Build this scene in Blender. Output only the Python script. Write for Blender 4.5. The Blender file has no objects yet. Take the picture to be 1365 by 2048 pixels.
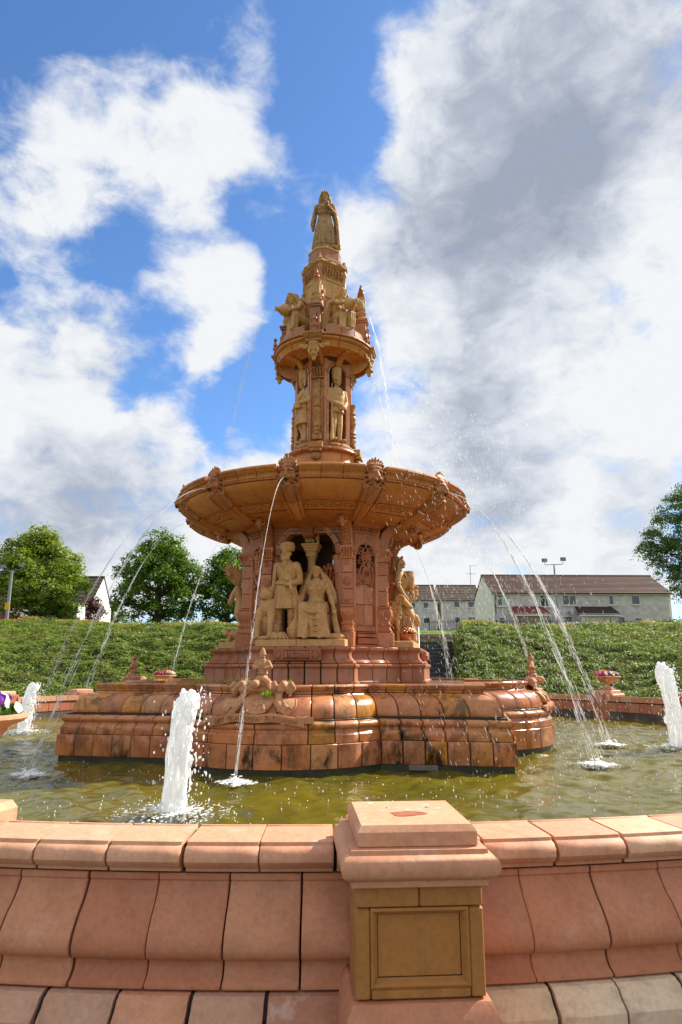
import bpy, bmesh, math, random
import numpy as np
from mathutils import Vector, Matrix, Quaternion, noise as mnoise
rnd = random.Random(7)
nr = np.random.default_rng(7)
R = math.radians
scene = bpy.context.scene
col = scene.collection

# ---------------------------------------------------------------- camera
cam = bpy.data.cameras.new('camera')
cam.sensor_fit = 'HORIZONTAL'; cam.sensor_width = 36.0
cam.lens = 36.0 * 1323.73 / 1365.0
cam.clip_start = 0.05; cam.clip_end = 2000
camo = bpy.data.objects.new('camera', cam)
camo.location = (0, -14.2, 1.48)
camo.rotation_euler = (R(90 + 13.185), 0, R(-1.614))
col.objects.link(camo); scene.camera = camo

# ---------------------------------------------------------------- sky, sun, exposure
SUN_AZ, SUN_EL = R(118), R(40)              # azimuth from the camera side towards the right
sun_dir = Vector((math.sin(SUN_AZ) * math.cos(SUN_EL), -math.cos(SUN_AZ) * math.cos(SUN_EL), math.sin(SUN_EL)))
sl = bpy.data.lights.new('sun', 'SUN'); sl.energy = 5.0; sl.angle = R(0.55); sl.color = (1.0, 0.92, 0.79)
so = bpy.data.objects.new('sun', sl); so.rotation_euler = sun_dir.to_track_quat('Z', 'Y').to_euler(); so.location = (30, 10, 40)
col.objects.link(so)
scene.view_settings.view_transform = 'Standard'; scene.view_settings.look = 'None'
scene.view_settings.gamma = 1; scene.view_settings.exposure = 0.84
scene.view_settings.use_curve_mapping = False

W = bpy.data.worlds.new('World'); scene.world = W; W.use_nodes = True
nt = W.node_tree; nt.nodes.clear()
class NT:
    """small node tree writer"""
    def __init__(s, t): s.t = t
    def n(s, typ, **kw):
        nd = s.t.nodes.new(typ)
        for k, v in kw.items():
            if k.startswith('i_'):
                k = k[2:]; k = int(k) if k.isdigit() else k.replace('_', ' ')
                if hasattr(v, 'is_output'): s.t.links.new(v, nd.inputs[k])
                else: nd.inputs[k].default_value = v
            else: setattr(nd, k, v)
        return nd
    def m(s, op, a, b=0.0, c=None, clamp=False):
        nd = s.t.nodes.new('ShaderNodeMath'); nd.operation = op; nd.use_clamp = clamp
        for i, v in enumerate((a, b) if c is None else (a, b, c)):
            if hasattr(v, 'is_output'): s.t.links.new(v, nd.inputs[i])
            else: nd.inputs[i].default_value = v
        return nd.outputs[0]
    def mr(s, v, a, b, c=0.0, d=1.0, smooth=True):
        nd = s.t.nodes.new('ShaderNodeMapRange'); nd.interpolation_type = 'SMOOTHSTEP' if smooth else 'LINEAR'
        s.t.links.new(v, nd.inputs[0])
        for i, q in zip((1, 2, 3, 4), (a, b, c, d)): nd.inputs[i].default_value = q
        return nd.outputs[0]
    def mix(s, f, a, b, mode='MIX'):
        nd = s.t.nodes.new('ShaderNodeMix'); nd.data_type = 'RGBA'; nd.blend_type = mode
        for i, v in ((0, f), (6, a), (7, b)):
            if hasattr(v, 'is_output'): s.t.links.new(v, nd.inputs[i])
            else: nd.inputs[i].default_value = v if i == 0 else (*v[:3], 1)
        return nd.outputs[2]
    def noise(s, vec, scale, detail=4, rough=.55, dist=0.0):
        nd = s.t.nodes.new('ShaderNodeTexNoise'); nd.inputs['Scale'].default_value = scale
        nd.inputs['Detail'].default_value = detail; nd.inputs['Roughness'].default_value = rough; nd.inputs['Distortion'].default_value = dist
        if vec is not None: s.t.links.new(vec, nd.inputs['Vector'])
        return nd.outputs['Fac']
    def ramp(s, f, stops, interp='LINEAR'):
        nd = s.t.nodes.new('ShaderNodeValToRGB'); cr = nd.color_ramp; cr.interpolation = interp
        stops = stops if len(stops) > 1 else [(0, stops[0][1]), (1, stops[0][1])]
        while len(cr.elements) < len(stops): cr.elements.new(0.5)
        for e, (p, c) in zip(cr.elements, stops): e.position = p; e.color = (*c[:3], 1)
        s.t.links.new(f, nd.inputs[0]); return nd.outputs[0]
    def mapping(s, vec, sc, loc=(0, 0, 0)):
        nd = s.t.nodes.new('ShaderNodeMapping'); nd.inputs['Scale'].default_value = sc; nd.inputs['Location'].default_value = loc
        s.t.links.new(vec, nd.inputs['Vector']); return nd.outputs[0]
    def link(s, a, b): s.t.links.new(a, b)

w = NT(nt)
sky = w.n('ShaderNodeTexSky', sky_type='NISHITA', sun_disc=False, sun_elevation=SUN_EL, sun_rotation=R(180) - SUN_AZ)
sky.air_density = 1.0; sky.dust_density = 0.3; sky.ozone_density = 2.2; sky.altitude = 0
tc = w.n('ShaderNodeTexCoord')
dirv = w.n('ShaderNodeVectorMath', operation='NORMALIZE', i_0=tc.outputs['Generated']).outputs[0]
sep = w.n('ShaderNodeSeparateXYZ', i_0=dirv)
# cloud masses as directions on the sky: (azimuth right of +Y, elevation, radius in degrees, weight)
def blobs(lst):
    acc = None
    for az, el, rad, wt in lst:
        d = (math.sin(R(az)) * math.cos(R(el)), math.cos(R(az)) * math.cos(R(el)), math.sin(R(el)))
        dot = w.n('ShaderNodeVectorMath', operation='DOT_PRODUCT', i_0=warp, i_1=d).outputs['Value']
        f = w.m('MULTIPLY', w.mr(dot, math.cos(R(rad)), math.cos(R(rad * .12))), wt)
        acc = f if acc is None else w.m('ADD', acc, f)
    return acc
wn = w.n('ShaderNodeTexNoise'); wn.inputs['Scale'].default_value = 5.5; wn.inputs['Detail'].default_value = 5
w.link(dirv, wn.inputs['Vector'])
wv = w.n('ShaderNodeVectorMath', operation='SUBTRACT', i_0=wn.outputs['Color'], i_1=(.5, .5, .5)).outputs[0]
wv = w.n('ShaderNodeVectorMath', operation='SCALE', i_0=wv, i_Scale=.16).outputs[0]
warp = w.n('ShaderNodeVectorMath', operation='NORMALIZE', i_0=w.n('ShaderNodeVectorMath', operation='ADD', i_0=dirv, i_1=wv).outputs[0]).outputs[0]
CL_POS = [(-20.6,42.2,9,0.9), (-16.7,44.5,6,0.6), (-25.1,39.3,7,0.8), (-9.7,43.3,7,0.9), (-9.5,47.0,5,0.7), (-11.6,42.1,6,0.7), (-15.7,39.5,8,0.5), (-28.5,40.0,6,0.6), (-28.1,35.2,7,0.8), (-25.5,33.8,5,0.5), (-27.8,30.5,6,0.6), (-13.4,34.6,5,0.8), (-15.0,32.2,4,0.6), (-8.6,31.7,5,0.9), (-10.2,28.4,5.5,1), (-12.3,25.4,4.5,0.8), (-7.2,32.8,3.2,0.8), (-9.7,26.1,4,0.7), (-20.4,28.7,6,0.7), (-23.6,28.1,5,0.6), (-18.8,25.9,5,0.5), (-25.4,23.6,8,0.9), (-22.8,20.9,9,1), (-26.0,18.5,9,1), (-19.1,15.0,8,0.8), (-13.3,20.0,4.5,1), (-16.1,17.7,6,0.9), (-14.0,17.1,6,0.8), (-23.0,15.0,9,0.9), (-4.4,19.3,5,0.8), (-6.6,17.1,5,0.7), (-8.8,17.4,4,0.5), (-14.8,11.6,10,0.8), (-22.6,11.0,10,0.8), (-0.3,17.2,6,0.6), (12.1,49.3,6,0.9), (7.8,46.8,5,0.8), (18.1,47.5,9,0.9), (27.4,46.2,12,1), (19.9,42.0,12,1.1), (10.7,43.8,7,0.8), (29.6,38.3,13,1.1), (14.7,36.6,11,1), (23.4,32.8,13,1.1), (10.1,32.2,8,0.8), (9.5,27.5,7,0.8), (16.4,28.2,11,1.1), (26.7,24.7,12,1.1), (11.6,22.5,8,0.9), (18.0,19.9,10,1), (25.9,17.8,8,0.7), (6.9,18.5,6,0.6), (13.5,15.6,9,0.9), (19.5,11.5,10,0.8), (27.1,10.9,8,0.5), (4.6,14.2,8,0.7), (11.1,9.8,8,0.8), (25.5,13.8,5,0.7), (21.2,8.5,10,1.1), (15.2,7.5,10,1.1), (26.7,7.0,9,0.9), (8.9,7.7,9,1), (30.0,16.4,8,0.6), (-20.3,6.0,11,1), (-12.5,7.5,10,0.9), (-25.8,6.9,11,1), (-7.2,10.6,7,0.6), (-2.1,14.2,7,0.6), (-0.5,39.1,8,0.35), (-4.6,41.7,6,0.3), (5.5,39.1,6,0.5), (4.4,32.5,6,0.5), (3.5,35.9,6,0.4), (2.0,28.6,5,0.4), (2.5,34.8,5,0.25), (-2.6,40.8,5,0.3)]
CL_NEG = [(-25.9,46.7,12,0.9), (-16.7,48.3,6,0.5), (-1.7,47.5,10,0.8), (1.0,43.2,7,0.4), (-3.9,36.1,6,0.5), (-1.4,29.3,9,0.8), (-7.7,22.1,5,0.7), (-4.1,24.4,6,0.7), (-20.0,33.6,6,0.6), (-22.8,31.6,5,0.5), (-26.7,27.8,4,0.5), (-16.5,23.4,4,0.6), (2.5,45.1,6,0.3), (-18.3,19.5,3.5,0.5), (5.3,30.1,5,0.2), (-10.9,38.5,4,0.4), (-10.9,15.6,3,0.3)]
CL_GREY = [(14.8,38.4,10,0.9), (20.1,44.2,12,0.8), (29.1,43.2,13,0.7), (12.0,32.1,9,0.6), (14.9,18.9,8,0.9), (14.3,23.9,8,0.6), (9.9,14.1,8,0.5), (19.1,33.5,9,0.6), (-20.9,13.2,9,0.6), (-24.2,12.1,9,0.5), (-16.9,12.3,8,0.4), (20.6,26.4,6,0.3), (2.4,16.4,5,0.3), (-25.1,20.6,5,0.2), (-15.7,39.9,7,0.25), (-18.9,26.2,5,0.35), (27.9,11.6,6,0.6), (15.6,14.7,6,0.5), (23.9,37.0,7,0.4)]


far = w.noise(w.mapping(dirv, (1, 1, 1.7)), 2.1, 3, .5)               # unseen clouds come from this alone, added thick to brighten shaded faces
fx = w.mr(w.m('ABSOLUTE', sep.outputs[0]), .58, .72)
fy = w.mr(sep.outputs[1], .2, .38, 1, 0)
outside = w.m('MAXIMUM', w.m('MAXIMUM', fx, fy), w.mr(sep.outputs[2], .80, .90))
n1 = w.noise(w.mapping(dirv, (1, 1, 1.5)), 5.0, 9, .60, .25)
n2 = w.noise(w.mapping(dirv, (1, 1, 1.6), (3, 1, 2)), 15.0, 7, .62, .4)
base = w.m('SUBTRACT', blobs(CL_POS), blobs(CL_NEG))
base = w.mr(base, -.8, 2.3, -.56, .66, smooth=False)
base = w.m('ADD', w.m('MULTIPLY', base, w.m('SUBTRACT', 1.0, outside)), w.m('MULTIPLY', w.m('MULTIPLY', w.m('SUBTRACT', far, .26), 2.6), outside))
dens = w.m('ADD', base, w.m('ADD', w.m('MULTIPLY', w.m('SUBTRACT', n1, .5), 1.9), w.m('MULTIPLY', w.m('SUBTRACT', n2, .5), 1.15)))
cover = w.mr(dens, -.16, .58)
grey = blobs(CL_GREY)
shade = w.m('ADD', w.m('MULTIPLY', grey, .36), w.m('ADD', w.m('MULTIPLY', w.m('SUBTRACT', .5, n1), 1.25), w.m('MULTIPLY', w.m('SUBTRACT', .5, n2), 1.0)))
shade = w.mr(shade, .02, .85, smooth=False)
thin = w.mr(dens, .1, .6)
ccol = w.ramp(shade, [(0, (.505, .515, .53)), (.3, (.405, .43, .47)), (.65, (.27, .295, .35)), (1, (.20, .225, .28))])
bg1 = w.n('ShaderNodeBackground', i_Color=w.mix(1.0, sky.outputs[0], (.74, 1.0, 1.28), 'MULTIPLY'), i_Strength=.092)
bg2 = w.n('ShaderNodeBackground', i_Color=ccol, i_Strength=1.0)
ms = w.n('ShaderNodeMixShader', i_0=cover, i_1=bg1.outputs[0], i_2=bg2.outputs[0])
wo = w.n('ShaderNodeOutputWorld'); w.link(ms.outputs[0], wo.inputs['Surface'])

W.cycles.sampling_method = 'MANUAL'; W.cycles.sample_map_resolution = 512


# ---------------------------------------------------------------- mesh helpers
class MB:
    def __init__(s): s.v = []; s.f = []; s.n = 0; s.M = [np.eye(4)]
    def push(s, loc=(0, 0, 0), rot=(0, 0, 0), sc=1.0):
        from mathutils import Euler
        m = Matrix.LocRotScale(Vector(loc), Euler(rot), Vector((sc,) * 3 if not hasattr(sc, '__len__') else sc))
        s.M.append(s.M[-1] @ np.array(m)); return s
    def pop(s): s.M.pop(); return s
    def add(s, verts, faces):
        v = np.asarray(verts, float).reshape(-1, 3); M = s.M[-1]
        s.v.append(v @ M[:3, :3].T + M[:3, 3]); n = s.n
        s.f += [tuple(i + n for i in f) for f in faces]; s.n += len(v); return s
    def box(s, x0, y0, z0, x1, y1, z1, b=0.0):
        if b <= 0:
            s.add([(x, y, z) for z in (z0, z1) for y in (y0, y1) for x in (x0, x1)],
                  [(0, 2, 3, 1), (4, 5, 7, 6), (0, 1, 5, 4), (1, 3, 7, 5), (3, 2, 6, 7), (2, 0, 4, 6)])
        else:
            pl = [(x0 + b, y0), (x1 - b, y0), (x1, y0 + b), (x1, y1 - b), (x1 - b, y1), (x0 + b, y1), (x0, y1 - b), (x0, y0 + b)]
            cx, cy = (x0 + x1) / 2, (y0 + y1) / 2
            def sh(p, q): return (p[0] + (b if p[0] < cx else -b) * q, p[1] + (b if p[1] < cy else -b) * q)
            rings = [[(*sh(p, 1), z0) for p in pl], [(*p, z0 + b) for p in pl], [(*p, z1 - b) for p in pl], [(*sh(p, 1), z1) for p in pl]]
            s.loft(rings)
        return s
    def loft(s, rings, closed=True, cap=True):
        k = len(rings[0]); v = [p for r in rings for p in r]; f = []
        for i in range(len(rings) - 1):
            for j in range(k if closed else k - 1):
                a, b = i * k + j, i * k + (j + 1) % k
                f.append((a, b, b + k, a + k))
        if cap: f.append(tuple(range(k))[::-1]); f.append(tuple(range((len(rings) - 1) * k, len(rings) * k)))
        return s.add(v, f)
    def lathe(s, prof, n=24, c=(0, 0, 0), a0=0.0, a1=None, cap=True):
        full = a1 is None; a1 = 2 * math.pi if full else a1
        m = n if full else n + 1
        rings = [[(c[0] + r * math.sin(a0 + (a1 - a0) * j / n), c[1] - r * math.cos(a0 + (a1 - a0) * j / n), c[2] + z) for j in range(m)] for r, z in prof]
        return s.loft(rings, closed=full, cap=cap and full)
    def tube(s, path, rad, n=6, cap=True, flat=1.0):
        P = [Vector(p) for p in path]; rs = rad if hasattr(rad, '__len__') else [rad] * len(P)
        rings = []; up = Vector((0, 0, 1)); prev = None
        for i, p in enumerate(P):
            t = (P[min(i + 1, len(P) - 1)] - P[max(i - 1, 0)])
            t = t.normalized() if t.length > 1e-9 else Vector((0, 0, 1))
            if prev is None:
                a = t.cross(up) if abs(t.z) < .95 else t.cross(Vector((1, 0, 0)))
            else: a = prev - t * prev.dot(t)
            a.normalize(); prev = a; b = t.cross(a)
            rings.append([tuple(p + (a * math.cos(2 * math.pi * j / n) + b * flat * math.sin(2 * math.pi * j / n)) * rs[i]) for j in range(n)])
        return s.loft(rings, True, cap)
    def ell(s, c, r, rot=(0, 0, 0), n=12, m=8):
        if not hasattr(r, '__len__'): r = (r, r, r)
        s.push(c, rot)
        v = [(0, 0, -r[2])]
        for i in range(1, m):
            t = math.pi * i / m - math.pi / 2
            for j in range(n):
                a = 2 * math.pi * j / n
                v.append((r[0] * math.cos(t) * math.cos(a), r[1] * math.cos(t) * math.sin(a), r[2] * math.sin(t)))
        v.append((0, 0, r[2])); f = []
        for j in range(n): f.append((0, 1 + (j + 1) % n, 1 + j)); f.append((len(v) - 1, 1 + (m - 2) * n + j, 1 + (m - 2) * n + (j + 1) % n))
        for i in range(m - 2):
            for j in range(n):
                a, b = 1 + i * n + j, 1 + i * n + (j + 1) % n
                f.append((a, b, b + n, a + n))
        s.add(v, f); return s.pop()
    def cap(s, p0, p1, r0, r1=None, n=10):
        r1 = r0 if r1 is None else r1
        p0, p1 = Vector(p0), Vector(p1); d = (p1 - p0)
        L = d.length; t = d / max(L, 1e-9); path = []; rs = []
        for q in (-1, -.85, -.5): path.append(p0 + t * r0 * q); rs.append(r0 * math.sqrt(max(1 - q * q, .0004)))
        path.append(p0); rs.append(r0); path.append(p1); rs.append(r1)
        for q in (.5, .85, 1): path.append(p1 + t * r1 * q); rs.append(r1 * math.sqrt(max(1 - q * q, .0004)))
        return s.tube(path, rs, n)
    def chain(s, pts, rs, n=10):
        for i in range(len(pts) - 1): s.cap(pts[i], pts[i + 1], rs[i], rs[i + 1], n)
        return s
    def prism(s, poly, y0, y1):     # outline in x,z extruded along y
        k = len(poly); v = [(x, y0, z) for x, z in poly] + [(x, y1, z) for x, z in poly]
        return s.add(v, [tuple(range(k)), tuple(range(k, 2 * k))[::-1]] + [((j + 1) % k, j, j + k, (j + 1) % k + k) for j in range(k)])
    def mesh(s, name, smooth=38, fix=True):
        me = bpy.data.meshes.new(name)
        v = np.concatenate(s.v) if s.v else np.zeros((0, 3))
        me.from_pydata(v.tolist(), [], s.f)
        if fix:
            bm = bmesh.new(); bm.from_mesh(me); bmesh.ops.recalc_face_normals(bm, faces=bm.faces); bm.to_mesh(me); bm.free()
        if smooth:
            me.shade_smooth(); me.set_sharp_from_angle(angle=R(smooth))
        return me

def link(name, me, mat=None, parent=None, loc=(0, 0, 0), rz=0.0, **pr):
    o = bpy.data.objects.new(name, me); col.objects.link(o)
    if mat is not None and not me.materials: me.materials.append(mat)
    o.location = loc; o.rotation_euler = (0, 0, rz)
    if parent is not None: o.parent = parent
    for k, v in pr.items(): o[k] = v
    return o
def obj(name, mb, mat, parent=None, loc=(0, 0, 0), rz=0.0, smooth=38, fix=True, **pr):
    return link(name, mb.mesh(name, smooth, fix), mat, parent, loc, rz, **pr)
def thing(name, label, cat, loc=(0, 0, 0), rz=0.0, group=None):
    o = bpy.data.objects.new(name, None); col.objects.link(o); o.empty_display_size = .2
    o.location = loc; o.rotation_euler = (0, 0, rz); o['label'] = label; o['category'] = cat
    if group: o['group'] = group
    return o
def tag(o, label, cat, group=None):
    o['label'] = label; o['category'] = cat
    if group: o['group'] = group
    return o
def dup(o, parent=None, loc=None, rz=None, label=None, deep=True):
    c = o.copy(); col.objects.link(c)
    if parent is not None: c.parent = parent
    if loc is not None: c.location = loc
    if rz is not None: c.rotation_euler = (0, 0, rz)
    if label: c['label'] = label
    if deep:
        for ch in list(o.children): dup(ch, c)
    return c
def remesh(mb, vox, smooth=2, fac=.5):
    """closed overlapping shapes -> one continuous surface"""
    me = mb.mesh('tmp', 0, True); o = bpy.data.objects.new('tmp', me); col.objects.link(o)
    m = o.modifiers.new('r', 'REMESH'); m.mode = 'VOXEL'; m.voxel_size = vox; m.use_smooth_shade = True
    if smooth:
        q = o.modifiers.new('s', 'SMOOTH'); q.factor = fac; q.iterations = smooth
    dg = bpy.context.evaluated_depsgraph_get()
    out = bpy.data.meshes.new_from_object(o.evaluated_get(dg))
    bpy.data.objects.remove(o); bpy.data.meshes.remove(me)
    out.shade_smooth(); return out
def block(Pf, u0, u1, nseg, prof, back, e=.006):
    """one stone: a moulded profile [(d,z)..] swept along a plan line Pf(u,d) -> (x,y), closed behind at distance 'back'"""
    mb = MB(); du = (u1 - u0)
    us = [u0] + [u0 + du * (i / nseg) for i in range(nseg + 1)] + [u1]
    L = max(math.dist(Pf(u0, prof[0][0]), Pf(u1, prof[0][0])), .02); k = e / L * du
    us[1] += k; us[-2] -= k
    rings = []
    sg = 1 if back > prof[0][0] else -1
    for i, u in enumerate(us):
        ins = sg * e if i in (0, len(us) - 1) else 0
        pts = [(prof[0][0] + sg * e + ins, prof[0][1])] + [(d + ins, z) for d, z in prof[0:1]] 
        pts[1] = (prof[0][0] + ins, prof[0][1] + e)
        pts += [(d + ins, z) for d, z in prof[1:-1]]
        pts += [(prof[-1][0] + ins, prof[-1][1] - e), (prof[-1][0] + sg * e + ins, prof[-1][1])]
        pts += [(back, prof[-1][1]), (back, prof[0][1])]
        rings.append([(*Pf(u, d), z) for d, z in pts])
    mb.loft(rings); return mb
def circ(u, r):                              # plan line of a circle, u = azimuth in degrees from the camera side
    return (r * math.sin(R(u)), -r * math.cos(R(u)))
def arc(cx, cz, r, a0, a1, n): return [(cx + r * math.cos(a0 + (a1 - a0) * i / n), cz + r * math.sin(a0 + (a1 - a0) * i / n)) for i in range(n + 1)]
def text_mesh(s, size, ext):
    cu = bpy.data.curves.new('t', 'FONT'); cu.body = s; cu.size = size; cu.extrude = ext; cu.align_x = 'CENTER'; cu.align_y = 'CENTER'; cu.resolution_u = 3
    o = bpy.data.objects.new('t', cu); col.objects.link(o); dg = bpy.context.evaluated_depsgraph_get()
    me = bpy.data.meshes.new_from_object(o.evaluated_get(dg)); bpy.data.objects.remove(o); bpy.data.curves.remove(cu)
    return me

# ---------------------------------------------------------------- materials
def new_mat(name):
    m = bpy.data.materials.new(name); m.use_nodes = True; m.node_tree.nodes.clear()
    t = NT(m.node_tree); out = t.n('ShaderNodeOutputMaterial'); b = t.n('ShaderNodeBsdfPrincipled')
    t.link(b.outputs[0], out.inputs['Surface']); return m, t, b
def terra(name, cols, rough=.62, stain=.5, dark=(.022, .012, .006), wet=.0, spec=.35, bump=.25, pale=.0, var=.22, sc=1.0, st0=.12, gam=1.13, gn=.90):
    cols = [tuple(gn * x ** gam for x in c) for c in cols]
    m, t, b = new_mat(name)
    tc = t.n('ShaderNodeTexCoord').outputs['Object']
    rnd_ = t.n('ShaderNodeObjectInfo').outputs['Random']
    base = t.ramp(rnd_, [((i + .5) / len(cols), c) for i, c in enumerate(cols)])
    r2 = t.m('FRACT', t.m('MULTIPLY', rnd_, 17.31)); r3 = t.m('FRACT', t.m('MULTIPLY', rnd_, 91.7))
    off = t.n('ShaderNodeCombineXYZ', i_0=t.m('MULTIPLY', r2, 9.0), i_1=t.m('MULTIPLY', r3, 7.0), i_2=0.0)
    vec = t.n('ShaderNodeVectorMath', operation='ADD', i_0=tc, i_1=off.outputs[0]).outputs[0]
    n1 = t.noise(vec, 2.2 * sc, 5, .6); n2 = t.noise(vec, 38 * sc, 4, .6)
    c = t.mix(t.mr(n1, .3, .7, 0, 1), base, (1, .93, .86), 'MULTIPLY')
    br = t.m('ADD', 1 - var * .5, t.m('MULTIPLY', r2, var))
    c = t.mix(1.0, c, t.n('ShaderNodeCombineXYZ', i_0=br, i_1=br, i_2=br).outputs[0], 'MULTIPLY')
    c = t.mix(t.mr(n2, .35, .75, 0, .34), c, (.58, .47, .38), 'MULTIPLY')
    c = t.mix(t.m('MULTIPLY', t.mr(t.noise(tc, 6.5 * sc, 6, .7), .48, .66), st0 * 1.4, clamp=True), c, t.mix(1.0, c, (.42, .33, .27), 'MULTIPLY'))
    if pale > 0:
        c = t.mix(t.m('MULTIPLY', t.mr(t.noise(vec, 5.5 * sc, 6, .65), .56, .68), pale), c, (.62, .50, .42))
    st = t.noise(t.mapping(tc, (1, 1, .45)), 3.4 * sc, 6, .68, .3)
    st = t.mr(st, .48, .66); amt = t.m('MULTIPLY', t.m('POWER', r3, 1.25), stain * 1.5, clamp=True); amt = t.m('MAXIMUM', amt, st0)
    st = t.m('MULTIPLY', st, amt)
    c = t.mix(st, c, dark)
    run = t.mr(t.noise(t.mapping(tc, (7, 7, .5)), 2.0 * sc, 4, .6), .58, .75)
    c = t.mix(t.m('MULTIPLY', run, stain * .45), c, (.16, .075, .025))
    t.link(c, b.inputs['Base Color'])
    rg = t.m('SUBTRACT', t.m('ADD', rough, t.m('MULTIPLY', t.m('SUBTRACT', n1, .5), .35)), t.m('MULTIPLY', t.m('GREATER_THAN', r2, .35), wet))
    t.link(t.m('MAXIMUM', rg, .12), b.inputs['Roughness'])
    b.inputs['Specular IOR Level'].default_value = spec
    bp = t.n('ShaderNodeBump', i_Strength=bump, i_Distance=.006, i_Height=t.m('ADD', n2, t.m('MULTIPLY', n1, 2.0)))
    t.link(bp.outputs[0], b.inputs['Normal'])
    return m
def plain(name, c, rough=.6, spec=.4, metal=0.0, nsc=8.0, var=.25, bump=.0, c2=None):
    m, t, b = new_mat(name); tc = t.n('ShaderNodeTexCoord').outputs['Object']
    n1 = t.noise(tc, nsc, 5, .6); c2 = c2 or tuple(x * (1 - var) for x in c)
    t.link(t.mix(t.mr(n1, .3, .7), c, c2), b.inputs['Base Color'])
    b.inputs['Roughness'].default_value = rough; b.inputs['Specular IOR Level'].default_value = spec; b.inputs['Metallic'].default_value = metal
    if bump: t.link(t.n('ShaderNodeBump', i_Strength=bump, i_Distance=.01, i_Height=t.noise(tc, nsc * 5, 4, .6)).outputs[0], b.inputs['Normal'])
    return m
ORNG = [(.50, .19, .052), (.55, .225, .065), (.47, .165, .042), (.53, .21, .06)]
M_wall = terra('wall_terracotta', [(.48, .215, .125), (.53, .26, .155), (.43, .17, .10), (.55, .285, .175), (.50, .235, .14)], .62, .12, pale=.12, var=.10, dark=(.14, .07, .04), gam=1.12, gn=1.06)
M_cope = terra('coping_terracotta', [(.60, .31, .19), (.66, .37, .24), (.58, .285, .175), (.68, .41, .27)], .66, .22, pale=.25, var=.10, dark=(.16, .07, .04), gam=1.0, gn=1.0)
M_foot = terra('weathered_footing', [(.44, .22, .14), (.48, .28, .19), (.52, .31, .22), (.38, .18, .115), (.5, .25, .155)], .75, .45, gam=1.0, gn=1.0, pale=.42, bump=.5, dark=(.07, .05, .035))
M_cream = terra('cream_footing', [(.62, .47, .32), (.60, .43, .27), (.66, .53, .40), (.58, .40, .24)], .75, .5, gam=1.0, gn=1.0, pale=.3, bump=.5, dark=(.20, .11, .05), st0=.25)
M_buffpan = terra('buff_panel', [(.48, .24, .075)], .6, .3, var=.05, dark=(.16, .075, .02), pale=.10)
M_base = terra('base_terracotta', [(.51, .22, .105), (.48, .18, .07), (.54, .235, .11), (.50, .215, .035), (.52, .24, .04), (.54, .24, .12), (.50, .195, .085), (.53, .23, .11), (.49, .18, .055), (.54, .265, .12)], .5, 1.1, st0=.42, gam=1.05, gn=1.04, wet=.25, spec=.5)
M_wet = terra('wet_base_terracotta', [(.46, .165, .05), (.50, .19, .06), (.42, .14, .04), (.50, .225, .10)], .30, .7, wet=.12, spec=.8, st0=.3, gam=1.03, gn=.95)
M_pink = terra('pink_terracotta', [(.48, .21, .12), (.44, .175, .09), (.51, .235, .135)], .5, .30, wet=.2, spec=.45, var=.15)
M_core = terra('core_terracotta', [(.49, .19, .085), (.52, .215, .10), (.45, .165, .065)], .45, .25, st0=.25, gam=1.05, gn=1.06, wet=.18, spec=.5)
M_bowl = terra('bowl_terracotta', ORNG, .45, .22, st0=.22, gam=1.0, gn=1.08, wet=.12, spec=.45, var=.12, dark=(.11, .045, .012))
M_lion = terra('lion_terracotta', [(.54, .25, .115), (.57, .275, .13), (.51, .225, .10)], .58, .3, st0=.35, sc=2, var=.1)
M_top = terra('upper_terracotta', [(.52, .265, .10), (.55, .295, .12), (.50, .225, .085), (.54, .32, .14)], .58, .45, st0=.45, sc=1.5, dark=(.07, .04, .018))
M_orange = terra('wet_orange_terracotta', [(.50, .155, .04), (.54, .185, .055)], .35, .3, wet=.1, spec=.6)
M_buff = terra('buff_stone', [(.58, .36, .165), (.60, .375, .175), (.56, .345, .155)], .68, .25, st0=.30, gam=1.06, gn=1.0, sc=2.2, var=.05, dark=(.22, .12, .045), bump=.25)
M_vict = terra('weathered_stone', [(.52, .33, .18)], .72, .6, st0=.6, sc=3, var=.06, dark=(.11, .065, .03), bump=.6)
M_crest = terra('crest_terracotta', [(.60, .32, .175), (.62, .345, .195)], .66, .45, sc=2.5, var=.08, dark=(.10, .05, .022))
M_joint = plain('dark_joint', (.035, .026, .02), .9)
M_algae_shade = plain('algae_shade_stone', (.022, .018, .012), .35, .6, c2=(.04, .05, .012))  # algae, with the shadow under the base at the waterline put into its near-black colour
M_dark = plain('dark_interior', (.10, .042, .02), .8)
M_iron = plain('black_iron', (.018, .02, .022), .5)
M_grey = plain('galvanised_steel', (.26, .28, .30), .45, metal=.3)
M_white = plain('white_paint', (.78, .78, .76), .5)


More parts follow.
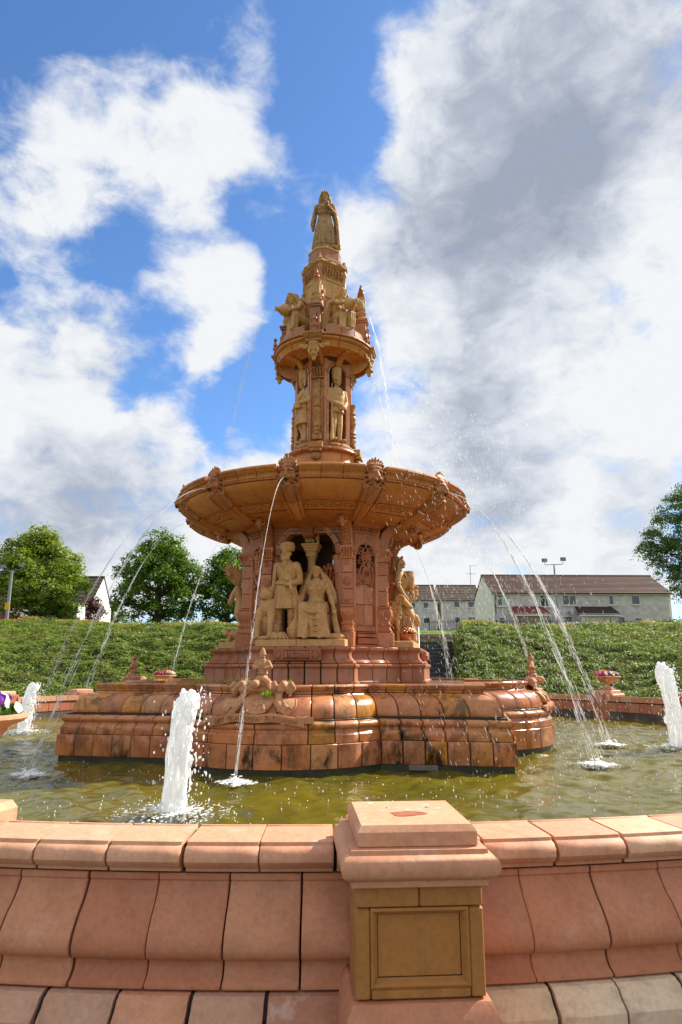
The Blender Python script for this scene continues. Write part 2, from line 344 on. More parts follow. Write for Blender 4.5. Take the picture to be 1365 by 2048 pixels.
# ---------------------------------------------------------------- terrain
def sstep(a, b, x):
    t = np.clip((x - a) / (b - a), 0, 1); return t * t * (3 - 2 * t)
def stair_x(y): return .167 * (y + 14.2)
def terrain(x, y):
    r = np.hypot(x, y); a = np.abs(np.arctan2(x, y))
    rc = np.minimum(19.2 / np.maximum(np.cos(a), .2), 25.5 + 2 * np.sin(a))
    t = np.clip((r - 11.9) / (rc - 11.9), 0, 1)
    f = 1 - (1 - t) ** 1.55
    side = 1 - sstep(R(95), R(125), a)
    lump = .10 * np.sin(x * .9 + 1.3) * np.sin(y * .7) + .05 * np.sin(x * 2.3 + y * 1.1) + .09 * np.sin(x * .37 + .8)
    h = -.24 + side * (3.66 * f + lump * sstep(0, .3, t) * (1 - .5 * sstep(.9, 1.2, t)))
    back = side * sstep(0, 4, r - rc) 
    plat = np.clip(y - 19, 0, 21) * .042 + sstep(66, 92, y) * sstep(-8, 8, x) * 2.7
    h = h + np.where(r > rc, plat * sstep(19, 23, y), 0)
    # stair and lawn cutting
    sx = np.abs(x - stair_x(y)); hw = .78 + .024 * (y - 14)
    cut = np.where(y < 22.6, -.24 + np.clip(y - 13.2, 0, 9) * (2.85 / 9) - .12, 2.95 + (y - 23) * .1)
    k = (1 - sstep(hw, hw + .55, sx)) * sstep(11.8, 12.4, y) * (1 - sstep(37, 42, y))
    h = h * (1 - k) + np.minimum(h, cut) * k
    h = np.where(r < 10.5, -.9, h)
    return h
def axis(lo, hi, fine_lo, fine_hi, step, grow=1.18):
    a = list(np.arange(fine_lo, fine_hi + 1e-6, step)); s = step
    while a[-1] < hi: s *= grow; a.append(a[-1] + s)
    s = step
    while a[0] > lo: s *= grow; a.insert(0, a[0] - s)
    return np.array(a)
X = axis(-900, 900, -27, 30, .3); Y = axis(-300, 1500, -17, 46, .3)
gx, gy = np.meshgrid(X, Y); gz = terrain(gx, gy)
v = np.stack([gx, gy, gz], -1).reshape(-1, 3); nx_ = len(X)
ii = np.arange(len(Y) - 1)[:, None] * nx_ + np.arange(nx_ - 1)[None]
fq = np.stack([ii, ii + 1, ii + 1 + nx_, ii + nx_], -1).reshape(-1, 4)
me = bpy.data.meshes.new('ground'); me.from_pydata(v.tolist(), [], fq.tolist()); me.shade_smooth()
m, t, b = new_mat('grass_ground'); pos = t.n('ShaderNodeNewGeometry').outputs['Position']
sp = t.n('ShaderNodeSeparateXYZ', i_0=pos)
g = t.mix(t.mr(t.noise(pos, .8, 5, .65), .35, .65), (.055, .11, .012), (.10, .17, .022))
g = t.mix(t.mr(t.noise(pos, 9, 5, .7), .45, .7, 0, .7), g, (.14, .19, .035))
rr = t.n('ShaderNodeVectorMath', operation='LENGTH', i_0=t.n('ShaderNodeCombineXYZ', i_0=sp.outputs[0], i_1=sp.outputs[1]).outputs[0]).outputs['Value']
g = t.mix(t.mr(rr, 12.3, 12.6, 1, 0), g, t.mix(t.noise(pos, 14, 5, .7), (.10, .085, .075), (.20, .18, .16)))
dry = t.m('MULTIPLY', t.mr(t.noise(pos, 2.5, 5, .7), .40, .62), t.m('MULTIPLY', t.mr(rr, 19.0, 20.0), t.mr(rr, 27.0, 24.0)))
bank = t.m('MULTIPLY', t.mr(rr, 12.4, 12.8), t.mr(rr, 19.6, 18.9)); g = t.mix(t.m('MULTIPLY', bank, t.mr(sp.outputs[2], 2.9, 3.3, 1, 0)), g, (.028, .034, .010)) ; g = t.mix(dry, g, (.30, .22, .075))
t.link(g, b.inputs['Base Color']); b.inputs['Roughness'].default_value = .95; b.inputs['Specular IOR Level'].default_value = .1
t.link(t.n('ShaderNodeBump', i_Strength=.7, i_Distance=.04, i_Height=t.noise(pos, 22, 5, .7)).outputs[0], b.inputs['Normal'])
link('ground', me, m, kind='structure')

# leaves of the creeping juniper on the bank (many leaf-sized faces)
def leaf_mesh(name, P, N, size, aspect=2.0, droop=0.0, jitter=.9, flat=None):
    n = len(P); N = N + nr.normal(0, jitter, (n, 3)); N /= np.linalg.norm(N, axis=1)[:, None]
    a = np.cross(N, nr.normal(0, 1, (n, 3)))
    if flat is not None: a[:, 2] = a[:, 2] * flat - droop
    a /= np.linalg.norm(a, axis=1)[:, None]; c = np.cross(N, a); c /= np.linalg.norm(c, axis=1)[:, None]
    L = (size * nr.uniform(.6, 1.35, n))[:, None]; Wd = L / aspect
    V4 = np.stack([P - a * L * .5, P + c * Wd * .5 + N * Wd * .18, P + a * L * .5, P - c * Wd * .5 + N * Wd * .18], 1).reshape(-1, 3)
    me = bpy.data.meshes.new(name); me.vertices.add(4 * n); me.vertices.foreach_set('co', V4.astype(np.float32).ravel())
    me.loops.add(4 * n); me.loops.foreach_set('vertex_index', np.arange(4 * n, dtype=np.int32))
    me.polygons.add(n); me.polygons.foreach_set('loop_start', np.arange(0, 4 * n, 4, dtype=np.int32)); me.polygons.foreach_set('loop_total', np.full(n, 4, dtype=np.int32))
    me.update(); me.validate(); return me
def leaf_mat(name, cols, trans=.35, rough=.5, patch=(.05, .09, .02), pscale=1.2, pamt=.5):
    m = bpy.data.materials.new(name); m.use_nodes = True; m.node_tree.nodes.clear(); t = NT(m.node_tree)
    out = t.n('ShaderNodeOutputMaterial'); geo = t.n('ShaderNodeNewGeometry')
    c = t.ramp(geo.outputs['Random Per Island'], [(i / (len(cols) - 1), q) for i, q in enumerate(cols)])
    c = t.mix(t.m('MULTIPLY', t.mr(t.noise(geo.outputs['Position'], pscale, 4, .6), .45, .65), pamt), c, patch)
    d = t.n('ShaderNodeBsdfPrincipled', i_Base_Color=c, i_Roughness=rough); d.inputs['Specular IOR Level'].default_value = .3
    tr = t.n('ShaderNodeBsdfTranslucent', i_Color=t.mix(1.0, c, (1.5, 1.6, .7), 'MULTIPLY'))
    ms = t.n('ShaderNodeMixShader', i_0=trans, i_1=d.outputs[0], i_2=tr.outputs[0]); t.link(ms.outputs[0], out.inputs['Surface'])
    return m
n = 410000
a = nr.uniform(R(-73), R(73), n)
rc = np.minimum(19.2 / np.maximum(np.cos(a), .2), 25.5 + 2 * np.sin(np.abs(a)))
r = 11.95 + (rc + .35 - 11.95) * nr.uniform(0, 1, n) ** .85
px, py = r * np.sin(a), r * np.cos(a)
keep = np.abs(px - stair_x(py)) > (.86 + .024 * (py - 14)) + .1
px, py = px[keep], py[keep]
e = .05; hz = terrain(px, py)
N = np.stack([-(terrain(px + e, py) - hz) / e, -(terrain(px, py + e) - hz) / e, np.ones_like(px)], -1); N /= np.linalg.norm(N, axis=1)[:, None]
tuft = np.array([mnoise.noise((x * 1.6, y * 1.6, z * 3.2)) for x, y, z in zip(px, py, hz)])
hol = np.array([mnoise.noise((x * 2.6 + 9, y * 2.6, z * 4.5)) for x, y, z in zip(px, py, hz)]); kp = hol + nr.normal(0, .12, len(px)) > -.34
px, py, hz, N, tuft = px[kp], py[kp], hz[kp], N[kp], tuft[kp]
lift = (.05 + .30 * np.clip(tuft + .35, 0, 1.2)) * nr.uniform(.1, 1.0, len(px)) ** .6
P = np.stack([px, py, hz], -1) + N * lift[:, None]
M_bank = leaf_mat('juniper_leaf', [(.055, .10, .014), (.10, .17, .022), (.155, .235, .032), (.21, .28, .048), (.27, .30, .075)], .3, .55, (.17, .15, .045), 1.3, .6)
link('ground_cover', leaf_mesh('ground_cover', P, N * .6 + np.array([0, -.2, .5]), .105, 2.4, .2, .55, .35), M_bank, kind='stuff')

# dry grass along the crest of the bank
n = 30000; a = nr.uniform(R(-50), R(58), n); rc = np.minimum(19.2 / np.maximum(np.cos(a), .2), 25.5 + 2 * np.sin(np.abs(a))); r = rc + nr.normal(.15, .38, n); px, py = r * np.sin(a), r * np.cos(a)
keep = np.abs(px - stair_x(py)) > (1.0 + .024 * (py - 14)); keep &= np.array([mnoise.noise((x * .8, y * .8, 4)) for x, y in zip(px, py)]) > -.15; px, py = px[keep], py[keep]
P = np.stack([px, py, terrain(px, py) + nr.uniform(.05, .36, len(px)) ** 1.2], -1)
link('dry_grass', leaf_mesh('dry_grass', P, np.tile([0, -.9, .3], (len(P), 1)), .16, 5, 0, .5), leaf_mat('dry_grass', [(.34, .25, .07), (.46, .36, .12), (.30, .28, .07), (.20, .24, .05)], .3, pamt=0), kind='stuff')

# stair through the bank, low wall and lawn edge
M_step = plain('wet_dark_paving', (.045, .048, .055), .35, .5, nsc=6, bump=.4)
st = thing('stair', 'dark wet stone stair climbing through the gap in the green bank', 'stair', (stair_x(13.0), 13.0, -.12))
for i in range(15):
    y0 = 13.0 + i * .62; mb = MB(); hw = .80 + .024 * (y0 - 14)
    xo = stair_x(y0 + .3) - stair_x(13.0)
    mb.box(xo - hw, y0 - 13.0, max(i * .195 - .3, -.2), xo + hw, y0 - 13.0 + .66, (i + 1) * .195, .012)
    obj('tread', mb, M_step, st)
lw = thing('low_wall', 'low brown rubble wall at the head of the stair', 'wall', (stair_x(22.6), 22.6, 2.5))
M_rub = plain('brown_rubble', (.20, .15, .10), .9, nsc=14, bump=.8, c2=(.33, .27, .19))
for k in range(3):
    for i in range(9):
        mb = MB(); w0 = 2.6 / 9; o = (k % 2) * .12
        mb.box(-1.3 + i * w0 + o * .3, 0, .10 + k * .22 + .004, -1.3 + (i + 1) * w0 - .012 + o * .3, .35 + .02 * rnd.random(), .10 + (k + 1) * .22 - .008, .02)
        obj('stone', mb, M_rub, lw)
hr = thing('handrail', 'white metal handrail running up the left side of the stair', 'handrail', (stair_x(13.2) - .62, 13.2, 0))
mb = MB(); mb.tube([(0, 0, .95), (.167 * 9.0 - .2, 9.0, 3.85), (.167 * 9.4 - .2, 9.4, 3.9)], .028, 8); obj('rail', mb, M_white, hr)
for k in range(4):
    mb = MB(); yy = .1 + k * 2.9; mb.tube([((.167 - .022) * yy, yy, yy * .317 - .25), ((.167 - .022) * yy, yy, .95 + yy * .322)], .022, 8); obj('post', mb, M_white, hr)

# ---------------------------------------------------------------- water
nn = 500; xs = np.linspace(-10.4, 10.4, nn); wx, wy = np.meshgrid(xs, xs)
wz = np.zeros_like(wx)
for k in range(40):
    L = .12 * 1.055 ** k; ang = nr.uniform(0, 2 * math.pi) ; ph = nr.uniform(0, 6.3); kk = 2 * math.pi / L
    wz += .0058 * L ** .92 * np.sin(kk * (wx * np.cos(ang) + wy * np.sin(ang)) + ph + .8 * np.sin(wx * .7 + k) )
for az, rr0, am in ((-12, 7.05, .03), (78, 6.8, .03), (-102, 7.05, .03), (168, 7.05, .03), (-12.5, 5.3, .022), (48, 5.75, .022), (78, 5.6, .02), (-42, 5.8, .022), (18, 5.7, .02), (-72, 5.7, .02), (108, 5.6, .02)):
    cx, cy = circ(az, rr0); dd = np.hypot(wx - cx, wy - cy)
    wz += am * np.sin(dd * 17 + .6 * np.sin(wx * 3) + .6 * np.sin(wy * 2.6)) * np.exp(-dd * 1.1)
v = np.stack([wx, wy, wz], -1).reshape(-1, 3)
ii = np.arange(nn - 1)[:, None] * nn + np.arange(nn - 1)[None]
fq = np.stack([ii, ii + 1, ii + 1 + nn, ii + nn], -1).reshape(-1, 4)
cen = v[fq].mean(1); fq = fq[np.hypot(cen[:, 0], cen[:, 1]) < 10.4]
me = bpy.data.meshes.new('pool_water'); me.from_pydata(v.tolist(), [], fq.tolist()); me.shade_smooth()
m, t, b = new_mat('pool_water'); pos = t.n('ShaderNodeNewGeometry').outputs['Position']
g = t.mix(t.mr(t.noise(pos, .55, 4, .6), .35, .65), (.082, .074, .006), (.125, .104, .007))
g = t.mix(t.mr(t.noise(pos, 3.5, 6, .7, .6), .52, .66, 0, .6), g, (.07, .062, .008))
t.link(g, b.inputs['Base Color']); b.inputs['Roughness'].default_value = .05; b.inputs['IOR'].default_value = 1.33
hgt = t.m('ADD', t.noise(pos, 7, 4, .6, .3), t.m('MULTIPLY', t.noise(pos, 26, 3, .6), .35))
t.link(t.n('ShaderNodeBump', i_Strength=.32, i_Distance=.03, i_Height=hgt).outputs[0], b.inputs['Normal'])
link('pool_water', me, m, kind='structure')

# ---------------------------------------------------------------- pool wall
PED = [2.2, -24.6, -37, -50.6, -64.4, -78.6, -93, -107.5, -121.8, -135.2, -150, -165, 14.35, 28, 42, 56, 70, 84, 98.3, 112.4, 126.3, 140, 153.5, 167]
wall = thing('pool_wall', 'round terracotta pool wall with rolled coping and curved tiles', 'wall')
cope_p = [(10.585, .491), (10.612, .496), (10.614, .512), (10.642, .522), (10.664, .55), (10.662, .582), (10.642, .606), (10.613, .615), (10.609, .63), (10.59, .634), (10.32, .645)]
body_p = [(10.765, .042), (10.765, .058), (10.735, .072), (10.712, .095), (10.704, .125), (10.708, .142), (10.716, .147), (10.745, .158), (10.763, .18), (10.768, .208), (10.753, .255), (10.705, .32), (10.655, .37), (10.628, .41), (10.604, .455), (10.614, .46), (10.614, .487)]
foot_p = [(10.89, -.24), (10.89, -.05), (10.875, -.035), (10.845, -.012), (10.825, .018), (10.80, .034)]
inn_p = [(10.33, .20), (10.33, .462)]
def ring_stones(name, mat, j0, j1, n, prof, back, gap, inner=False):
    cache = {}
    for k in range(n):
        u0 = j0 + (j1 - j0) * k / n; u1 = j0 + (j1 - j0) * (k + 1) / n
        wdt = u1 - u0; key = round(wdt, 2)
        if key not in cache: cache[key] = block(circ, -wdt / 2 + gap, wdt / 2 - gap, 3, prof, back).mesh(name, 40)
        link(name, cache[key], mat, wall, rz=R((u0 + u1) / 2 + rnd.uniform(-.03, .03)))
srt = sorted(PED)
for i, p in enumerate(srt):
    q = srt[(i + 1) % len(srt)]; q = q + 360 if q < p else q
    n = max(2, round((q - p - 3.6) / 2.03))
    j1 = q - 1.8; j0 = max(p + 1.55, j1 - 2.03 * n) if abs(j1 - 2.03 * n - p - 1.8) < 1.2 else p + 1.8
    ring_stones('coping_stone', M_cope, j0, j1, n, cope_p, 10.30, .035)
    ring_stones('coping_stone', M_cope, q - 1.8, q - 1.15, 1, cope_p, 10.30, .035)
    if j0 - (p + 1.3) > .25: ring_stones('coping_stone', M_cope, p + 1.3, j0, 1, cope_p, 10.30, .035)
    ring_stones('wall_tile', M_wall, p + 1.15, q - 1.15 - 1.55, max(2, round((q - p - 3.8) / 2.0)), body_p, 10.52, .021)
    ring_stones('wall_tile', M_wall, q - 1.15 - 1.55, q - 1.15, 1, body_p, 10.52, .021)
    ring_stones('footing_stone', M_cream if 2 < p < 20 else M_foot, p + 1.7, q - 1.7, max(2, round((q - p - 3.4) / 1.85)), foot_p, 10.6, .05)
    if abs((p + q) / 2) > 90: ring_stones('inner_tile', M_wall, p + .9, q - .9, max(2, round((q - p - 1.8) / 1.9)), inn_p, 10.42, .03)
mb = MB(); mb.lathe([(10.33, .60), (10.345, .628), (10.565, .612), (10.575, .56), (10.56, .465), (10.58, .40), (10.66, .2), (10.66, .05), (10.78, .02), (10.84, -.04), (10.86, -.4), (10.45, -.4), (10.40, .20), (10.38, .46), (10.33, .47), (10.33, .60)], 180, cap=False)
obj('joint_core', mb, M_joint, wall)
mb = MB(); mb.lathe([(10.345, .195), (10.36, -.5), (10.46, -.5), (10.46, .195), (10.345, .195)], 180, cap=False)
obj('inner_lining', mb, plain('stained_lining', (.17, .145, .125), .8, nsc=3, c2=(.07, .055, .045), bump=.4), wall)

def pedestal(az, label):
    th = thing('pedestal', label, 'pedestal', (*circ(az, 10.8), -.24), R(az), 'square pedestals along the pool wall')
    z0 = .24
    mb = MB()                                                    # cap slab with a splayed top edge
    def sq(hx, y0, y1, z): return [(-hx, y0, z), (hx, y0, z), (hx, y1, z), (-hx, y1, z)]
    mb.loft([sq(.258, -.262, .29, z0 + .712), sq(.265, -.27, .297, z0 + .718), sq(.265, -.27, .297, z0 + .774), sq(.246, -.25, .278, z0 + .80)])
    obj('cap_slab', mb, M_cope, th, smooth=0)
    mb = MB(); pr = [(.285, .56), (.295, .566), (.297, .59), (.318, .60), (.335, .618), (.343, .645), (.338, .672), (.318, .69), (.30, .695), (.297, .712), (.25, .713)]
    mb.loft([sq(h, -.012 - h, .30, z0 + z) for h, z in pr]); obj('cornice', mb, M_cope, th)
    yf = -.272
    def piece(nm, x0, zz0, x1, zz1, y, mat=M_buffpan, b=.006):
        mb = MB(); mb.box(x0 + .002, y, z0 + zz0 + .002, x1 - .002, .05, z0 + zz1 - .002, b); obj(nm, mb, mat, th)
    piece('stile', -.278, .13, -.212, .475, yf); piece('stile', .212, .13, .278, .475, yf)
    piece('rail', -.278, .475, .0, .562, yf); piece('rail', .0, .475, .278, .562, yf)
    piece('rail', -.212, .13, .212, .172, yf - .001)
    piece('panel', -.184, .2, .184, .45, yf + .03)
    def mould(a, bq, nm):       # sloping moulding between frame and panel
        mb = MB(); (xa, za), (xb, zb) = a, bq
        dx, dz = (xb - xa), (zb - za); L = math.hypot(dx, dz); nx, nz = dz / L, -dx / L
        prof = [(0, yf + .001), (.010, yf - .004), (.018, yf + .004), (.024, yf + .018), (.031, yf + .026), (.031, .03), (0, .03)]
        mb.loft([[(x + nx * d + s * dx / L * d, y, z0 + z + nz * d + s * dz / L * d) for d, y in prof] for (x, z), s in (((xa, za), 1), ((xb, zb), -1))])
        obj(nm, mb, M_buffpan, th)
    mould((-.212, .475), (-.212, .172), 'moulding') if False else None
    for a_, b_ in (((-.212, .172), (-.212, .475)), ((-.212, .475), (.212, .475)), ((.212, .475), (.212, .172)), ((.212, .172), (-.212, .172))): mould(a_, b_, 'moulding')
    mb = MB(); mb.box(-.262, -.24, z0 + .1, .262, .40, z0 + .565); mb.box(-.2, -.2, 0, .2, .44, z0 + .5); obj('core', mb, M_joint, th)
    mb = MB(); mb.loft([sq(.345, -.39, .2, 0), sq(.335, -.37, .2, z0 + .0), sq(.315, -.325, .2, z0 + .085), sq(.295, -.30, .2, z0 + .118), sq(.288, -.292, .2, z0 + .126)])
    obj('plinth', mb, M_wall, th)
    mb = MB(); mb.box(-.262, .30, 0, .262, .475, z0 + .705, .008); obj('back_block', mb, M_wall, th)
    return th
M_gad = M_cope
def urn(az, label, rd=10.8, zb=.80):
    th = thing('urn', label, 'planter', (*circ(az, rd), zb), R(az), 'flower urns on the pool wall')
    mb = MB(); mb.box(-.17, -.17, 0, .17, .17, .035, .006); obj('base', mb, M_cope, th)
    mb = MB(); mb.lathe([(.15, .035), (.155, .05), (.125, .07), (.075, .11), (.058, .15), (.06, .18), (.085, .195), (.085, .205), (.07, .21)], 32); obj('stem', mb, M_cope, th)
    mb = MB(); n = 96; rings = []
    for r_, z, am in ((.07, .205, 0), (.13, .215, .004), (.20, .24, .012), (.255, .275, .016), (.285, .305, .012), (.295, .325, .0), (.31, .33, 0), (.32, .342, 0), (.36, .352, 0), (.39, .366, .004), (.402, .385, .008), (.40, .402, .006), (.375, .41, 0), (.33, .40, 0), (.30, .36, 0)):
        rings.append([((r_ + am * abs(math.sin(j * 2 * math.pi * 24 / n / 2))) * math.sin(2 * math.pi * j / n), -(r_ + am * abs(math.sin(j * 2 * math.pi * 24 / n / 2))) * math.cos(2 * math.pi * j / n), z) for j in range(n)])
    mb.loft(rings); obj('bowl', mb, M_cope, th)
    return th
M_leafg = leaf_mat('petunia_leaf', [(.03, .08, .01), (.06, .13, .02), (.10, .17, .03)], .3, pamt=.2)
FC = {'magenta': (.62, .012, .17), 'pink': (.75, .16, .38), 'white': (.8, .78, .74), 'purple': (.16, .035, .42), 'yellow': (.75, .55, .03), 'orange': (.75, .22, .03)}
M_fl = {k: leaf_mat(k + '_petal', [c, tuple(min(1, x * 1.15) for x in c)], .3, pamt=0) for k, c in FC.items()}
def flowers(az, label, mixc, n=90, hgt=.15, rd=10.8, zb=.80):
    th = thing('petunias', label, 'flowers', (*circ(az, rd), zb + .39), R(az), 'petunias planted in the urns')
    q = 900; th_ = nr.uniform(0, 6.283, q); rr = .36 * np.sqrt(nr.uniform(0, 1, q)); zz = hgt * (1 - (rr / .42) ** 2) * nr.uniform(.1, 1, q)
    P = np.stack([rr * np.cos(th_), rr * np.sin(th_), zz], -1); N = np.stack([np.cos(th_) * .5, np.sin(th_) * .5, np.ones(q)], -1)
    link('foliage', leaf_mesh('foliage', P, N, .055, 1.6), M_leafg, th)
    for kname, share, a0, a1 in mixc:
        mb = MB()
        for i in range(int(n * share)):
            a = rnd.uniform(a0, a1); r_ = .37 * math.sqrt(rnd.uniform(.1, 1)); z = hgt * (1.08 - (r_ / .43) ** 2) * rnd.uniform(.7, 1.1) + .02
            c = Vector((r_ * math.sin(a), -r_ * math.cos(a), z)); nv = Vector((c.x * 1.6, c.y * 1.6, .25)).normalized() + Vector((rnd.gauss(0, .3), rnd.gauss(0, .3), rnd.gauss(0, .3)))
            qd = nv.to_track_quat('Z', 'Y'); s = rnd.uniform(.026, .042)
            vs = [c - nv.normalized() * s * .5]
            for j in range(10): vs.append(c + qd @ Vector((math.cos(j * .6283) * s * (1 if j % 2 else .82), math.sin(j * .6283) * s * (1 if j % 2 else .82), rnd.uniform(0, .006))))
            mb.add([tuple(p) for p in vs], [(0, 1 + j, 1 + (j + 1) % 10) for j in range(10)])
        obj('blossoms', mb, M_fl[kname], th, fix=False, label=kname + ' petunia blossoms')
for p in PED:
    lab = {2.2: 'square pedestal in the foreground with bare stained cap and ochre panel',            126.3: 'pedestal on the far wall at right, carrying the urn of magenta flowers', -135.2: 'bare pedestal on the far wall at left, beside the fountain base',
           -121.8: 'pedestal on the far wall behind the left water column', 112.4: 'far wall pedestal at the right edge behind the tall water column',
           -150: 'pedestal hidden behind the fountain base, under the pink and white urn', 140: 'far wall pedestal just behind the wet right lobe of the fountain'}.get(p, 'pedestal of the pool wall out of view, ' + ['first', 'second', 'third', 'fourth', 'fifth', 'sixth', 'seventh', 'eighth', 'ninth', 'tenth', 'eleventh', 'twelfth', 'thirteenth', 'fourteenth'][round(abs(p - 2.2) / 13.6) - 1] + ' one going %s from the foreground pedestal' % ('right' if p > 0 else 'left'))
    pedestal(p, lab)
TAU = 2 * math.pi
for az, l1, l2, mx in ((-12.7, 'large carved terracotta urn cut by the left edge, nearest the camera', 'purple and white petunias at the left edge, nearest the camera', (('purple', .6, 0, TAU), ('white', .4, 0, TAU))),
                       (126.3, 'terracotta urn on the far wall at right of the fountain', 'magenta, white and purple petunias in the right far urn', (('magenta', .45, 1.0, 3.6), ('pink', .3, 0, TAU), ('white', .3, 3.4, 5.6), ('purple', .3, 3.0, 5.2), ('yellow', .06, 2.6, 4))),
                       (-150, 'terracotta urn seen above the back of the fountain base', 'pink and white petunias just above the fountain base, left of the crest', (('magenta', .55, 0, TAU), ('pink', .35, 0, TAU), ('white', .3, 3.0, 5.5)))):
    k_ = dict(rd=10.17, zb=.79) if az == -12.7 else {}
    urn(az, l1, **k_); flowers(az, l2, mx, **k_)
pr_ = thing('pier', 'pale pier block inside the wall at the left edge, carrying the carved urn', 'pier', (*circ(-12.75, 10.17), -.235), R(-12.75))
mb = MB(); mb.loft([[(-h, -h, z), (h, -h, z), (h, h, z), (-h, h, z)] for h, z in ((.285, .765), (.292, .772), (.292, .865), (.268, .91))]); obj('cap_slab', mb, M_cope, pr_, smooth=0)
mb = MB(); mb.box(-.2, -.2, .91, .2, .2, 1.024, .006); obj('urn_block', mb, M_cope, pr_)
mb = MB(); mb.box(-.26, -.26, -.3, .26, .26, .764, .008); obj('shaft', mb, M_wall, pr_)
# rust stain and lichen spots on the foreground cap
pe = circ(2.2, 10.8)
def flat_patch(name, pts, z, mat, lab, cat):
    mb = MB(); mb.add([(x, y, z) for x, y in pts] + [(sum(p[0] for p in pts) / len(pts), sum(p[1] for p in pts) / len(pts), z + .0012)], [(i, (i + 1) % len(pts), len(pts)) for i in range(len(pts))]); return tag(obj(name, mb, mat), lab, cat)
flat_patch('rust_stain', [(pe[0] - .005 + .085 * math.cos(a) * (1 + .18 * math.sin(3 * a + 1)), pe[1] - .03 + .055 * math.sin(a) * (1 + .2 * math.sin(2 * a))) for a in np.linspace(0, TAU, 26)[:-1]], .8015, plain('rust', (.22, .06, .02), .8, nsc=20, c2=(.36, .12, .05)), 'brown rust stain on top of the foreground pedestal cap', 'stain')
mb = MB()
for i in range(16):
    cx, cy = pe[0] + rnd.uniform(-.2, .2), pe[1] + rnd.uniform(.02, .24); s = rnd.uniform(.004, .022)
    k = 9; mb.add([(cx + s * math.cos(j * TAU / k) * rnd.uniform(.7, 1.3), cy + s * .8 * math.sin(j * TAU / k) * rnd.uniform(.7, 1.3), .8013) for j in range(k)], [tuple(range(k))])
o = tag(obj('lichen', mb, plain('lichen', (.62, .58, .52), .9), fix=False), 'pale lichen spots on top of the foreground pedestal cap', 'lichen'); 

# low wire hoops behind the far wall
for side, (a0, a1) in (('left', (-150, -112)), ('right', (112, 150))):
    c0 = circ((a0 + a1) / 2, 12.55)
    th = thing('hoop_fence', 'low dark wire hoop edging behind the far wall, %s of the fountain' % side, 'fence', (*c0, 0), 0, 'low hoop edging round the pool')
    me = None
    for az in np.arange(a0, a1, 1.45):
        x, y = circ(az, 12.5)
        if me is None:
            mb = MB(); mb.tube([(-.2, 0, -.15), (-.2, 0, .22)] + [(-.2 * math.cos(q), 0, .22 + .16 * math.sin(q)) for q in np.linspace(.3, math.pi - .3, 7)] + [(.2, 0, .22), (.2, 0, -.15)], .011, 5); me = mb.mesh('hoop')
        link('hoop', me, M_iron, th, (x - c0[0], y - c0[1], float(terrain(np.array(x), np.array(y))) + .12), R(az))


# ================================================================ the fountain (local frame: -Y towards the front group, +X right)
PH = -11.99
FT = thing('fountain', 'tall tiered terracotta fountain with lion headed bowl in the middle of the pool', 'fountain', (0, 0, 0), R(PH))
def q4(p, k):
    c, s = ((1, 0), (0, 1), (-1, 0), (0, -1))[k % 4]
    return (p[0] * c - p[1] * s, p[0] * s + p[1] * c)
LC, LR, SQ = 2.62, 1.96, 3.63
def alpha(d): return math.acos(max(-1, min(1, (SQ - LC - d) / (LR - d))))
def lobe(k):
    def f(u, d):
        a = u * alpha(d); rr = LR - d
        return q4((rr * math.sin(a), -(LC + rr * math.cos(a))), k)
    return f
def strt(k, s):
    def f(u, d):
        t0 = (LR - d) * math.sin(alpha(d)); c = SQ - d
        return q4((s * (t0 + u * (c - t0)), -c), k)
    return f
plain_p = [(0, .092), (0, .418)]
mould_p = [(.03, .424), (.03, .535), (.042, .545), (.048, .56), (.07, .58), (.072, .605), (.05, .622), (.034, .64), (.03, .665), (.038, .69), (.06, .708), (.10, .722), (.135, .748)]
bull_p = [(.15, .755), (.15, .80), (.158, .86), (.185, .93), (.235, .99), (.30, 1.035), (.37, 1.06), (.395, 1.066), (.40, 1.082)]
corn_p = [(.425, 1.09), (.428, 1.112), (.41, 1.135), (.395, 1.15), (.40, 1.158), (.386, 1.17), (.380, 1.19), (.388, 1.206), (.42, 1.215)]
EQ10 = [-1 + .2 * i for i in range(11)]
def stones(name, mat, Pf, us, prof, back, gap, nseg):
    for a, b in zip(us[:-1], us[1:]): obj(name, block(Pf, a + gap, b - gap, nseg, prof, back), mat, FT, fix=True)
for k in range(4):
    L = lobe(k); MT = M_wet if k == 1 else M_base
    stones('plain_block', MT, L, EQ10, plain_p, .32, .0035, 3)
    stones('moulded_block', MT, L, [-1, -.78, -.58, -.38, 0, .38, .58, .78, 1], mould_p, .38, .004, 4)
    stones('bullnose_block', MT, L, [-1, -.78, -.58, -.40, -.15, .15, .40, .58, .78, 1], bull_p, .6, .005, 4)
    stones('cornice_block', MT, L, EQ10, corn_p, .72, .005, 3)
    for s in (-1, 1):
        S = strt(k, s); MT = M_wet if (k, s) in ((1, -1), (1, 1)) else M_base; U = [i / 6 for i in range(7)]
        stones('plain_block', MT, S, U, plain_p, .32, .007, 1)
        stones('moulded_block', MT, S, U, mould_p, .38, .008, 1)
        stones('bullnose_block', MT, S, [0, .18, .36, .54, .74, 1], bull_p, .6, .008, 1)
        stones('cornice_block', MT, S, U, corn_p, .72, .008, 1)
def outline(d, n=12):
    pts = []
    for k in range(4):
        S0, L, S1 = strt(k, -1), lobe(k), strt(k, 1)
        pts.append(S0(1, d)); pts += [L(-1 + 2 * i / n, d) for i in range(n + 1)]
    return pts
mb = MB(); mb.loft([[(*p, z) for p in outline(d)] for d, z in ((.045, -.6), (.045, .0905), (.06, .0906))]); obj('waterline_course', mb, M_algae_shade, FT)
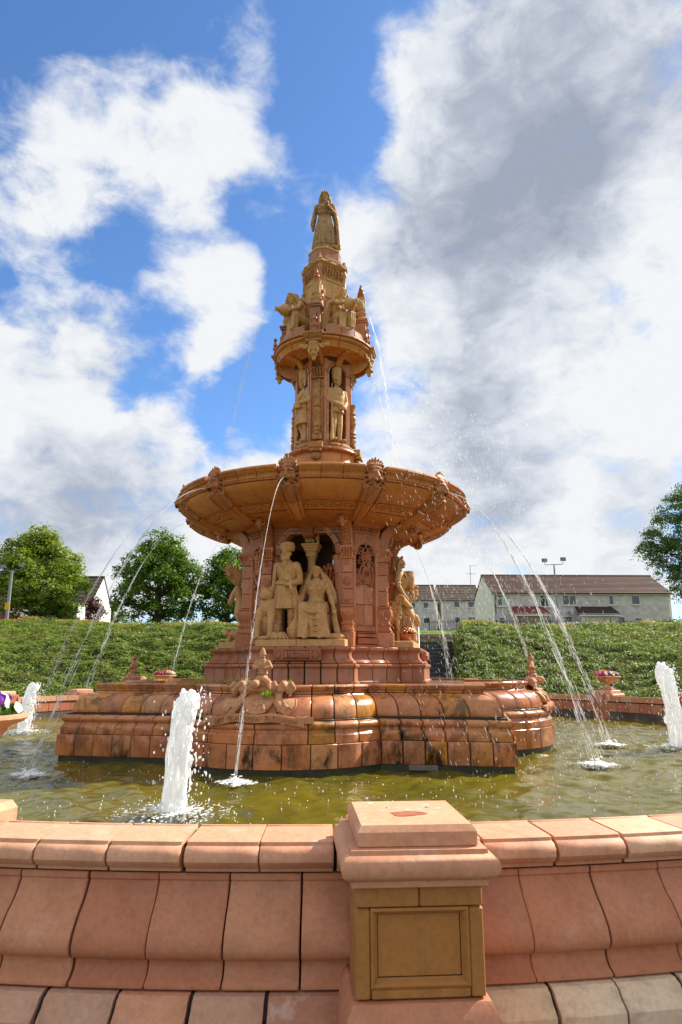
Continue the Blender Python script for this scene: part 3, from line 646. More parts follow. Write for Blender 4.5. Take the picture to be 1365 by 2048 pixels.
mb = MB(); mb.loft([[(*p, z) for p in outline(d)] for d, z in ((.02, .0907), (.02, .41), (.09, .43), (.10, .74), (.2, .76), (.30, 1.0), (.45, 1.06), (.46, 1.2), (.64, 1.203), (.66, 1.12))]); obj('joint_core', mb, M_joint, FT)
mb = MB(); mb.loft([[(*p, 1.165) for p in outline(.58)], [(*p, 1.166) for p in outline(.58)]])
m, t, b = new_mat('shallow_water'); b.inputs['Base Color'].default_value = (.16, .09, .03, 1); b.inputs['Roughness'].default_value = .06
t.link(t.n('ShaderNodeBump', i_Strength=.5, i_Distance=.03, i_Height=t.noise(t.n('ShaderNodeTexCoord').outputs['Object'], 11, 4, .6)).outputs[0], b.inputs['Normal'])
M_shal = m
obj('basin_water', mb, M_shal, FT)
# small bronze-white grille at the waterline
mb = MB(); mb.box(2.08, -3.635, .015, 2.50, -3.60, .088)
for i in range(15): mb.box(2.095 + i * .0275, -3.648, .02, 2.11 + i * .0275, -3.63, .083)
obj('drain_grille', mb, plain('grille', (.24, .22, .19), .5), FT)

# ---- stepped plinth under the groups
poly = []
for k in range(4): poly += [q4(p, k) for p in ((-1.04, -2.18), (1.04, -2.18), (1.04, -1.74), (1.74, -1.04))]
def off_poly(pl, d):
    n = len(pl); out = []
    for i in range(n):
        a, b_, c = (Vector(pl[(i + j) % n]) for j in (-1, 0, 1))
        e1, e2 = (b_ - a).normalized(), (c - b_).normalized(); n1, n2 = Vector((-e1.y, e1.x)), Vector((-e2.y, e2.x))
        m_ = n1 + n2; out.append(tuple(b_ + m_ * (d / max(m_.dot(n1), .2))))
    return out
_pc = {}
def edgeP(i):
    def f(u, d):
        if d not in _pc: _pc[d] = off_poly(poly, d)
        a, b_ = _pc[d][i], _pc[d][(i + 1) % len(poly)]
        return (a[0] + (b_[0] - a[0]) * u, a[1] + (b_[1] - a[1]) * u)
    return f
tier1 = [(-.035, 1.17), (-.035, 1.215), (-.005, 1.232), (0, 1.24), (0, 1.452), (-.012, 1.458), (-.018, 1.47), (-.03, 1.482), (-.034, 1.503), (-.025, 1.524), (0, 1.534), (.03, 1.537)]
tier2 = [(.025, 1.543), (.025, 1.562), (.04, 1.575), (.075, 1.60), (.105, 1.64), (.118, 1.69), (.112, 1.735), (.09, 1.762), (.072, 1.775), (.072, 1.785), (.06, 1.792), (.06, 1.832), (.09, 1.838)]
for i in range(len(poly)):
    nb = (7, 1, 3, 1)[i % 4] if i % 4 != 1 else 1
    nb = {0: 7, 1: 2, 2: 3, 3: 2}[i % 4]
    U = [j / nb for j in range(nb + 1)]; g = .012 if nb > 3 else .018
    stones('plinth_block', M_pink, edgeP(i), U, tier1, .5, .007, 1)
    stones('ogee_block', M_pink, edgeP(i), U, tier2, .5, .007, 1)
mb = MB()
for d, z in ((.03, 1.16), (.03, 1.53), (.15, 1.56), (.15, 1.82), (.16, 1.832)): pass
mb.loft([[(*p, z) for p in off_poly(poly, d)] for d, z in ((.03, 1.16), (.03, 1.53), (.14, 1.56), (.14, 1.80), (.15, 1.834))]); obj('joint_core', mb, M_joint, FT)
for k in range(4):
    a = (-.84, -.06, .84)
    for j in range(2):
        mb = MB(); mb.box(a[j] + .003, -1.98, 1.84, a[j + 1] - .003, -1.3, 1.972, .01); obj('group_slab', mb, M_buff, FT, rz=R(90 * k))
# name tablet with raised lettering
tb = MB(); F0 = -2.18 + .005
tb.box(-.44, F0 - .004, 1.585, .44, F0 + .12, 1.805, .012)
obj('tablet', tb, M_pink, FT)
tb = MB(); tb.box(-.25, F0 - .032, 1.625, .25, F0 + .05, 1.768, .02)
for s in (-1, 1):
    tb.tube([(s * .262, F0 - .028, 1.612), (s * .262, F0 - .028, 1.782)], .022, 8)
    for j in range(7):
        an = -1.1 + j * .37; tb.cap((s * .30, F0 - .012, 1.695), (s * (.30 + .115 * math.cos(an)), F0 - .02, 1.695 + .085 * math.sin(an)), .022, .012, 7)
for j in range(9): tb.ell((-.2 + j * .05, F0 - .02, 1.782), (.026, .014, .014), n=8, m=5); tb.ell((-.2 + j * .05, F0 - .02, 1.612), (.026, .014, .012), n=8, m=5)
obj('cartouche', tb, M_pink, FT)
tm = text_mesh('INDIA', .14, .016); tm.transform(Matrix.Translation((0, F0 - .04, 1.697)) @ Matrix.Rotation(R(90), 4, 'X')); link('lettering', tm, M_pink, FT)
for k in (1, 3):        # side tablets, leaves only
    tb = MB(); tb.box(-.34, F0 - .01, 1.60, .34, F0 + .1, 1.79, .015)
    for j in range(14): tb.ell((-.28 + j * .043, F0 - .02, 1.69 + .05 * math.sin(j * 2.1)), (.035, .03, .04), (0, j * .7, 0), 8, 6)
    obj('leaf_tablet', tb, M_pink, FT, rz=R(90 * k))

# ---- core: four arched faces, eight pilasters, four panelled diagonals
SPR, RA = 3.62, .555
mesh_q = {}
def four(name, mb_or_me, mat, ks=range(4), smooth=38, **pr):
    me = mb_or_me if not isinstance(mb_or_me, MB) else mb_or_me.mesh(name, smooth)
    for k in ks: link(name, me, mat, FT, rz=R(90 * k), **pr)
n = 20; mb = MB()
A = arc(0, SPR, RA, math.pi, 0, n)
for y0, y1 in ((-1.36, -1.12),):
    v = []; f = []
    for x, z in A: v += [(x, y0, z), (x, y0, 4.30), (x, y1, z), (x, y1, 4.30)]
    for i in range(n):
        a = 4 * i; b_ = a + 4
        f += [(a, b_, b_ + 1, a + 1), (a + 2, a + 3, b_ + 3, b_ + 2), (a, a + 2, b_ + 2, b_)]
    mb.add(v, f)
for s in (-1, 1): mb.box(min(s * .555, s * .92), -1.358, 3.62, max(s * .555, s * .92), -1.12, 4.3)
four('spandrel', mb, M_core)
for j in range(9):            # arch stones
    a0, a1 = math.pi - (j + .04) * math.pi / 9, math.pi - (j + .96) * math.pi / 9; mb = MB(); rings = []
    for i in range(5):
        a = a0 + (a1 - a0) * i / 4
        rings.append([(r_ * math.cos(a), y, SPR + r_ * math.sin(a)) for r_, y in ((.552, -1.2), (.552, -1.385), (.565, -1.40), (.60, -1.40), (.605, -1.415), (.635, -1.425), (.665, -1.42), (.672, -1.36), (.672, -1.2))])
    mb.loft(rings); four('arch_stone', mb, M_core)
mb = MB(); mb.loft([[(-w_, y0, z), (w_, y0, z), (w_, -1.2, z), (-w_, -1.2, z)] for w_, y0, z in ((.05, -1.44, 3.98), (.10, -1.50, 4.0), (.11, -1.52, 4.03), (.10, -1.47, 4.06), (.115, -1.50, 4.14), (.125, -1.53, 4.22))])
for j in range(5): mb.cap((-.07 + j * .035, -1.5, 4.04), (-.085 + j * .0425, -1.52, 4.18), .014, .018, 6)
four('keystone', mb, M_core)
# jambs and colonnettes inside the arch
for s in (-1, 1):
    mb = MB(); mb.box(min(s * .60, s * .70), -1.36, 1.84, max(s * .60, s * .70), -1.0, 3.62); four('jamb', mb, M_core)
    mb = MB(); mb.lathe([(.075, 1.97), (.075, 2.2), (.05, 2.22), (.062, 2.25), (.045, 2.28), (.043, 3.25), (.058, 3.27), (.048, 3.30), (.07, 3.36), (.085, 3.42), (.075, 3.44), (.075, 3.5), (.09, 3.54), (.09, 3.61)], 14, (s * .565, -1.29, 0)); four('colonnette', mb, M_core)
    # pilaster: pedestal, carved bulb, shaft with three discs, leafy capital
    cx = s * .80
    def bx(h, y, z0, z1, b=.008): 
        m_ = MB(); m_.box(cx - h, y, z0, cx + h, -1.2, z1, b); return m_
    four('pilaster_base', bx(.135, -1.60, 1.84, 2.13, .012), M_core)
    mb = MB(); mb.loft([[(cx - h, y, z), (cx - h * .55, y - .012, z), (cx + h * .55, y - .012, z), (cx + h, y, z), (cx + h, -1.25, z), (cx - h, -1.25, z)] for h, y, z in ((.118, -1.56, 2.135), (.125, -1.565, 2.16), (.112, -1.545, 2.18), (.10, -1.525, 2.215), (.105, -1.53, 2.25), (.118, -1.55, 2.27), (.118, -1.55, 2.285), (.10, -1.52, 2.30), (.092, -1.51, 2.33), (.10, -1.53, 2.37), (.118, -1.56, 2.44), (.125, -1.57, 2.51), (.118, -1.555, 2.56), (.105, -1.53, 2.585), (.12, -1.55, 2.60), (.12, -1.55, 2.625), (.10, -1.51, 2.635))])
    for j in range(6):
        mb.ell((cx + .055 * math.cos(j * 1.047 + .5), -1.565, 2.48 + .045 * math.sin(j * 1.047 + .5)), (.03, .02, .03), n=8, m=5)
    four('pilaster_vase', mb, M_core)
    for z0, z1 in ((2.64, 2.93), (2.935, 3.24), (3.245, 3.505)): four('pilaster_shaft', bx(.10, -1.49, z0, z1), M_core)
    for z0, z1 in ((2.66, 2.92), (3.25, 3.49)):
        mb = MB(); mb.box(cx - .07, -1.5, z0 + .06 if z0 < 3 else z0, cx + .07, -1.46, z1, .006); four('pilaster_panel', mb, M_core)
    for z_, r_ in ((3.08, .088), (2.66, .07), (3.44, .062)):
        mb = MB()
        for rr_, hh in ((r_, .012), (r_ * .7, .02), (r_ * .3, .03)):
            mb.push((cx, -1.49, z_), (R(90), 0, 0)); mb.lathe([(rr_, -.01), (rr_, hh), (rr_ * .86, hh + .006), (rr_ * .80, hh - .004), (.001, hh - .004)], 20, cap=False); mb.pop()
        four('rosette', mb, M_core)
    mb = MB(); mb.loft([[(cx - h, y, z), (cx + h, y, z), (cx + h, -1.25, z), (cx - h, -1.25, z)] for h, y, z in ((.105, -1.495, 3.51), (.115, -1.51, 3.52), (.115, -1.51, 3.535), (.10, -1.49, 3.54), (.10, -1.49, 3.63), (.125, -1.54, 3.71), (.135, -1.555, 3.725), (.135, -1.555, 3.765))])
    for j in range(5):
        xx = cx - .1 + j * .05; mb.chain([(xx, -1.495, 3.545), (xx, -1.525, 3.62), (xx * 1.0 + (j - 2) * .006, -1.57, 3.69), (xx + (j - 2) * .008, -1.585, 3.675)], [.022, .026, .024, .014], 6)
    for j in (-1, 1): mb.ell((cx + j * .12, -1.55, 3.70), .04, n=8, m=6)
    four('capital', mb, M_core)
    # acanthus bracket from capital to bowl
    path = [(-1.46, 3.77), (-1.47, 3.90), (-1.52, 4.04), (-1.62, 4.15), (-1.78, 4.21), (-1.98, 4.235)]
    mb = MB(); rings = []
    for i, (y, z) in enumerate(path):
        ty, tz = (path[min(i + 1, 5)][0] - path[max(i - 1, 0)][0]), (path[min(i + 1, 5)][1] - path[max(i - 1, 0)][1]); L_ = math.hypot(ty, tz); ny, nz = -tz / L_, ty / L_
        w_ = .105 - .004 * i
        rings.append([(cx + x * w_, y + ny * h, z + nz * h) for x, h in ((-1, -.12), (-1, .03), (-.8, .055), (-.6, .03), (-.15, .04), (0, .06), (.15, .04), (.6, .03), (.8, .055), (1, .03), (1, -.12))])
    mb.loft(rings)
    for i in range(9):
        t_ = (i + .5) / 9 * 4.6; i0 = int(t_); fr = t_ - i0
        y = path[i0][0] + (path[i0 + 1][0] - path[i0][0]) * fr; z = path[i0][1] + (path[i0 + 1][1] - path[i0][1]) * fr
        for q in (-1, 1): mb.cap((cx, y - .05, z - .03), (cx + q * .075, y - .045, z + .02), .02, .009, 6)
    sp_ = [(cx, -2.0 - .075 * math.cos(a) * (1 - a / 14), 4.14 - .075 * math.sin(a) * (1 - a / 14)) for a in np.linspace(-1.6, 8, 22)]
    mb.tube(sp_, [.05 - .0012 * i for i in range(22)], 7)
    mb.ell((cx, -2.0, 4.14), (.1, .04, .04), n=8, m=6)
    four('bracket', mb, M_core)
# dentil cornice over each arch
mb = MB(); mb.box(-.69, -1.46, 4.245, .69, -1.2, 4.30); mb.box(-.69, -1.405, 4.05, .69, -1.2, 4.08); mb.box(-.69, -1.375, 4.08, .69, -1.2, 4.245)
mb.loft([[(-.69, y, z), (.69, y, z), (.69, -1.2, z), (-.69, -1.2, z)] for y, z in ((-1.42, 4.165), (-1.50, 4.20), (-1.56, 4.245))])
four('cornice', mb, M_core)
mb = MB()
for j in range(30):
    x = -.68 + j * 1.36 / 29
    if abs(x) > .13: mb.box(x - .014, -1.42, 4.095, x + .014, -1.37, 4.16)
four('dentils', mb, M_core, kind='stuff')
# diagonal faces (built at local azimuth 45, half width .318, plane at 1.50)
def diag(name, mb, mat, ks=range(4), **pr):
    me = mb.mesh(name, 38)
    for k in ks: link(name, me, mat, FT, rz=R(90 * k + 45), **pr)
mb = MB(); mb.box(-.33, -1.47, 1.84, .33, -1.2, 4.3); diag('diagonal_wall', mb, M_joint)
for s in (-1, 1):
    mb = MB(); mb.box(min(s * .235, s * .335), -1.565, 1.84, max(s * .235, s * .335), -1.45, 3.62, .008); diag('panel_stile', mb, M_core)
for z0, z1 in ((1.90, 2.02), (2.03, 2.10), (2.105, 2.13)):
    mb = MB(); mb.box(-.232, -1.60 - .02 * (z0 < 2), z0, .232, -1.45, z1, .01); diag('sill_block', mb, M_orange)
mb = MB(); mb.box(-.30, -1.64, 1.84, .30, -1.45, 1.895, .01); diag('sill_block', mb, M_orange)
mb = MB(); mb.box(-.232, -1.56, 2.14, .232, -1.45, 2.25, .008); diag('panel_rail', mb, M_core)
for z0, z1 in ((2.255, 2.66), (2.665, 3.05), (3.055, 3.36)):
    for x0, x1 in (((-.23, .0), (.0, .23)) if z0 < 3 else ((-.23, .23),)):
        mb = MB(); mb.box(x0 + .003, -1.50, z0, x1 - .003, -1.45, z1, .005); diag('panel_tile', mb, M_core)
A = arc(0, 3.62, .235, math.pi, 0, 14); mb = MB(); v = []; f = []
for x, z in A: v += [(x, -1.565, z), (x * 1.43, -1.565, min(3.62 + (z - 3.62) * 1.43, 4.06) if abs(x) < .23 else 3.62), (x, -1.45, z)]
for i in range(14): a = 3 * i; f += [(a, a + 3, a + 4, a + 1), (a, a + 2, a + 5, a + 3)]
mb.add(v, f); mb.box(-.335, -1.555, 3.62, -.2, -1.45, 4.06); mb.box(.2, -1.555, 3.62, .335, -1.45, 4.06); mb.box(-.3, -1.553, 3.84, .3, -1.45, 4.06)
diag('panel_arch', mb, M_core)
mb = MB(); mb.box(-.34, -1.60, 4.06, .34, -1.2, 4.09); mb.loft([[(-.36, y, z), (.36, y, z), (.36, -1.2, z), (-.36, -1.2, z)] for y, z in ((-1.60, 4.165), (-1.66, 4.20), (-1.72, 4.245), (-1.72, 4.29))]); mb.box(-.34, -1.57, 4.09, .34, -1.2, 4.165)
for j in range(15): mb.box(-.325 + j * .045, -1.61, 4.10, -.30 + j * .045, -1.55, 4.158)
diag('cornice', mb, M_core)
def spiral(mb, c, r0, turns, a0, rad, y, sgn=1, n=20, dirn=1):
    mb.tube([(c[0] + sgn * r0 * (1 - .85 * i / n) * math.cos(a0 + dirn * turns * TAU * i / n), y - .012 * math.sin(i * .5), c[1] + r0 * (1 - .85 * i / n) * math.sin(a0 + dirn * turns * TAU * i / n)) for i in range(n + 1)], [rad * (1 - .4 * i / n) for i in range(n + 1)], 6)
mb = MB()
for s in (-1, 1):
    spiral(mb, (s * .11, 3.72), .085, 1.3, -1.4, .020, -1.545, s)
    spiral(mb, (s * .13, 3.50), .075, 1.3, 1.2, .020, -1.545, s)
    spiral(mb, (s * .12, 3.30), .07, 1.2, 2.2, .018, -1.545, s)
    spiral(mb, (s * .17, 3.06), .05, 1.2, 2.6, .018, -1.545, s)
    mb.tube([(s * .03, -1.55, 3.78), (s * .10, -1.57, 3.62), (s * .06, -1.57, 3.45), (s * .13, -1.57, 3.38), (s * .19, -1.56, 3.2), (s * .19, -1.55, 3.05)], [.016, .022, .024, .02, .018, .012], 6)
    mb.tube([(s * .02, -1.56, 3.5), (s * .08, -1.58, 3.3), (s * .07, -1.57, 3.18), (s * .02, -1.56, 3.12)], .018, 6)
for j in range(8): mb.ell((.07 * math.cos(j * .785), -1.58, 3.60 + .075 * math.sin(j * .785)), (.04, .03, .025), (0, -j * .785, 0), 8, 6)
mb.ell((0, -1.59, 3.60), (.05, .04, .055)); mb.ell((0, -1.57, 3.12), (.045, .03, .04)); mb.ell((0, -1.57, 3.84), (.03, .02, .04))
for j in range(5): mb.cap((0, -1.56, 3.40), (.09 * math.sin(-1 + j * .5), -1.575, 3.40 - .13 * math.cos(-1 + j * .5)), .02, .01, 6)
diag('scrollwork', mb, M_core)
# inside of the core
mb = MB(); mb.box(-.9, -.9, 1.84, .9, .9, 1.96); mb.lathe([(1.33, 4.1), (1.33, 4.28)], 24); mb.lathe([(.26, 1.9), (.22, 4.1)], 16); obj('core_interior', mb, M_dark, FT)
mb = MB(); mb.box(-.5, 1.05, 1.96, .5, 1.35, 2.95, .05); mb.ell((-.2, 1.2, 3.05), (.2, .2, .35)); obj('rear_group_back', mb, M_buff, FT)

# ---- the great bowl
panel_p = [(2.62, 4.425), (2.66, 4.438), (2.74, 4.475), (2.82, 4.525), (2.89, 4.58), (2.945, 4.64), (2.975, 4.69), (2.985, 4.725)]
def ringp(name, mat, n, a0, half, prof, back, nseg, gap=.12, sub=1, off=0.0):
    w_ = 2 * half / sub; me = block(circ, -w_ / 2 + gap, w_ / 2 - gap, nseg, prof, back, .008).mesh(name, 40)
    for k in range(n):
        for j in range(sub): link(name, me, mat, FT, rz=R(a0 + k * 360 / n - half + w_ * (j + .5)))
ringp('bowl_panel', M_bowl, 12, 15, 12.4, panel_p, 2.5, 8)
ringp('carved_band', M_bowl, 12, 15, 12.4, [(2.36, 4.315), (2.37, 4.312), (2.395, 4.33), (2.58, 4.41), (2.595, 4.405), (2.612, 4.418)], 2.2, 8)
ringp('lower_panel', M_bowl, 12, 15, 12.4, [(2.02, 4.235), (2.1, 4.245), (2.35, 4.306)], 1.9, 8)
mb = MB(); mb.lathe([(1.2, 4.225), (2.05, 4.24)], 72, cap=False); obj('bowl_soffit', mb, M_bowl, FT)
mb = MB(); mb.lathe([(1.9, 4.26), (2.37, 4.345), (2.6, 4.45), (2.75, 4.52), (2.9, 4.65), (2.94, 4.74), (2.95, 4.95), (2.88, 4.95), (2.7, 4.75), (1.0, 4.6)], 72, cap=False); obj('joint_core', mb, M_joint, FT)
rim_p = [(2.99, 4.735), (3.015, 4.742), (3.012, 4.775), (3.02, 4.83), (3.05, 4.875), (3.075, 4.888), (3.078, 4.90), (3.10, 4.912), (3.118, 4.94), (3.112, 4.97), (3.085, 4.986), (3.02, 4.99)]
ringp('rim_block', M_bowl, 12, 15, 11.2, rim_p, 2.86, 3, .09, 3)
mb = MB(); mb.lathe([(2.9, 4.88), (2.9, 4.885), (.5, 4.885)], 64, cap=False); obj('bowl_water', mb, M_shal, FT)
mb = MB()       # egg moulding and carved scrolls, one segment, copied round
for j in range(20):
    a = 4.4 + j * 1.115; x, y = circ(a - 15, 3.03); mb.ell((x, y, 4.775), (.02, .02, .018), n=6, m=4); x, y = circ(a - 15, 3.06); mb.ell((x, y, 4.865), (.018, .02, .014), n=6, m=4)
eg = mb.mesh('egg_moulding', 60, False)
mb = MB()
def bandpt(u, v_): 
    r_ = 2.395 + .185 * v_; z = 4.33 + .08 * v_ - .012; x, y = circ(u, r_); return (x, y, z)
for q in range(-3, 4):
    for s in (-1, 1):
        c = (q * 3.1, .5)
        mb.tube([bandpt(c[0] + s * (1.5 * (1 - .8 * i / 14)) * math.cos(i * .62 + q), c[1] + .36 * (1 - .8 * i / 14) * math.sin(i * .62 + q)) for i in range(15)], [.017 - .0007 * i for i in range(15)], 5)
for q in range(24): mb.ell(bandpt(-10.6 + q * .92, .5 + .3 * math.sin(q * 1.7)), (.03, .022, .016), (0, 0, q * .9), 6, 4)
cs = mb.mesh('carved_scroll', 60, False)
for k in range(12): link('egg_moulding', eg, M_bowl, FT, rz=R(15 + 30 * k), kind='stuff'); link('carved_scroll', cs, M_bowl, FT, rz=R(15 + 30 * k), kind='stuff')
# ribs
def rib(path, name):
    mb = MB(); rings = []; n = len(path)
    for i, (r_, z, w_) in enumerate(path):
        a, b_ = path[max(i - 1, 0)], path[min(i + 1, n - 1)]; tr, tz = b_[0] - a[0], b_[1] - a[1]; L_ = math.hypot(tr, tz); nr_, nz_ = -tz / L_, tr / L_
        if nz_ > 0: nr_, nz_ = -nr_, -nz_
        rings.append([(x * w_, -(r_ + nr_ * h), z + nz_ * h) for x, h in ((-1, -.06), (-1, .045), (-.93, .055), (-.74, .055), (-.68, .03), (-.6, .035), (-.3, .075), (0, .09), (.3, .075), (.6, .035), (.68, .03), (.74, .055), (.93, .055), (1, .045), (1, -.06))])
    mb.loft(rings); return mb.mesh(name, 45)
r1 = rib([(2.975, 4.56, .185), (2.93, 4.585, .18), (2.84, 4.525, .17), (2.76, 4.47, .165), (2.69, 4.435, .16)][1:], 'rib_stone'); 
r1 = rib([(3.0, 4.62, .19), (2.94, 4.57, .185), (2.86, 4.515, .175), (2.77, 4.465, .168), (2.68, 4.425, .16)], 'rib_stone')
r2 = rib([(2.665, 4.418, .165), (2.55, 4.37, .155), (2.42, 4.315, .145), (2.28, 4.27, .135), (2.18, 4.245, .128), (2.14, 4.235, .11)], 'rib_stone')
mb = MB()
for j in range(9): mb.ell((0, -(2.93 - j * .028), 4.50 - j * .017 + .012), (.05, .02, .02), n=8, m=4)
for k in range(12): link('rib_stone', r1, M_lion, FT, rz=R(30 * k)); link('rib_stone', r2, M_bowl, FT, rz=R(30 * k))
# lion masks
mb = MB()
mb.box(-.205, -.03, -.21, .205, .12, .2); mb.ell((0, .045, .2), (.205, .085, .07), n=20, m=10)
for s in (-1, 1): mb.cap((s * .19, -.03, -.2), (s * .2, -.04, .18), .022, .026, 8)
mb.ell((0, -.07, .02), (.150, .125, .185)); mb.ell((0, -.18, -.05), (.078, .075, .052)); mb.ell((0, -.245, -.022), (.04, .028, .024))
mb.cap((0, -.17, .10), (0, -.235, -.015), .03, .034); mb.ell((0, -.14, .15), (.11, .05, .05))
for s in (-1, 1):
    mb.ell((s * .062, -.178, .092), (.055, .034, .018), (0, s * .4, 0)); mb.ell((s * .06, -.16, .048), (.022, .018, .012)); mb.ell((s * .10, -.12, -.03), (.055, .055, .06)); mb.ell((s * .042, -.222, -.066), (.04, .034, .032))
    mb.ell((s * .15, -.06, .15), (.04, .05, .045))
    for j in range(7):
        a = -1.25 + j * .42; mb.chain([(s * .15 * math.cos(a), -.07, .02 + .19 * math.sin(a)), (s * .185 * math.cos(a + .12), -.075, .0 + .22 * math.sin(a + .12)), (s * .205 * math.cos(a - .1), -.04, -.01 + .235 * math.sin(a - .1))], [.02, .024, .012], 8)
mb.ell((0, -.15, -.125), (.05, .05, .028)); mb.ell((0, -.13, -.17), (.055, .05, .05))
for j in range(9):
    a = (j - 4) * .26; L_ = .335 - abs(j - 4) * .025
    mb.chain([(.09 * math.sin(a), -.10, .13), (.15 * math.sin(a), -.11, .22), ((L_ - .1) * math.sin(a) * .85, -.08, .12 + (L_ - .15)), (L_ * math.sin(a) * .8, -.1, .10 + L_ * math.cos(a * .7) * .78)], [.03, .04, .034, .018], 8)
lion = remesh(mb, .0085, 2, .4)
mb = MB(); mb.push((0, -.225, -.108), (R(90), 0, 0)); mb.lathe([(.001, -.03), (.03, -.03), (.03, .012), (.022, .012), (.02, .0), (.001, -.01)], 12, cap=False); mb.pop(); sp_m = mb.mesh('spout')
for k in range(12):
    lm = link('lion_mask', lion, M_lion, FT, (*circ(30 * k, 2.93), 4.775), R(30 * k)); link('spout', sp_m, M_joint, lm)


# ================================================================ upper tiers of the fountain
def ringz(name, mat, prof, back, n, a0=0.0, nseg=3, gap=.5):
    w_ = 360 / n; me = block(circ, -w_ / 2 + gap, w_ / 2 - gap, nseg, prof, back, .006).mesh(name, 40)
    for k in range(n): link(name, me, mat, FT, rz=R(a0 + k * w_))
ringz('drum_base_block', M_orange, [(.86, 4.88), (.86, 5.55), (.84, 5.60), (.80, 5.62), (.78, 5.66), (.775, 5.70)], .5, 12)
ringz('drum_base_block', M_bowl, [(.775, 5.705), (.775, 5.76), (.74, 5.78), (.73, 5.80), (.73, 5.93), (.75, 5.95), (.76, 5.965)], .5, 8, 22.5, 5)
ringz('roll_block', M_orange, [(.76, 5.97), (.80, 5.985), (.825, 6.02), (.815, 6.06), (.77, 6.09), (.74, 6.10), (.72, 6.12)], .4, 8, 0, 5)
ringz('step_block', M_top, [(.72, 6.122), (.72, 6.16), (.68, 6.20), (.66, 6.205), (.66, 6.24), (.63, 6.255)], .3, 8, 22.5, 5)
mb = MB(); mb.lathe([(.7, 4.9), (.7, 6.0), (.6, 6.2), (.6, 6.25), (.285, 6.26), (.285, 8.1), (.6, 8.15), (.9, 8.4), (.9, 8.56)], 32); obj('joint_core', mb, M_dark, FT)
# carved consoles on the base under the columns
mb = MB(); mb.box(-.155, -.86, 6.02, .155, -.6, 6.16, .012); mb.box(-.135, -.85, 5.95, .135, -.6, 6.02, .006)
for j in range(6): mb.ell((-.11 + j * .044, -.86, 5.97 - .015 * (j % 2)), (.03, .03, .03), n=8, m=6)
mb.ell((0, -.80, 5.86), (.12, .06, .09)); mb.cap((-.09, -.8, 5.9), (.09, -.8, 5.84), .03, .03); mb.ell((.05, -.84, 5.80), .035, n=8, m=6)
four('console', mb, M_top)
# four columns with candelabra
for z0, z1 in ((6.255, 6.60), (6.605, 6.93), (6.935, 7.26), (7.265, 7.5), (7.505, 7.69)):
    mb = MB(); mb.loft([[(-.145, -.42, z), (-.135, -.60, z), (-.07, -.605, z), (-.055, -.645, z), (.055, -.645, z), (.07, -.605, z), (.135, -.60, z), (.145, -.42, z), (.13, -.25, z), (-.13, -.25, z)] for z in (z0, z1 - .004)]); four('column_stone', mb, M_top)
mb = MB(); mb.loft([[(-h, y, z), (h, y, z), (h, -.45, z), (-h, -.45, z)] for h, y, z in ((.13, -.62, 7.695), (.155, -.665, 7.71), (.155, -.665, 7.73), (.135, -.64, 7.74), (.135, -.64, 7.85), (.165, -.70, 7.92), (.165, -.70, 7.95))])
for j in range(5): mb.chain([(-.12 + j * .06, -.64, 7.75), (-.125 + j * .0625, -.68, 7.84), (-.135 + j * .0675, -.72, 7.91), (-.135 + j * .0675, -.735, 7.88)], [.025, .03, .028, .014], 6)
for s in (-1, 1): mb.ell((s * .16, -.66, 7.90), .035, n=8, m=6)
four('column_capital', mb, M_top)
mb = MB(); mb.box(-.10, -.73, 6.25, .10, -.6, 6.37, .008)
mb.lathe([(.085, 6.37), (.09, 6.40), (.07, 6.42), (.06, 6.44), (.085, 6.47), (.088, 6.49), (.075, 6.51), (.07, 6.53), (.082, 6.545), (.09, 6.56), (.075, 6.58), (.075, 6.76), (.088, 6.79), (.09, 6.81), (.06, 6.83), (.07, 6.86), (.088, 6.92), (.075, 6.97), (.06, 7.0), (.085, 7.02), (.085, 7.04), (.06, 7.06), (.055, 7.13), (.07, 7.18), (.08, 7.22), (.085, 7.25), (.05, 7.27), (.02, 7.29)], 14, (0, -.665, 0)); four('candelabrum', mb, M_top)
# niches at the diagonals: arch plates, archivolts, back walls
A = arc(0, 7.84, .225, math.pi, 0, 14); mb = MB(); v = []; f = []
for x, z in A: v += [(x, -.56, z), (x, -.56, 8.34), (x, -.45, z), (x, -.45, 8.34)]
for i in range(14): a = 4 * i; f += [(a, a + 4, a + 5, a + 1), (a, a + 2, a + 6, a + 4)]
mb.add(v, f)
for s in (-1, 1): mb.box(min(s * .225, s * .34), -.56, 6.25, max(s * .225, s * .34), -.45, 8.34)
diag('niche_wall', mb, M_core)
for j in range(5):
    mb = MB(); rings = []
    for i in range(5):
        a = math.pi - (j + .04 + .92 * i / 4) * math.pi / 5
        rings.append([(r_ * math.cos(a), y, 7.84 + r_ * math.sin(a)) for r_, y in ((.222, -.5), (.222, -.575), (.235, -.585), (.26, -.58), (.275, -.59), (.285, -.58), (.285, -.5))])
    mb.loft(rings); diag('niche_arch_stone', mb, M_pink)
for s in (-1, 1):
    for z0, z1 in ((6.26, 6.6), (6.6, 7.0), (7.0, 7.4), (7.4, 7.83)):
        mb = MB(); mb.box(min(s * .222, s * .28), -.575, z0 + .003, max(s * .222, s * .28), -.5, z1 - .003, .006); diag('niche_jamb', mb, M_core)
mb = MB(); mb.loft([[(x, y, z) for x, y in ((-.07, -.5), (-.07, f_), (.07, f_), (.07, -.5))] for f_, z in ((-.60, 8.05), (-.66, 8.12), (-.72, 8.22), (-.86, 8.30))]); diag('niche_keystone', mb, M_bowl)
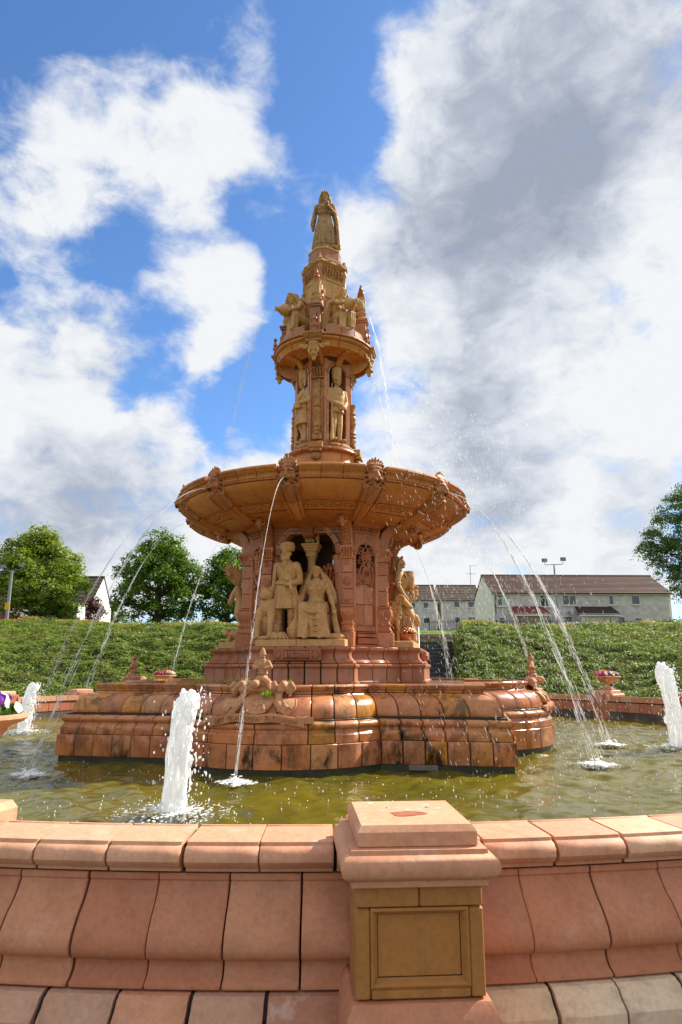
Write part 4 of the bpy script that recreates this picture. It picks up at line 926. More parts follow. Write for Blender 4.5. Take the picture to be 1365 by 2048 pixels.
# coved underside, brackets, pendants, cornice
mb = MB(); mb.lathe([(.60, 8.17), (.66, 8.21), (.76, 8.245), (.90, 8.275), (1.0, 8.285), (1.0, 8.32), (.6, 8.4)], 48, cap=False); obj('cove', mb, M_bowl, FT)
for a in range(8):
    mb = MB(); mb.loft([[(x, -r_, z) for x, z in ((-.06, z0), (.06, z0), (.06, z0 + .08), (-.06, z0 + .08))] for r_, z0 in ((.6, 8.10), (.70, 8.165), (.84, 8.22), (.98, 8.245))]) if a % 2 else None
    if a % 2: four_ = link('cove_rib', mb.mesh('cove_rib'), M_bowl, FT, rz=R(45 * a + 22 * 0))
path = [(-.60, 7.93), (-.64, 8.05), (-.72, 8.14), (-.84, 8.19), (-1.0, 8.205)]
mb = MB(); rings = []
for i, (y, z) in enumerate(path): 
    w_ = .13; rings.append([(-w_, y, z), (0, y - .015, z - .012), (w_, y, z), (w_, y + .02, 8.33), (-w_, y + .02, 8.33)])
mb.loft(rings); four('cove_bracket', mb, M_bowl)
mb = MB()      # side wings closing the cove down to the capitals
for s in (-1, 1):
    A2 = [(.62, 7.95)] + [(.66 + .40 * math.sin(t_), 7.95 + .24 * (1 - math.cos(t_)) + .05 * math.sin(t_)) for t_ in np.linspace(.15, 1.5, 7)] + [(1.05, 8.34), (.6, 8.34)]
    mb.push((s * .12, 0, 0)); mb.add([(x, -r_, z) for x in (-.02, .02) for r_, z in A2], [tuple(range(len(A2))), tuple(range(len(A2), 2 * len(A2)))[::-1]] + [(j, (j + 1) % len(A2), len(A2) + (j + 1) % len(A2), len(A2) + j) for j in range(len(A2))]); mb.pop()
four('cove_web', mb, M_bowl)
ringz('cornice_stone', M_bowl, [(1.0, 8.275), (1.03, 8.28), (1.035, 8.30), (1.05, 8.315), (1.055, 8.34), (1.08, 8.36), (1.085, 8.38), (1.06, 8.395), (1.055, 8.41), (1.09, 8.425), (1.13, 8.45), (1.135, 8.475), (1.12, 8.49)], .7, 12, 15, 4, .35)
ringz('cornice_stone', M_top, [(1.115, 8.494), (1.15, 8.50), (1.165, 8.52), (1.16, 8.545), (1.13, 8.56), (1.05, 8.575)], .7, 12, 0, 4, .35)
mb = MB(); mb.loft([[(-h, y, z), (h, y, z), (h, -.95, z), (-h, -.95, z)] for h, y, z in ((.16, -1.10, 8.33), (.18, -1.14, 8.36), (.18, -1.14, 8.41), (.17, -1.12, 8.42), (.20, -1.18, 8.47), (.205, -1.19, 8.49), (.205, -1.19, 8.50), (.225, -1.21, 8.515), (.225, -1.21, 8.56), (.20, -1.18, 8.575))])
four('cornice_break', mb, M_top)
mb = MB(); mb.lathe([(.12, 8.33), (.125, 8.31), (.11, 8.29), (.10, 8.26), (.085, 8.22), (.075, 8.20), (.085, 8.185), (.085, 8.17), (.065, 8.15), (.06, 8.11), (.07, 8.08), (.10, 8.065), (.10, 8.05), (.06, 8.03), (.045, 8.0), (.05, 7.975), (.035, 7.94), (.005, 7.915)], 16, (0, -1.06, 0))
for s in (-1, 1):
    mb.tube([(s * (.13 + .02 * i), -1.08 + .004 * i, 8.30 - .10 * math.sin(i * .5) * (1 - i / 12)) for i in range(12)], [.03 - .0015 * i for i in range(12)], 6)
    mb.tube([(s * (.21 + .055 * (1 - i / 16) * math.cos(i * .6)), -1.08, 8.24 + .055 * (1 - i / 16) * math.sin(i * .6)) for i in range(15)], [.024 - .0012 * i for i in range(15)], 6)
    mb.tube([(s * (.31 + .04 * (1 - i / 16) * math.cos(2 + i * .6)), -1.05, 8.28 + .04 * (1 - i / 16) * math.sin(2 + i * .6)) for i in range(15)], [.02 - .001 * i for i in range(15)], 6)
    mb.chain([(s * .08, -1.08, 8.24), (s * .10, -1.1, 8.14), (s * .07, -1.09, 8.07)], [.035, .03, .012], 7)
four('pendant', mb, M_buff)
# statue platforms at the diagonals, pinnacle pedestals on the axes
for j in range(3):
    me = block(circ, -31 + j * 20.8 + .3, -31 + (j + 1) * 20.8 - .3, 4, [(.985, 8.56), (.985, 8.80), (.97, 8.81)], .4).mesh('platform_block', 40)
    for k in range(4): link('platform_block', me, M_pink, FT, rz=R(45 + 90 * k))
me = block(circ, -30, 30, 12, [(.95, 8.812), (.965, 8.822), (.965, 8.842), (.93, 8.852)], .3).mesh('platform_slab', 40)
for k in range(4): link('platform_slab', me, M_buff, FT, rz=R(45 + 90 * k))
mb = MB(); mb.lathe([(.8, 8.5), (.8, 8.8), (.42, 8.84)], 24); obj('platform_core', mb, M_joint, FT)
mb = MB(); mb.box(-.14, -1.06, 8.57, .14, -.72, 8.64, .008); mb.box(-.115, -1.0, 8.64, .115, -.74, 9.25, .008); mb.box(-.135, -1.03, 9.25, .135, -.72, 9.29, .006); mb.box(-.15, -1.05, 9.29, .15, -.71, 9.35, .01); four('pinnacle_pedestal', mb, M_pink)
mb = MB(); mb.lathe([(.055, 8.64), (.06, 8.70), (.045, 8.72), (.07, 8.76), (.075, 8.80), (.04, 8.84), (.045, 8.90), (.065, 8.93), (.055, 8.97), (.035, 9.0), (.045, 9.05), (.05, 9.10), (.02, 9.14)], 12, (0, -1.03, 0)); four('small_candelabrum', mb, M_orange)
mb = MB(); mb.lathe([(.12, 9.35), (.125, 9.38), (.09, 9.40), (.085, 9.43), (.11, 9.46), (.13, 9.50), (.135, 9.52), (.08, 9.54), (.06, 9.57), (.075, 9.60), (.10, 9.64), (.105, 9.70), (.098, 9.86), (.115, 9.89), (.118, 9.915), (.085, 9.93), (.075, 9.945)], 16, (0, -.88, 0))
for j in range(10): a = j * .628; mb.cap((.09 * math.cos(a), -.88 + .09 * math.sin(a), 9.62), (.1 * math.cos(a), -.88 + .1 * math.sin(a), 9.85), .02, .018, 6)
four('pinnacle_vase', mb, M_buff)
mb = MB(); mb.lathe([(.07, 9.945), (.085, 9.97), (.09, 9.99), (.055, 10.01), (.06, 10.03), (.08, 10.05), (.075, 10.07), (.045, 10.09), (.06, 10.115), (.062, 10.13), (.035, 10.15), (.045, 10.18), (.035, 10.21), (.02, 10.24), (.028, 10.26), (.005, 10.29)], 14, (0, -.88, 0)); four('pinnacle_finial', mb, M_orange)
mb = MB(); mb.lathe([(.05, 8.575), (.055, 8.62), (.035, 8.64), (.05, 8.68), (.03, 8.72), (.022, 8.78), (.04, 8.80), (.045, 8.83), (.02, 8.86), (.005, 8.88)], 10, (0, -1.14, 0)); 
me = mb.mesh('edge_finial')
for a in (68, 112, 158, -68, -112): link('edge_finial', me, M_orange, FT, rz=R(a))
# flying scroll from pinnacle to shaft
mb = MB(); mb.tube([(0, -.80, 9.62), (0, -.70, 9.72), (0, -.6, 9.86), (0, -.5, 10.02), (0, -.44, 10.15)], [.05, .05, .045, .04, .035], 6)
for j in range(5): mb.ell((0, -.78 + j * .075, 9.75 + j * .095), .035, n=8, m=6)
mb.tube([(0, -.68 - .1 * math.cos(a) * (1 - a / 9), 9.42 + .12 * math.sin(a) * (1 - a / 9)) for a in np.linspace(-1, 6.5, 18)], [.032 - .0012 * i for i in range(18)], 6)
four('flying_scroll', mb, M_top)
# square shaft turned to the diagonals, corner colonnettes, cornice
def rsq(h, c=0.0): 
    q = h * math.sqrt(2)
    if c <= 0: return [(0, -q), (q, 0), (0, q), (-q, 0)]
    return [p for k in range(4) for p in (q4((-c, -(q - c)), k), q4((c, -(q - c)), k))]
mb = MB(); mb.loft([[(*p, z) for p in rsq(.315, .05)] for z in (8.8, 10.36)]); obj('shaft_core', mb, M_joint, FT)
for z0, z1, mt in ((8.85, 9.2, M_pink), (9.205, 9.55, M_pink), (9.555, 9.85, M_pink), (9.855, 10.36, M_buff)):
    mb = MB(); mb.box(-.27, -.335, z0, .27, -.29, z1 - .004, .006)
    if mt is M_buff: mb.box(-.28, -.355, 10.29, .28, -.3, 10.355, .006); mb.box(-.28, -.35, 9.86, -.19, -.3, 10.29, .006); mb.box(.19, -.35, 9.86, .28, -.3, 10.29, .006)
    diag('shaft_panel', mb, mt)
for s in (-1, 1):
    for z0, z1 in ((8.85, 9.4), (9.405, 9.95), (9.955, 10.36)):
        mb = MB(); mb.box(min(s * .25, s * .335), -.365, z0, max(s * .25, s * .335), -.28, z1 - .004, .012); diag('shaft_strip', mb, M_top)
mb = MB(); mb.lathe([(.11, 8.85), (.11, 9.3), (.08, 9.33), (.075, 9.7), (.10, 9.73), (.11, 9.77), (.09, 9.80), (.09, 9.86), (.12, 9.90), (.12, 9.93), (.07, 9.95), (.06, 10.10), (.08, 10.12), (.085, 10.16), (.06, 10.19), (.055, 10.5), (.075, 10.53), (.08, 10.60), (.06, 10.64), (.055, 10.74), (.075, 10.76), (.085, 10.80), (.06, 10.83), (.03, 10.87), (.045, 10.90), (.005, 10.94)], 12, (0, -.47, 0)); four('corner_colonnette', mb, M_top)
mb = MB(); mb.loft([[(*p, z) for p in rsq(h, .07)] for h, z in ((.345, 10.362), (.35, 10.40), (.335, 10.42), (.34, 10.50), (.365, 10.60), (.395, 10.64), (.40, 10.655), (.40, 10.67))])
obj('shaft_frieze', mb, M_top, FT)
mb = MB(); mb.loft([[(*p, z) for p in rsq(h, .07)] for h, z in ((.40, 10.674), (.43, 10.69), (.445, 10.71), (.44, 10.735), (.38, 10.76), (.365, 10.775))]); obj('shaft_cornice', mb, M_buff, FT)
mb = MB()
for j in range(7): mb.cap((-.24 + j * .08, -.345, 10.46), (-.24 + j * .08, -.375, 10.60), .022, .028, 6)
diag('frieze_leaves', mb, M_top, kind='stuff')
mb = MB(); mb.loft([[(*p, z) for p in rsq(h, .10)] for h, z in ((.365, 10.778), (.365, 10.90), (.35, 10.915))]); obj('statue_pedestal', mb, M_top, FT)
mb = MB(); mb.loft([[(*p, z) for p in rsq(h, .12)] for h, z in ((.345, 10.918), (.345, 11.12), (.33, 11.13))]); obj('statue_pedestal', mb, M_pink, FT)
mb = MB(); mb.loft([[(*p, z) for p in rsq(h, .13)] for h, z in ((.35, 11.132), (.36, 11.15), (.355, 11.19), (.30, 11.24), (.28, 11.27))]); obj('statue_pedestal', mb, M_buff, FT)
mb = MB(); mb.cap((-.09, -.50, 10.70), (0, -.51, 10.82), .03, .025, 7); mb.cap((.09, -.50, 10.70), (0, -.51, 10.82), .03, .025, 7); mb.ell((0, -.52, 10.78), .045, n=8, m=6); mb.cap((0, -.5, 10.82), (0, -.5, 10.92), .03, .015, 7)
for s in (-1, 1): mb.tube([(s * (.1 + .03 * i), -.49 + .018 * i, 10.74 - .02 * math.sin(i)) for i in range(7)], .02, 6)
four('gablet', mb, M_buff)

# ---- crests on the four lobes: three shields, helmet, bust, mantling and motto ribbon
def lob(R_, z, out=0.0):
    """point on the bull-nose of the front lobe at arc offset R_ and height z"""
    d = np.interp(z, [.70, .75, .80, .86, .93, .99, 1.035, 1.066, 1.10, 1.2], [.05, .15, .15, .158, .185, .235, .30, .395, .42, .40])
    a = R_ / 1.75; rr = LR - d + out
    return (rr * math.sin(a), -(LC + rr * math.cos(a)), z)
def P_(R_, z, o): return lob(R_, z, o)
def shield(cx, w_, z0, z1, th_):
    rows = 14; rings = []; mb = MB()
    for i in range(rows):
        t_ = i / (rows - 1); z = z0 + (z1 - z0) * t_; hw = w_ * (math.sin(min((.03 + t_) * 1.9, 1.5708)) ** .8)
        rings.append([lob(cx + hw * x, z, o) for x, o in ((-1, -.1), (-1, th_ * .55), (-.93, th_ * .8), (-.86, th_ * .62), (-.5, th_ * .86), (0, th_), (.5, th_ * .86), (.86, th_ * .62), (.93, th_ * .8), (1, th_ * .55), (1, -.1))])
    mb.loft(rings); return mb
four('shield', shield(0, .225, .775, 1.10, .11), M_crest)
for q in (-1, 1): four('side_shield', shield(q * .39, .165, .785, 1.03, .075), M_crest)
mb = MB()       # charges on the shields: tree, bird, bell, fish
mb.chain([P_(0, .86, .10), P_(.005, .95, .115), P_(0, 1.02, .11)], [.02, .016, .014], 8)
for j in range(9): a = j * .7; mb.ell(P_(.075 * math.cos(a), 1.0 + .05 * math.sin(a), .105), (.034, .02, .026), n=8, m=6)
mb.ell(P_(0, 1.07, .11), (.05, .025, .022)); mb.cap(P_(.10, .95, .10), P_(.105, .90, .105), .018, .028, 8); mb.chain([P_(-.12, .86, .095), P_(0, .835, .11), P_(.12, .86, .095)], [.014, .024, .014], 8)
mb.chain([P_(.36, 1.0, .07), P_(.40, .93, .09), P_(.36, .86, .085), P_(.40, .82, .07)], [.022, .034, .03, .016], 8); mb.cap(P_(.40, .95, .085), P_(.48, .90, .07), .022, .012, 8)
mb.chain([P_(-.44, .98, .07), P_(-.38, .93, .085), P_(-.42, .86, .08)], [.02, .028, .018], 8); mb.cap(P_(-.36, .99, .075), P_(-.33, .84, .075), .014, .014, 8)
for s in (-1, 1):       # curling mantling leaves spilling from the helmet
    for j in range(8):
        u = .16 + .045 * j; zz = 1.17 + .035 * math.sin(j * 1.9)
        mb.chain([P_(s * (u - .05), 1.20, .0), P_(s * u, zz + .05, .07), P_(s * (u + .035), zz + .0, .115), P_(s * (u + .03), zz - .055, .10), P_(s * (u + .005), zz - .075, .075)], [.03, .034, .03, .022, .010], 8)
    for j in range(5): u = .23 + .02 * j; mb.chain([P_(s * u, 1.12, .06), P_(s * (u + .025), 1.04 - .03 * j, .08), P_(s * (u - .005), .97 - .035 * j, .06)], [.022, .022, .008], 7)
    mb.ell(P_(s * .50, 1.17, .05), (.05, .045, .04)); mb.ell(P_(s * .36, 1.24, .03), (.06, .055, .045))
for j in range(11): mb.chain([P_(-.17 + .034 * j, 1.10, .07), P_(-.18 + .036 * j, 1.15, .12), P_(-.17 + .034 * j, 1.21, .10)], [.018, .024, .02], 7)
mb.ell((0, -4.20, 1.235), (.17, .13, .075)); mb.cap((-.04, -4.28, 1.255), (-.055, -4.40, 1.235), .062, .07, 14); mb.chain([(.03, -4.3, 1.32), (.11, -4.31, 1.27), (.15, -4.34, 1.17)], [.04, .05, .025], 10); mb.ell((0, -4.24, 1.32), (.10, .09, .055))
crest = remesh(mb, .008, 1, .3); four('crest', crest, M_crest)
# bust
mb = MB(); mb.lathe([(.075, 1.36), (.09, 1.39), (.075, 1.41), (.085, 1.43)], 16, (0, -4.22, 0)); mb.ell((0, -4.22, 1.50), (.095, .07, .085)); mb.ell((0, -4.22, 1.44), (.08, .065, .05))
for s in (-1, 1): mb.chain([(s * .085, -4.22, 1.55), (s * .125, -4.23, 1.48), (s * .06, -4.29, 1.46)], [.035, .036, .028], 8)
mb.ell((0, -4.22, 1.575), (.06, .05, .03)); mb.ell((0, -4.23, 1.63), (.042, .046, .052)); mb.ell((0, -4.275, 1.625), (.012, .014, .016)); mb.lathe([(.058, 1.655), (.052, 1.67), (.045, 1.69), (.035, 1.72), (.02, 1.75), (.001, 1.765)], 12, (0, -4.22, 0))
bust = remesh(mb, .0075, 1); four('crest_bust', bust, M_crest)
# ribbon with motto
def ribpt(x, zz, o): return lob(x, .0 + zz, 0)[:0] or (lambda a, rr: (rr * math.sin(a), -(LC + rr * math.cos(a)), zz))(x / 1.93, LR - .04 + o)
def wav(x): return .765 + .022 * math.cos(x * 5.2) - .016 * math.cos(x * 10)
mb = MB(); rings = []
for i in range(49):
    x = -.70 + 1.40 * i / 48; zc = wav(x) + (.0 if abs(x) < .62 else -.03 * (abs(x) - .62) / .08)
    rings.append([ribpt(x, zc - .055, .0), ribpt(x, zc - .055, .05), ribpt(x, zc + .055, .045), ribpt(x, zc + .055, -.05)])
mb.loft(rings)
for s in (-1, 1): mb.loft([[ribpt(s * x, z - .05, .0), ribpt(s * x, z - .05, .03), ribpt(s * x, z + .045, .03), ribpt(s * x, z + .045, -.05)] for x, z in ((.60, .755), (.68, .74), (.76, .755), (.84, .735))])
four('ribbon', mb, M_crest)
def motto(s, w_, size):
    me = text_mesh(s, size, .014); me.transform(Matrix.Scale(1.0, 4)); n = len(me.vertices); co = np.empty(n * 3); me.vertices.foreach_get('co', co); co = co.reshape(-1, 3)
    sx = w_ / (co[:, 0].max() - co[:, 0].min())
    out = [ribpt(x * sx, wav(x * sx) + y, .056 + z) for x, y, z in co]
    me.vertices.foreach_set('co', np.array(out).ravel()); me.update(); return me
me = motto('LET  GLASGOW  FLOURISH', 1.2, .098); four('motto_lettering', me, M_crest)

# ---- niche figures and other statues come next


# ================================================================ statues
def ring(z, rx, ry, cx=0.0, cy=0.0, n=72, folds=0, amp=0.0, ph=0.0, sharp=1.0, tz=0.0):
    out = []
    for j in range(n):
        a = TAU * j / n; k = 0
        if folds: k = amp * ((.5 + .5 * math.sin(folds * a + ph)) ** sharp + .35 * math.sin(folds * 1.7 * a + 2 * ph) - .4)
        out.append((cx + (rx + k) * math.sin(a), cy - (ry + k) * math.cos(a), z + tz * math.cos(a)))
    return out
def head(mb, c, yaw=0.0, pitch=0.0, s=1.0, hair=None, beard=False):
    mb.push(c, (pitch, 0, yaw), s)
    mb.ell((0, .012, .028), (.076, .096, .098), n=18, m=12); mb.ell((0, -.032, -.052), (.056, .062, .062), n=16, m=10)
    mb.cap((0, -.088, .022), (0, -.108, -.022), .0095, .0155, 8); mb.ell((0, -.088, .036), (.058, .018, .011), n=14)
    for q in (-1, 1):
        mb.ell((q * .031, -.083, .014), (.015, .011, .008), n=10); mb.ell((q * .038, -.062, -.022), (.027, .028, .026)); mb.ell((q * .078, .012, -.005), (.013, .022, .03))
        mb.ell((q * .012, -.097, -.026), (.011, .01, .008), n=8)
    mb.ell((0, -.091, -.050), (.024, .012, .0055)); mb.ell((0, -.088, -.060), (.02, .012, .0065)); mb.ell((0, -.082, -.088), (.024, .02, .018))
    mb.cap((0, .025, -.2), (0, .01, -.06), .056, .052, 14)
    if beard:
        mb.ell((0, -.06, -.085), (.062, .05, .055)); mb.ell((0, -.065, -.125), (.04, .035, .045))
        for q in (-1, 1): mb.cap((q * .004, -.105, -.040), (q * .045, -.088, -.050), .011, .007, 8); mb.cap((q * .07, -.02, 0), (q * .05, -.06, -.09), .025, .028, 8)
    if hair == 'long':
        mb.ell((0, .03, .045), (.088, .095, .092), n=18, m=12)
        for q in (-1, 1): mb.chain([(q * .05, -.055, .11), (q * .086, -.01, .05), (q * .09, .04, -.06), (q * .085, .06, -.17)], [.03, .034, .036, .026], 10)
        mb.chain([(0, .09, .05), (0, .11, -.08), (0, .10, -.2)], [.07, .075, .05], 12)
    if hair == 'bun':
        mb.ell((0, .03, .045), (.086, .092, .090), n=18, m=12); mb.ell((0, .12, .0), (.055, .055, .055))
        for q in (-1, 1): mb.chain([(0, -.07, .115), (q * .06, -.045, .08), (q * .088, .02, .01)], [.022, .028, .028], 10)
    mb.pop()
def hand(mb, w, d, up=(0, 0, 1), s=1.0, curl=.5):
    w, d, up = Vector(w), Vector(d).normalized(), Vector(up); sd = d.cross(up).normalized(); up = sd.cross(d).normalized()
    for k in range(3): mb.cap(w + sd * (k - 1) * .022 * s, w + d * .075 * s + sd * (k - 1) * .026 * s, .022 * s, .02 * s, 8)
    for k in range(4):
        o = sd * (k - 1.5) * .021 * s; L_ = (.07, .082, .078, .06)[k] * s; p0 = w + d * .08 * s + o
        d1 = (d - up * curl * .7).normalized(); d2 = (d - up * curl * 2.2).normalized()
        mb.chain([p0, p0 + d1 * L_ * .55, p0 + d1 * L_ * .55 + d2 * L_ * .5], [.0115 * s, .0105 * s, .009 * s], 7)
    mb.chain([w + sd * -.03 * s + d * .015 * s, w + sd * -.055 * s + d * .055 * s - up * .015, w + sd * -.05 * s + d * .09 * s - up * .03], [.014 * s, .012 * s, .010 * s], 7)
def swag(mb, a, b, sag, r, n=8, out=(0, 0, 0)):
    a, b = Vector(a), Vector(b); pts = []
    for i in range(n + 1):
        t_ = i / n; p = a.lerp(b, t_); h = 4 * t_ * (1 - t_); pts.append(p + Vector(out) * h - Vector((0, 0, sag * h)))
    mb.tube(pts, [r * (.55 + .45 * math.sin(math.pi * min(max(i / n, .08), .92))) for i in range(n + 1)], 8)
def wloc(Rr, F, z, az=0.0):
    x, y = Rr, -F; a = R(PH + az); return (x * math.cos(a) - y * math.sin(a), x * math.sin(a) + y * math.cos(a), z)
def statue(name, mb, vox, label, cat, loc, rz, mat=None, sm=2, group=None):
    o = link(name, remesh(mb, vox, sm, .35), mat or M_buff, None, loc, rz); return tag(o, label, cat, group)
SZ = 1.973
# ---- front group: standing man
mb = MB()
for sx, knee, ank, toe in ((-1, (-.155, -.045, .48), (-.165, .01, .09), (-.205, -.16, .035)), (1, (.115, -.05, .48), (.105, .01, .09), (.135, -.17, .035))):
    mb.chain([(sx * .10, 0, .9), knee, ((knee[0] + ank[0]) / 2, .01, .33), ank], [.115, .075, .078, .05], 12); mb.cap(ank, (toe[0], toe[1], .04), .052, .04, 10); mb.ell((ank[0], .04, .05), (.045, .05, .05))
    for i in range(7): z = .14 + i * .05; t_ = (z - .09) / .39; mb.push((ank[0] + (knee[0] - ank[0]) * t_, .005 - .03 * t_, z), (.25 * (-1) ** i, .12, 0)); mb.lathe([(.068 + .014 * t_, -.008), (.078 + .012 * t_, 0), (.068 + .014 * t_, .008)], 16); mb.pop()
mb.loft([ring(.575, .285, .225, -.02, .0, 96, 13, .035, .4, 1.4), ring(.66, .27, .21, -.02, 0, 96, 13, .032, .4, 1.4), ring(.82, .235, .185, -.015, 0, 96, 13, .022, .4), ring(.95, .205, .16, -.01, 0, 96, 13, .012, .4), ring(1.04, .185, .145, 0, 0, 96)])
for i in range(3): mb.push((0, 0, 1.04 + i * .032), (0, .08 - .05 * i, 0)); mb.lathe([(.19, -.02), (.205, 0), (.19, .02)], 40); mb.pop()
mb.push((0, 0, 0), (0, 0, 0), (.80, 1, 1))
mb.loft([ring(1.03, .185, .145), ring(1.15, .205, .15, 0, -.005), ring(1.27, .235, .16, 0, -.01), ring(1.38, .25, .15, 0, 0), ring(1.45, .215, .115, 0, .01), ring(1.505, .11, .085, 0, .015), ring(1.53, .07, .07, 0, .015)])
for q in (-1, 1): mb.ell((q * .215, .01, 1.405), (.09, .095, .085)); mb.ell((q * .09, -.115, 1.31), (.10, .05, .08))
mb.chain([(-.25, .01, 1.40), (-.285, .03, 1.24), (-.305, .03, 1.12), (-.325, -.03, .90)], [.085, .083, .066, .046], 12); hand(mb, (-.325, -.035, .885), (-.05, -.12, -1), (1, .1, 0), 1.0, .35)
mb.chain([(.25, .01, 1.40), (.30, .03, 1.24), (.315, .03, 1.12), (.17, -.19, 1.05)], [.085, .085, .075, .05], 12); hand(mb, (.17, -.19, 1.05), (-1, -.25, -.05), (0, -.5, 1), 1.05, .6)
mb.chain([(.15, -.21, 1.02), (.19, -.215, .93), (.2, -.19, .86)], [.035, .045, .03], 8)
for i in range(5): swag(mb, (-.20 + .01 * i, -.10, 1.44 - .03 * i), (.17, -.13 - .01 * i, 1.20 - .022 * i), .03 + .012 * i, .018, 8, (0, -.075, 0))
for i in range(4): swag(mb, (-.20 + .06 * i, -.06 - .035 * i, 1.45 - .01 * i), (-.24 + .045 * i, -.10, 1.18 - .01 * i), -.0, .016, 6, (-.01, -.04, 0))
for i in range(5): mb.chain([(-.24 - .02 * i, -.07 + .03 * i, 1.36), (-.26 - .018 * i, -.09 + .035 * i, 1.22), (-.25 - .012 * i, -.09 + .03 * i, 1.14)], [.03, .035, .02], 8)
mb.chain([(-.03, -.10, 1.50), (0, -.155, 1.38), (.0, -.165, 1.24)], [.012, .012, .012], 6)
mb.pop()
head(mb, (-.01, -.02, 1.645), -.18, .02, 1.16, None, True)
mb.push((-.01, -.015, 1.645), (0, 0, -.18), 1.14)
mb.ell((0, .025, .112), (.125, .128, .08), n=24, m=14)
for i in range(7):
    a_ = -.5 + i * .17; mb.tube([((.122 - .004 * abs(i - 3)) * math.sin(t_), .015 - (.126 - .004 * abs(i - 3)) * math.cos(t_), .112 + .018 * (i - 3) * .9 + .03 * a_ * math.sin(t_ + .6)) for t_ in np.linspace(0, TAU, 33)], .017, 7)
mb.ell((.02, -.02, .188), (.05, .05, .022)); mb.pop()
statue('statue', mb, .0085, 'buff stone statue of a turbaned man standing in the front arch', 'statue', wloc(-.36, 1.60, SZ), R(PH), group='buff stone figures in the front arch')
# ---- front group: seated woman with veil, scroll under her arm
mb = MB()
mb.box(-.24, -.10, 0, .26, .26, .52, .05)
for sx, kn, an in ((-1, (-.165, -.40, .585), (-.10, -.37, .10)), (1, (.165, -.40, .565), (.16, -.40, .10))):
    mb.chain([(sx * .10, .04, .60), kn, an], [.125, .10, .07], 14)
mb.cap((-.09, -.40, .055), (-.11, -.53, .035), .045, .036, 10); mb.cap((.16, -.42, .05), (.18, -.52, .04), .045, .036, 10)
mb.loft([ring(.035, .30, .155, .03, -.33, 96, 12, .05, .3, 1.5), ring(.18, .275, .145, .025, -.335, 96, 12, .045, .45, 1.5), ring(.36, .262, .135, .01, -.345, 96, 12, .03, .7, 1.3), ring(.50, .265, .13, 0, -.34, 96, 12, .015, .9), ring(.60, .25, .12, 0, -.33, 96)])
mb.loft([ring(.50, .27, .30, 0, -.10), ring(.60, .27, .31, 0, -.13), ring(.67, .24, .24, 0, -.08), ring(.72, .18, .16, 0, 0)])
mb.loft([ring(.60, .19, .15, 0, .02), ring(.72, .165, .125, 0, .01), ring(.80, .145, .11), ring(.90, .168, .125, 0, -.005), ring(1.0, .185, .125), ring(1.08, .18, .105, 0, .01), ring(1.135, .12, .08, 0, .015), ring(1.16, .06, .06, 0, .015)])
for q in (-1, 1): mb.ell((q * .075, -.105, .955), (.068, .055, .062)); mb.ell((q * .165, .01, 1.065), (.07, .075, .065))
mb.chain([(-.18, .01, 1.06), (-.265, .02, .85), (-.30, -.14, .63)], [.062, .055, .038], 12); hand(mb, (-.305, -.16, .62), (-.25, -.8, -.5), (0, -.4, 1), .95, .5)
mb.chain([(.18, .01, 1.06), (.285, .0, .83), (.37, -.18, .60)], [.062, .055, .038], 12); hand(mb, (.375, -.20, .585), (.3, -.7, -.65), (.4, -.5, .7), .95, .35)
head(mb, (0, -.02, 1.275), .06, .0, .98, 'bun')
mb.push((0, 0, 1.275)); mb.ell((0, .03, .03), (.10, .105, .105), n=18, m=12); mb.pop()
for q in (-1, 1):      # veil falling over the shoulders
    for i in range(4): mb.chain([(q * (.07 + .01 * i), -.03 + .03 * i, 1.36 - .02 * i), (q * (.115 + .015 * i), -.01 + .025 * i, 1.24), (q * (.165 + .035 * i), .0 + .02 * i, 1.08), (q * (.23 + .04 * i), .02 + .02 * i, .88), (q * (.27 + .035 * i), .03, .70)], [.02, .026, .03, .03, .024], 8)
mb.chain([(0, .10, 1.30), (0, .14, 1.1), (0, .16, .8)], [.09, .14, .16], 12)
for i in range(5): mb.chain([(-.30 - .015 * i, .0 - .03 * i, .84 - .02 * i), (-.34 - .012 * i, -.06 - .03 * i, .72), (-.31 - .02 * i, -.10 - .02 * i, .58), (-.35 - .02 * i, -.04, .46)], [.035, .042, .035, .02], 8)
for z_, rx, ry in ((1.125, .078, .068), (1.105, .092, .082), (1.085, .105, .092)):
    mb.tube([(rx * math.sin(a), -.005 - ry * math.cos(a), z_ - .02 * math.cos(a)) for a in np.linspace(0, TAU, 25)], .0095, 6)
for q in (-1, 1): mb.chain([(q * .075, -.10, 1.06), (q * .04, -.135, .99), (0, -.125, .925)], [.011, .011, .013], 6)
mb.tube([(.165 * math.sin(a) , -.13 * math.cos(a), .885) for a in np.linspace(0, TAU, 33)], .013, 6); mb.tube([(.155 * math.sin(a), -.125 * math.cos(a), .70) for a in np.linspace(0, TAU, 33)], .02, 6)
for i in range(6): swag(mb, (-.25 + .015 * i, -.22 - .05 * i, .69 - .02 * i), (.25, -.14 - .05 * i, .685 - .022 * i), .05 + .012 * i, .019, 8, (0, -.10, 0))
for i in range(5): swag(mb, (-.16 + .03 * i, -.48, .56 - .05 * i), (.19, -.48, .52 - .11 * i), .07 + .02 * i, .014, 8, (0, -.015, 0))
for i in range(7): mb.chain([(-.22 + .03 * i, -.48 - .01 * (i % 2), .56), (-.215 + .028 * i, -.48, .34), (-.23 + .026 * i, -.485 - .012 * (i % 2), .05)], [.008, .014, .018], 7)
for i in range(6): mb.chain([(.10 + .03 * i, -.49, .54 - .015 * i), (.13 + .03 * i, -.475, .30), (.16 + .038 * i, -.46, .045)], [.014, .02, .024], 7)
for i in range(4): mb.chain([(.36 + .012 * i, -.20 - .02 * i, .58), (.375 + .012 * i, -.19, .38), (.40 + .018 * i, -.18, .20), (.45 + .012 * i, -.2, .06)], [.03, .035, .035, .026], 8)
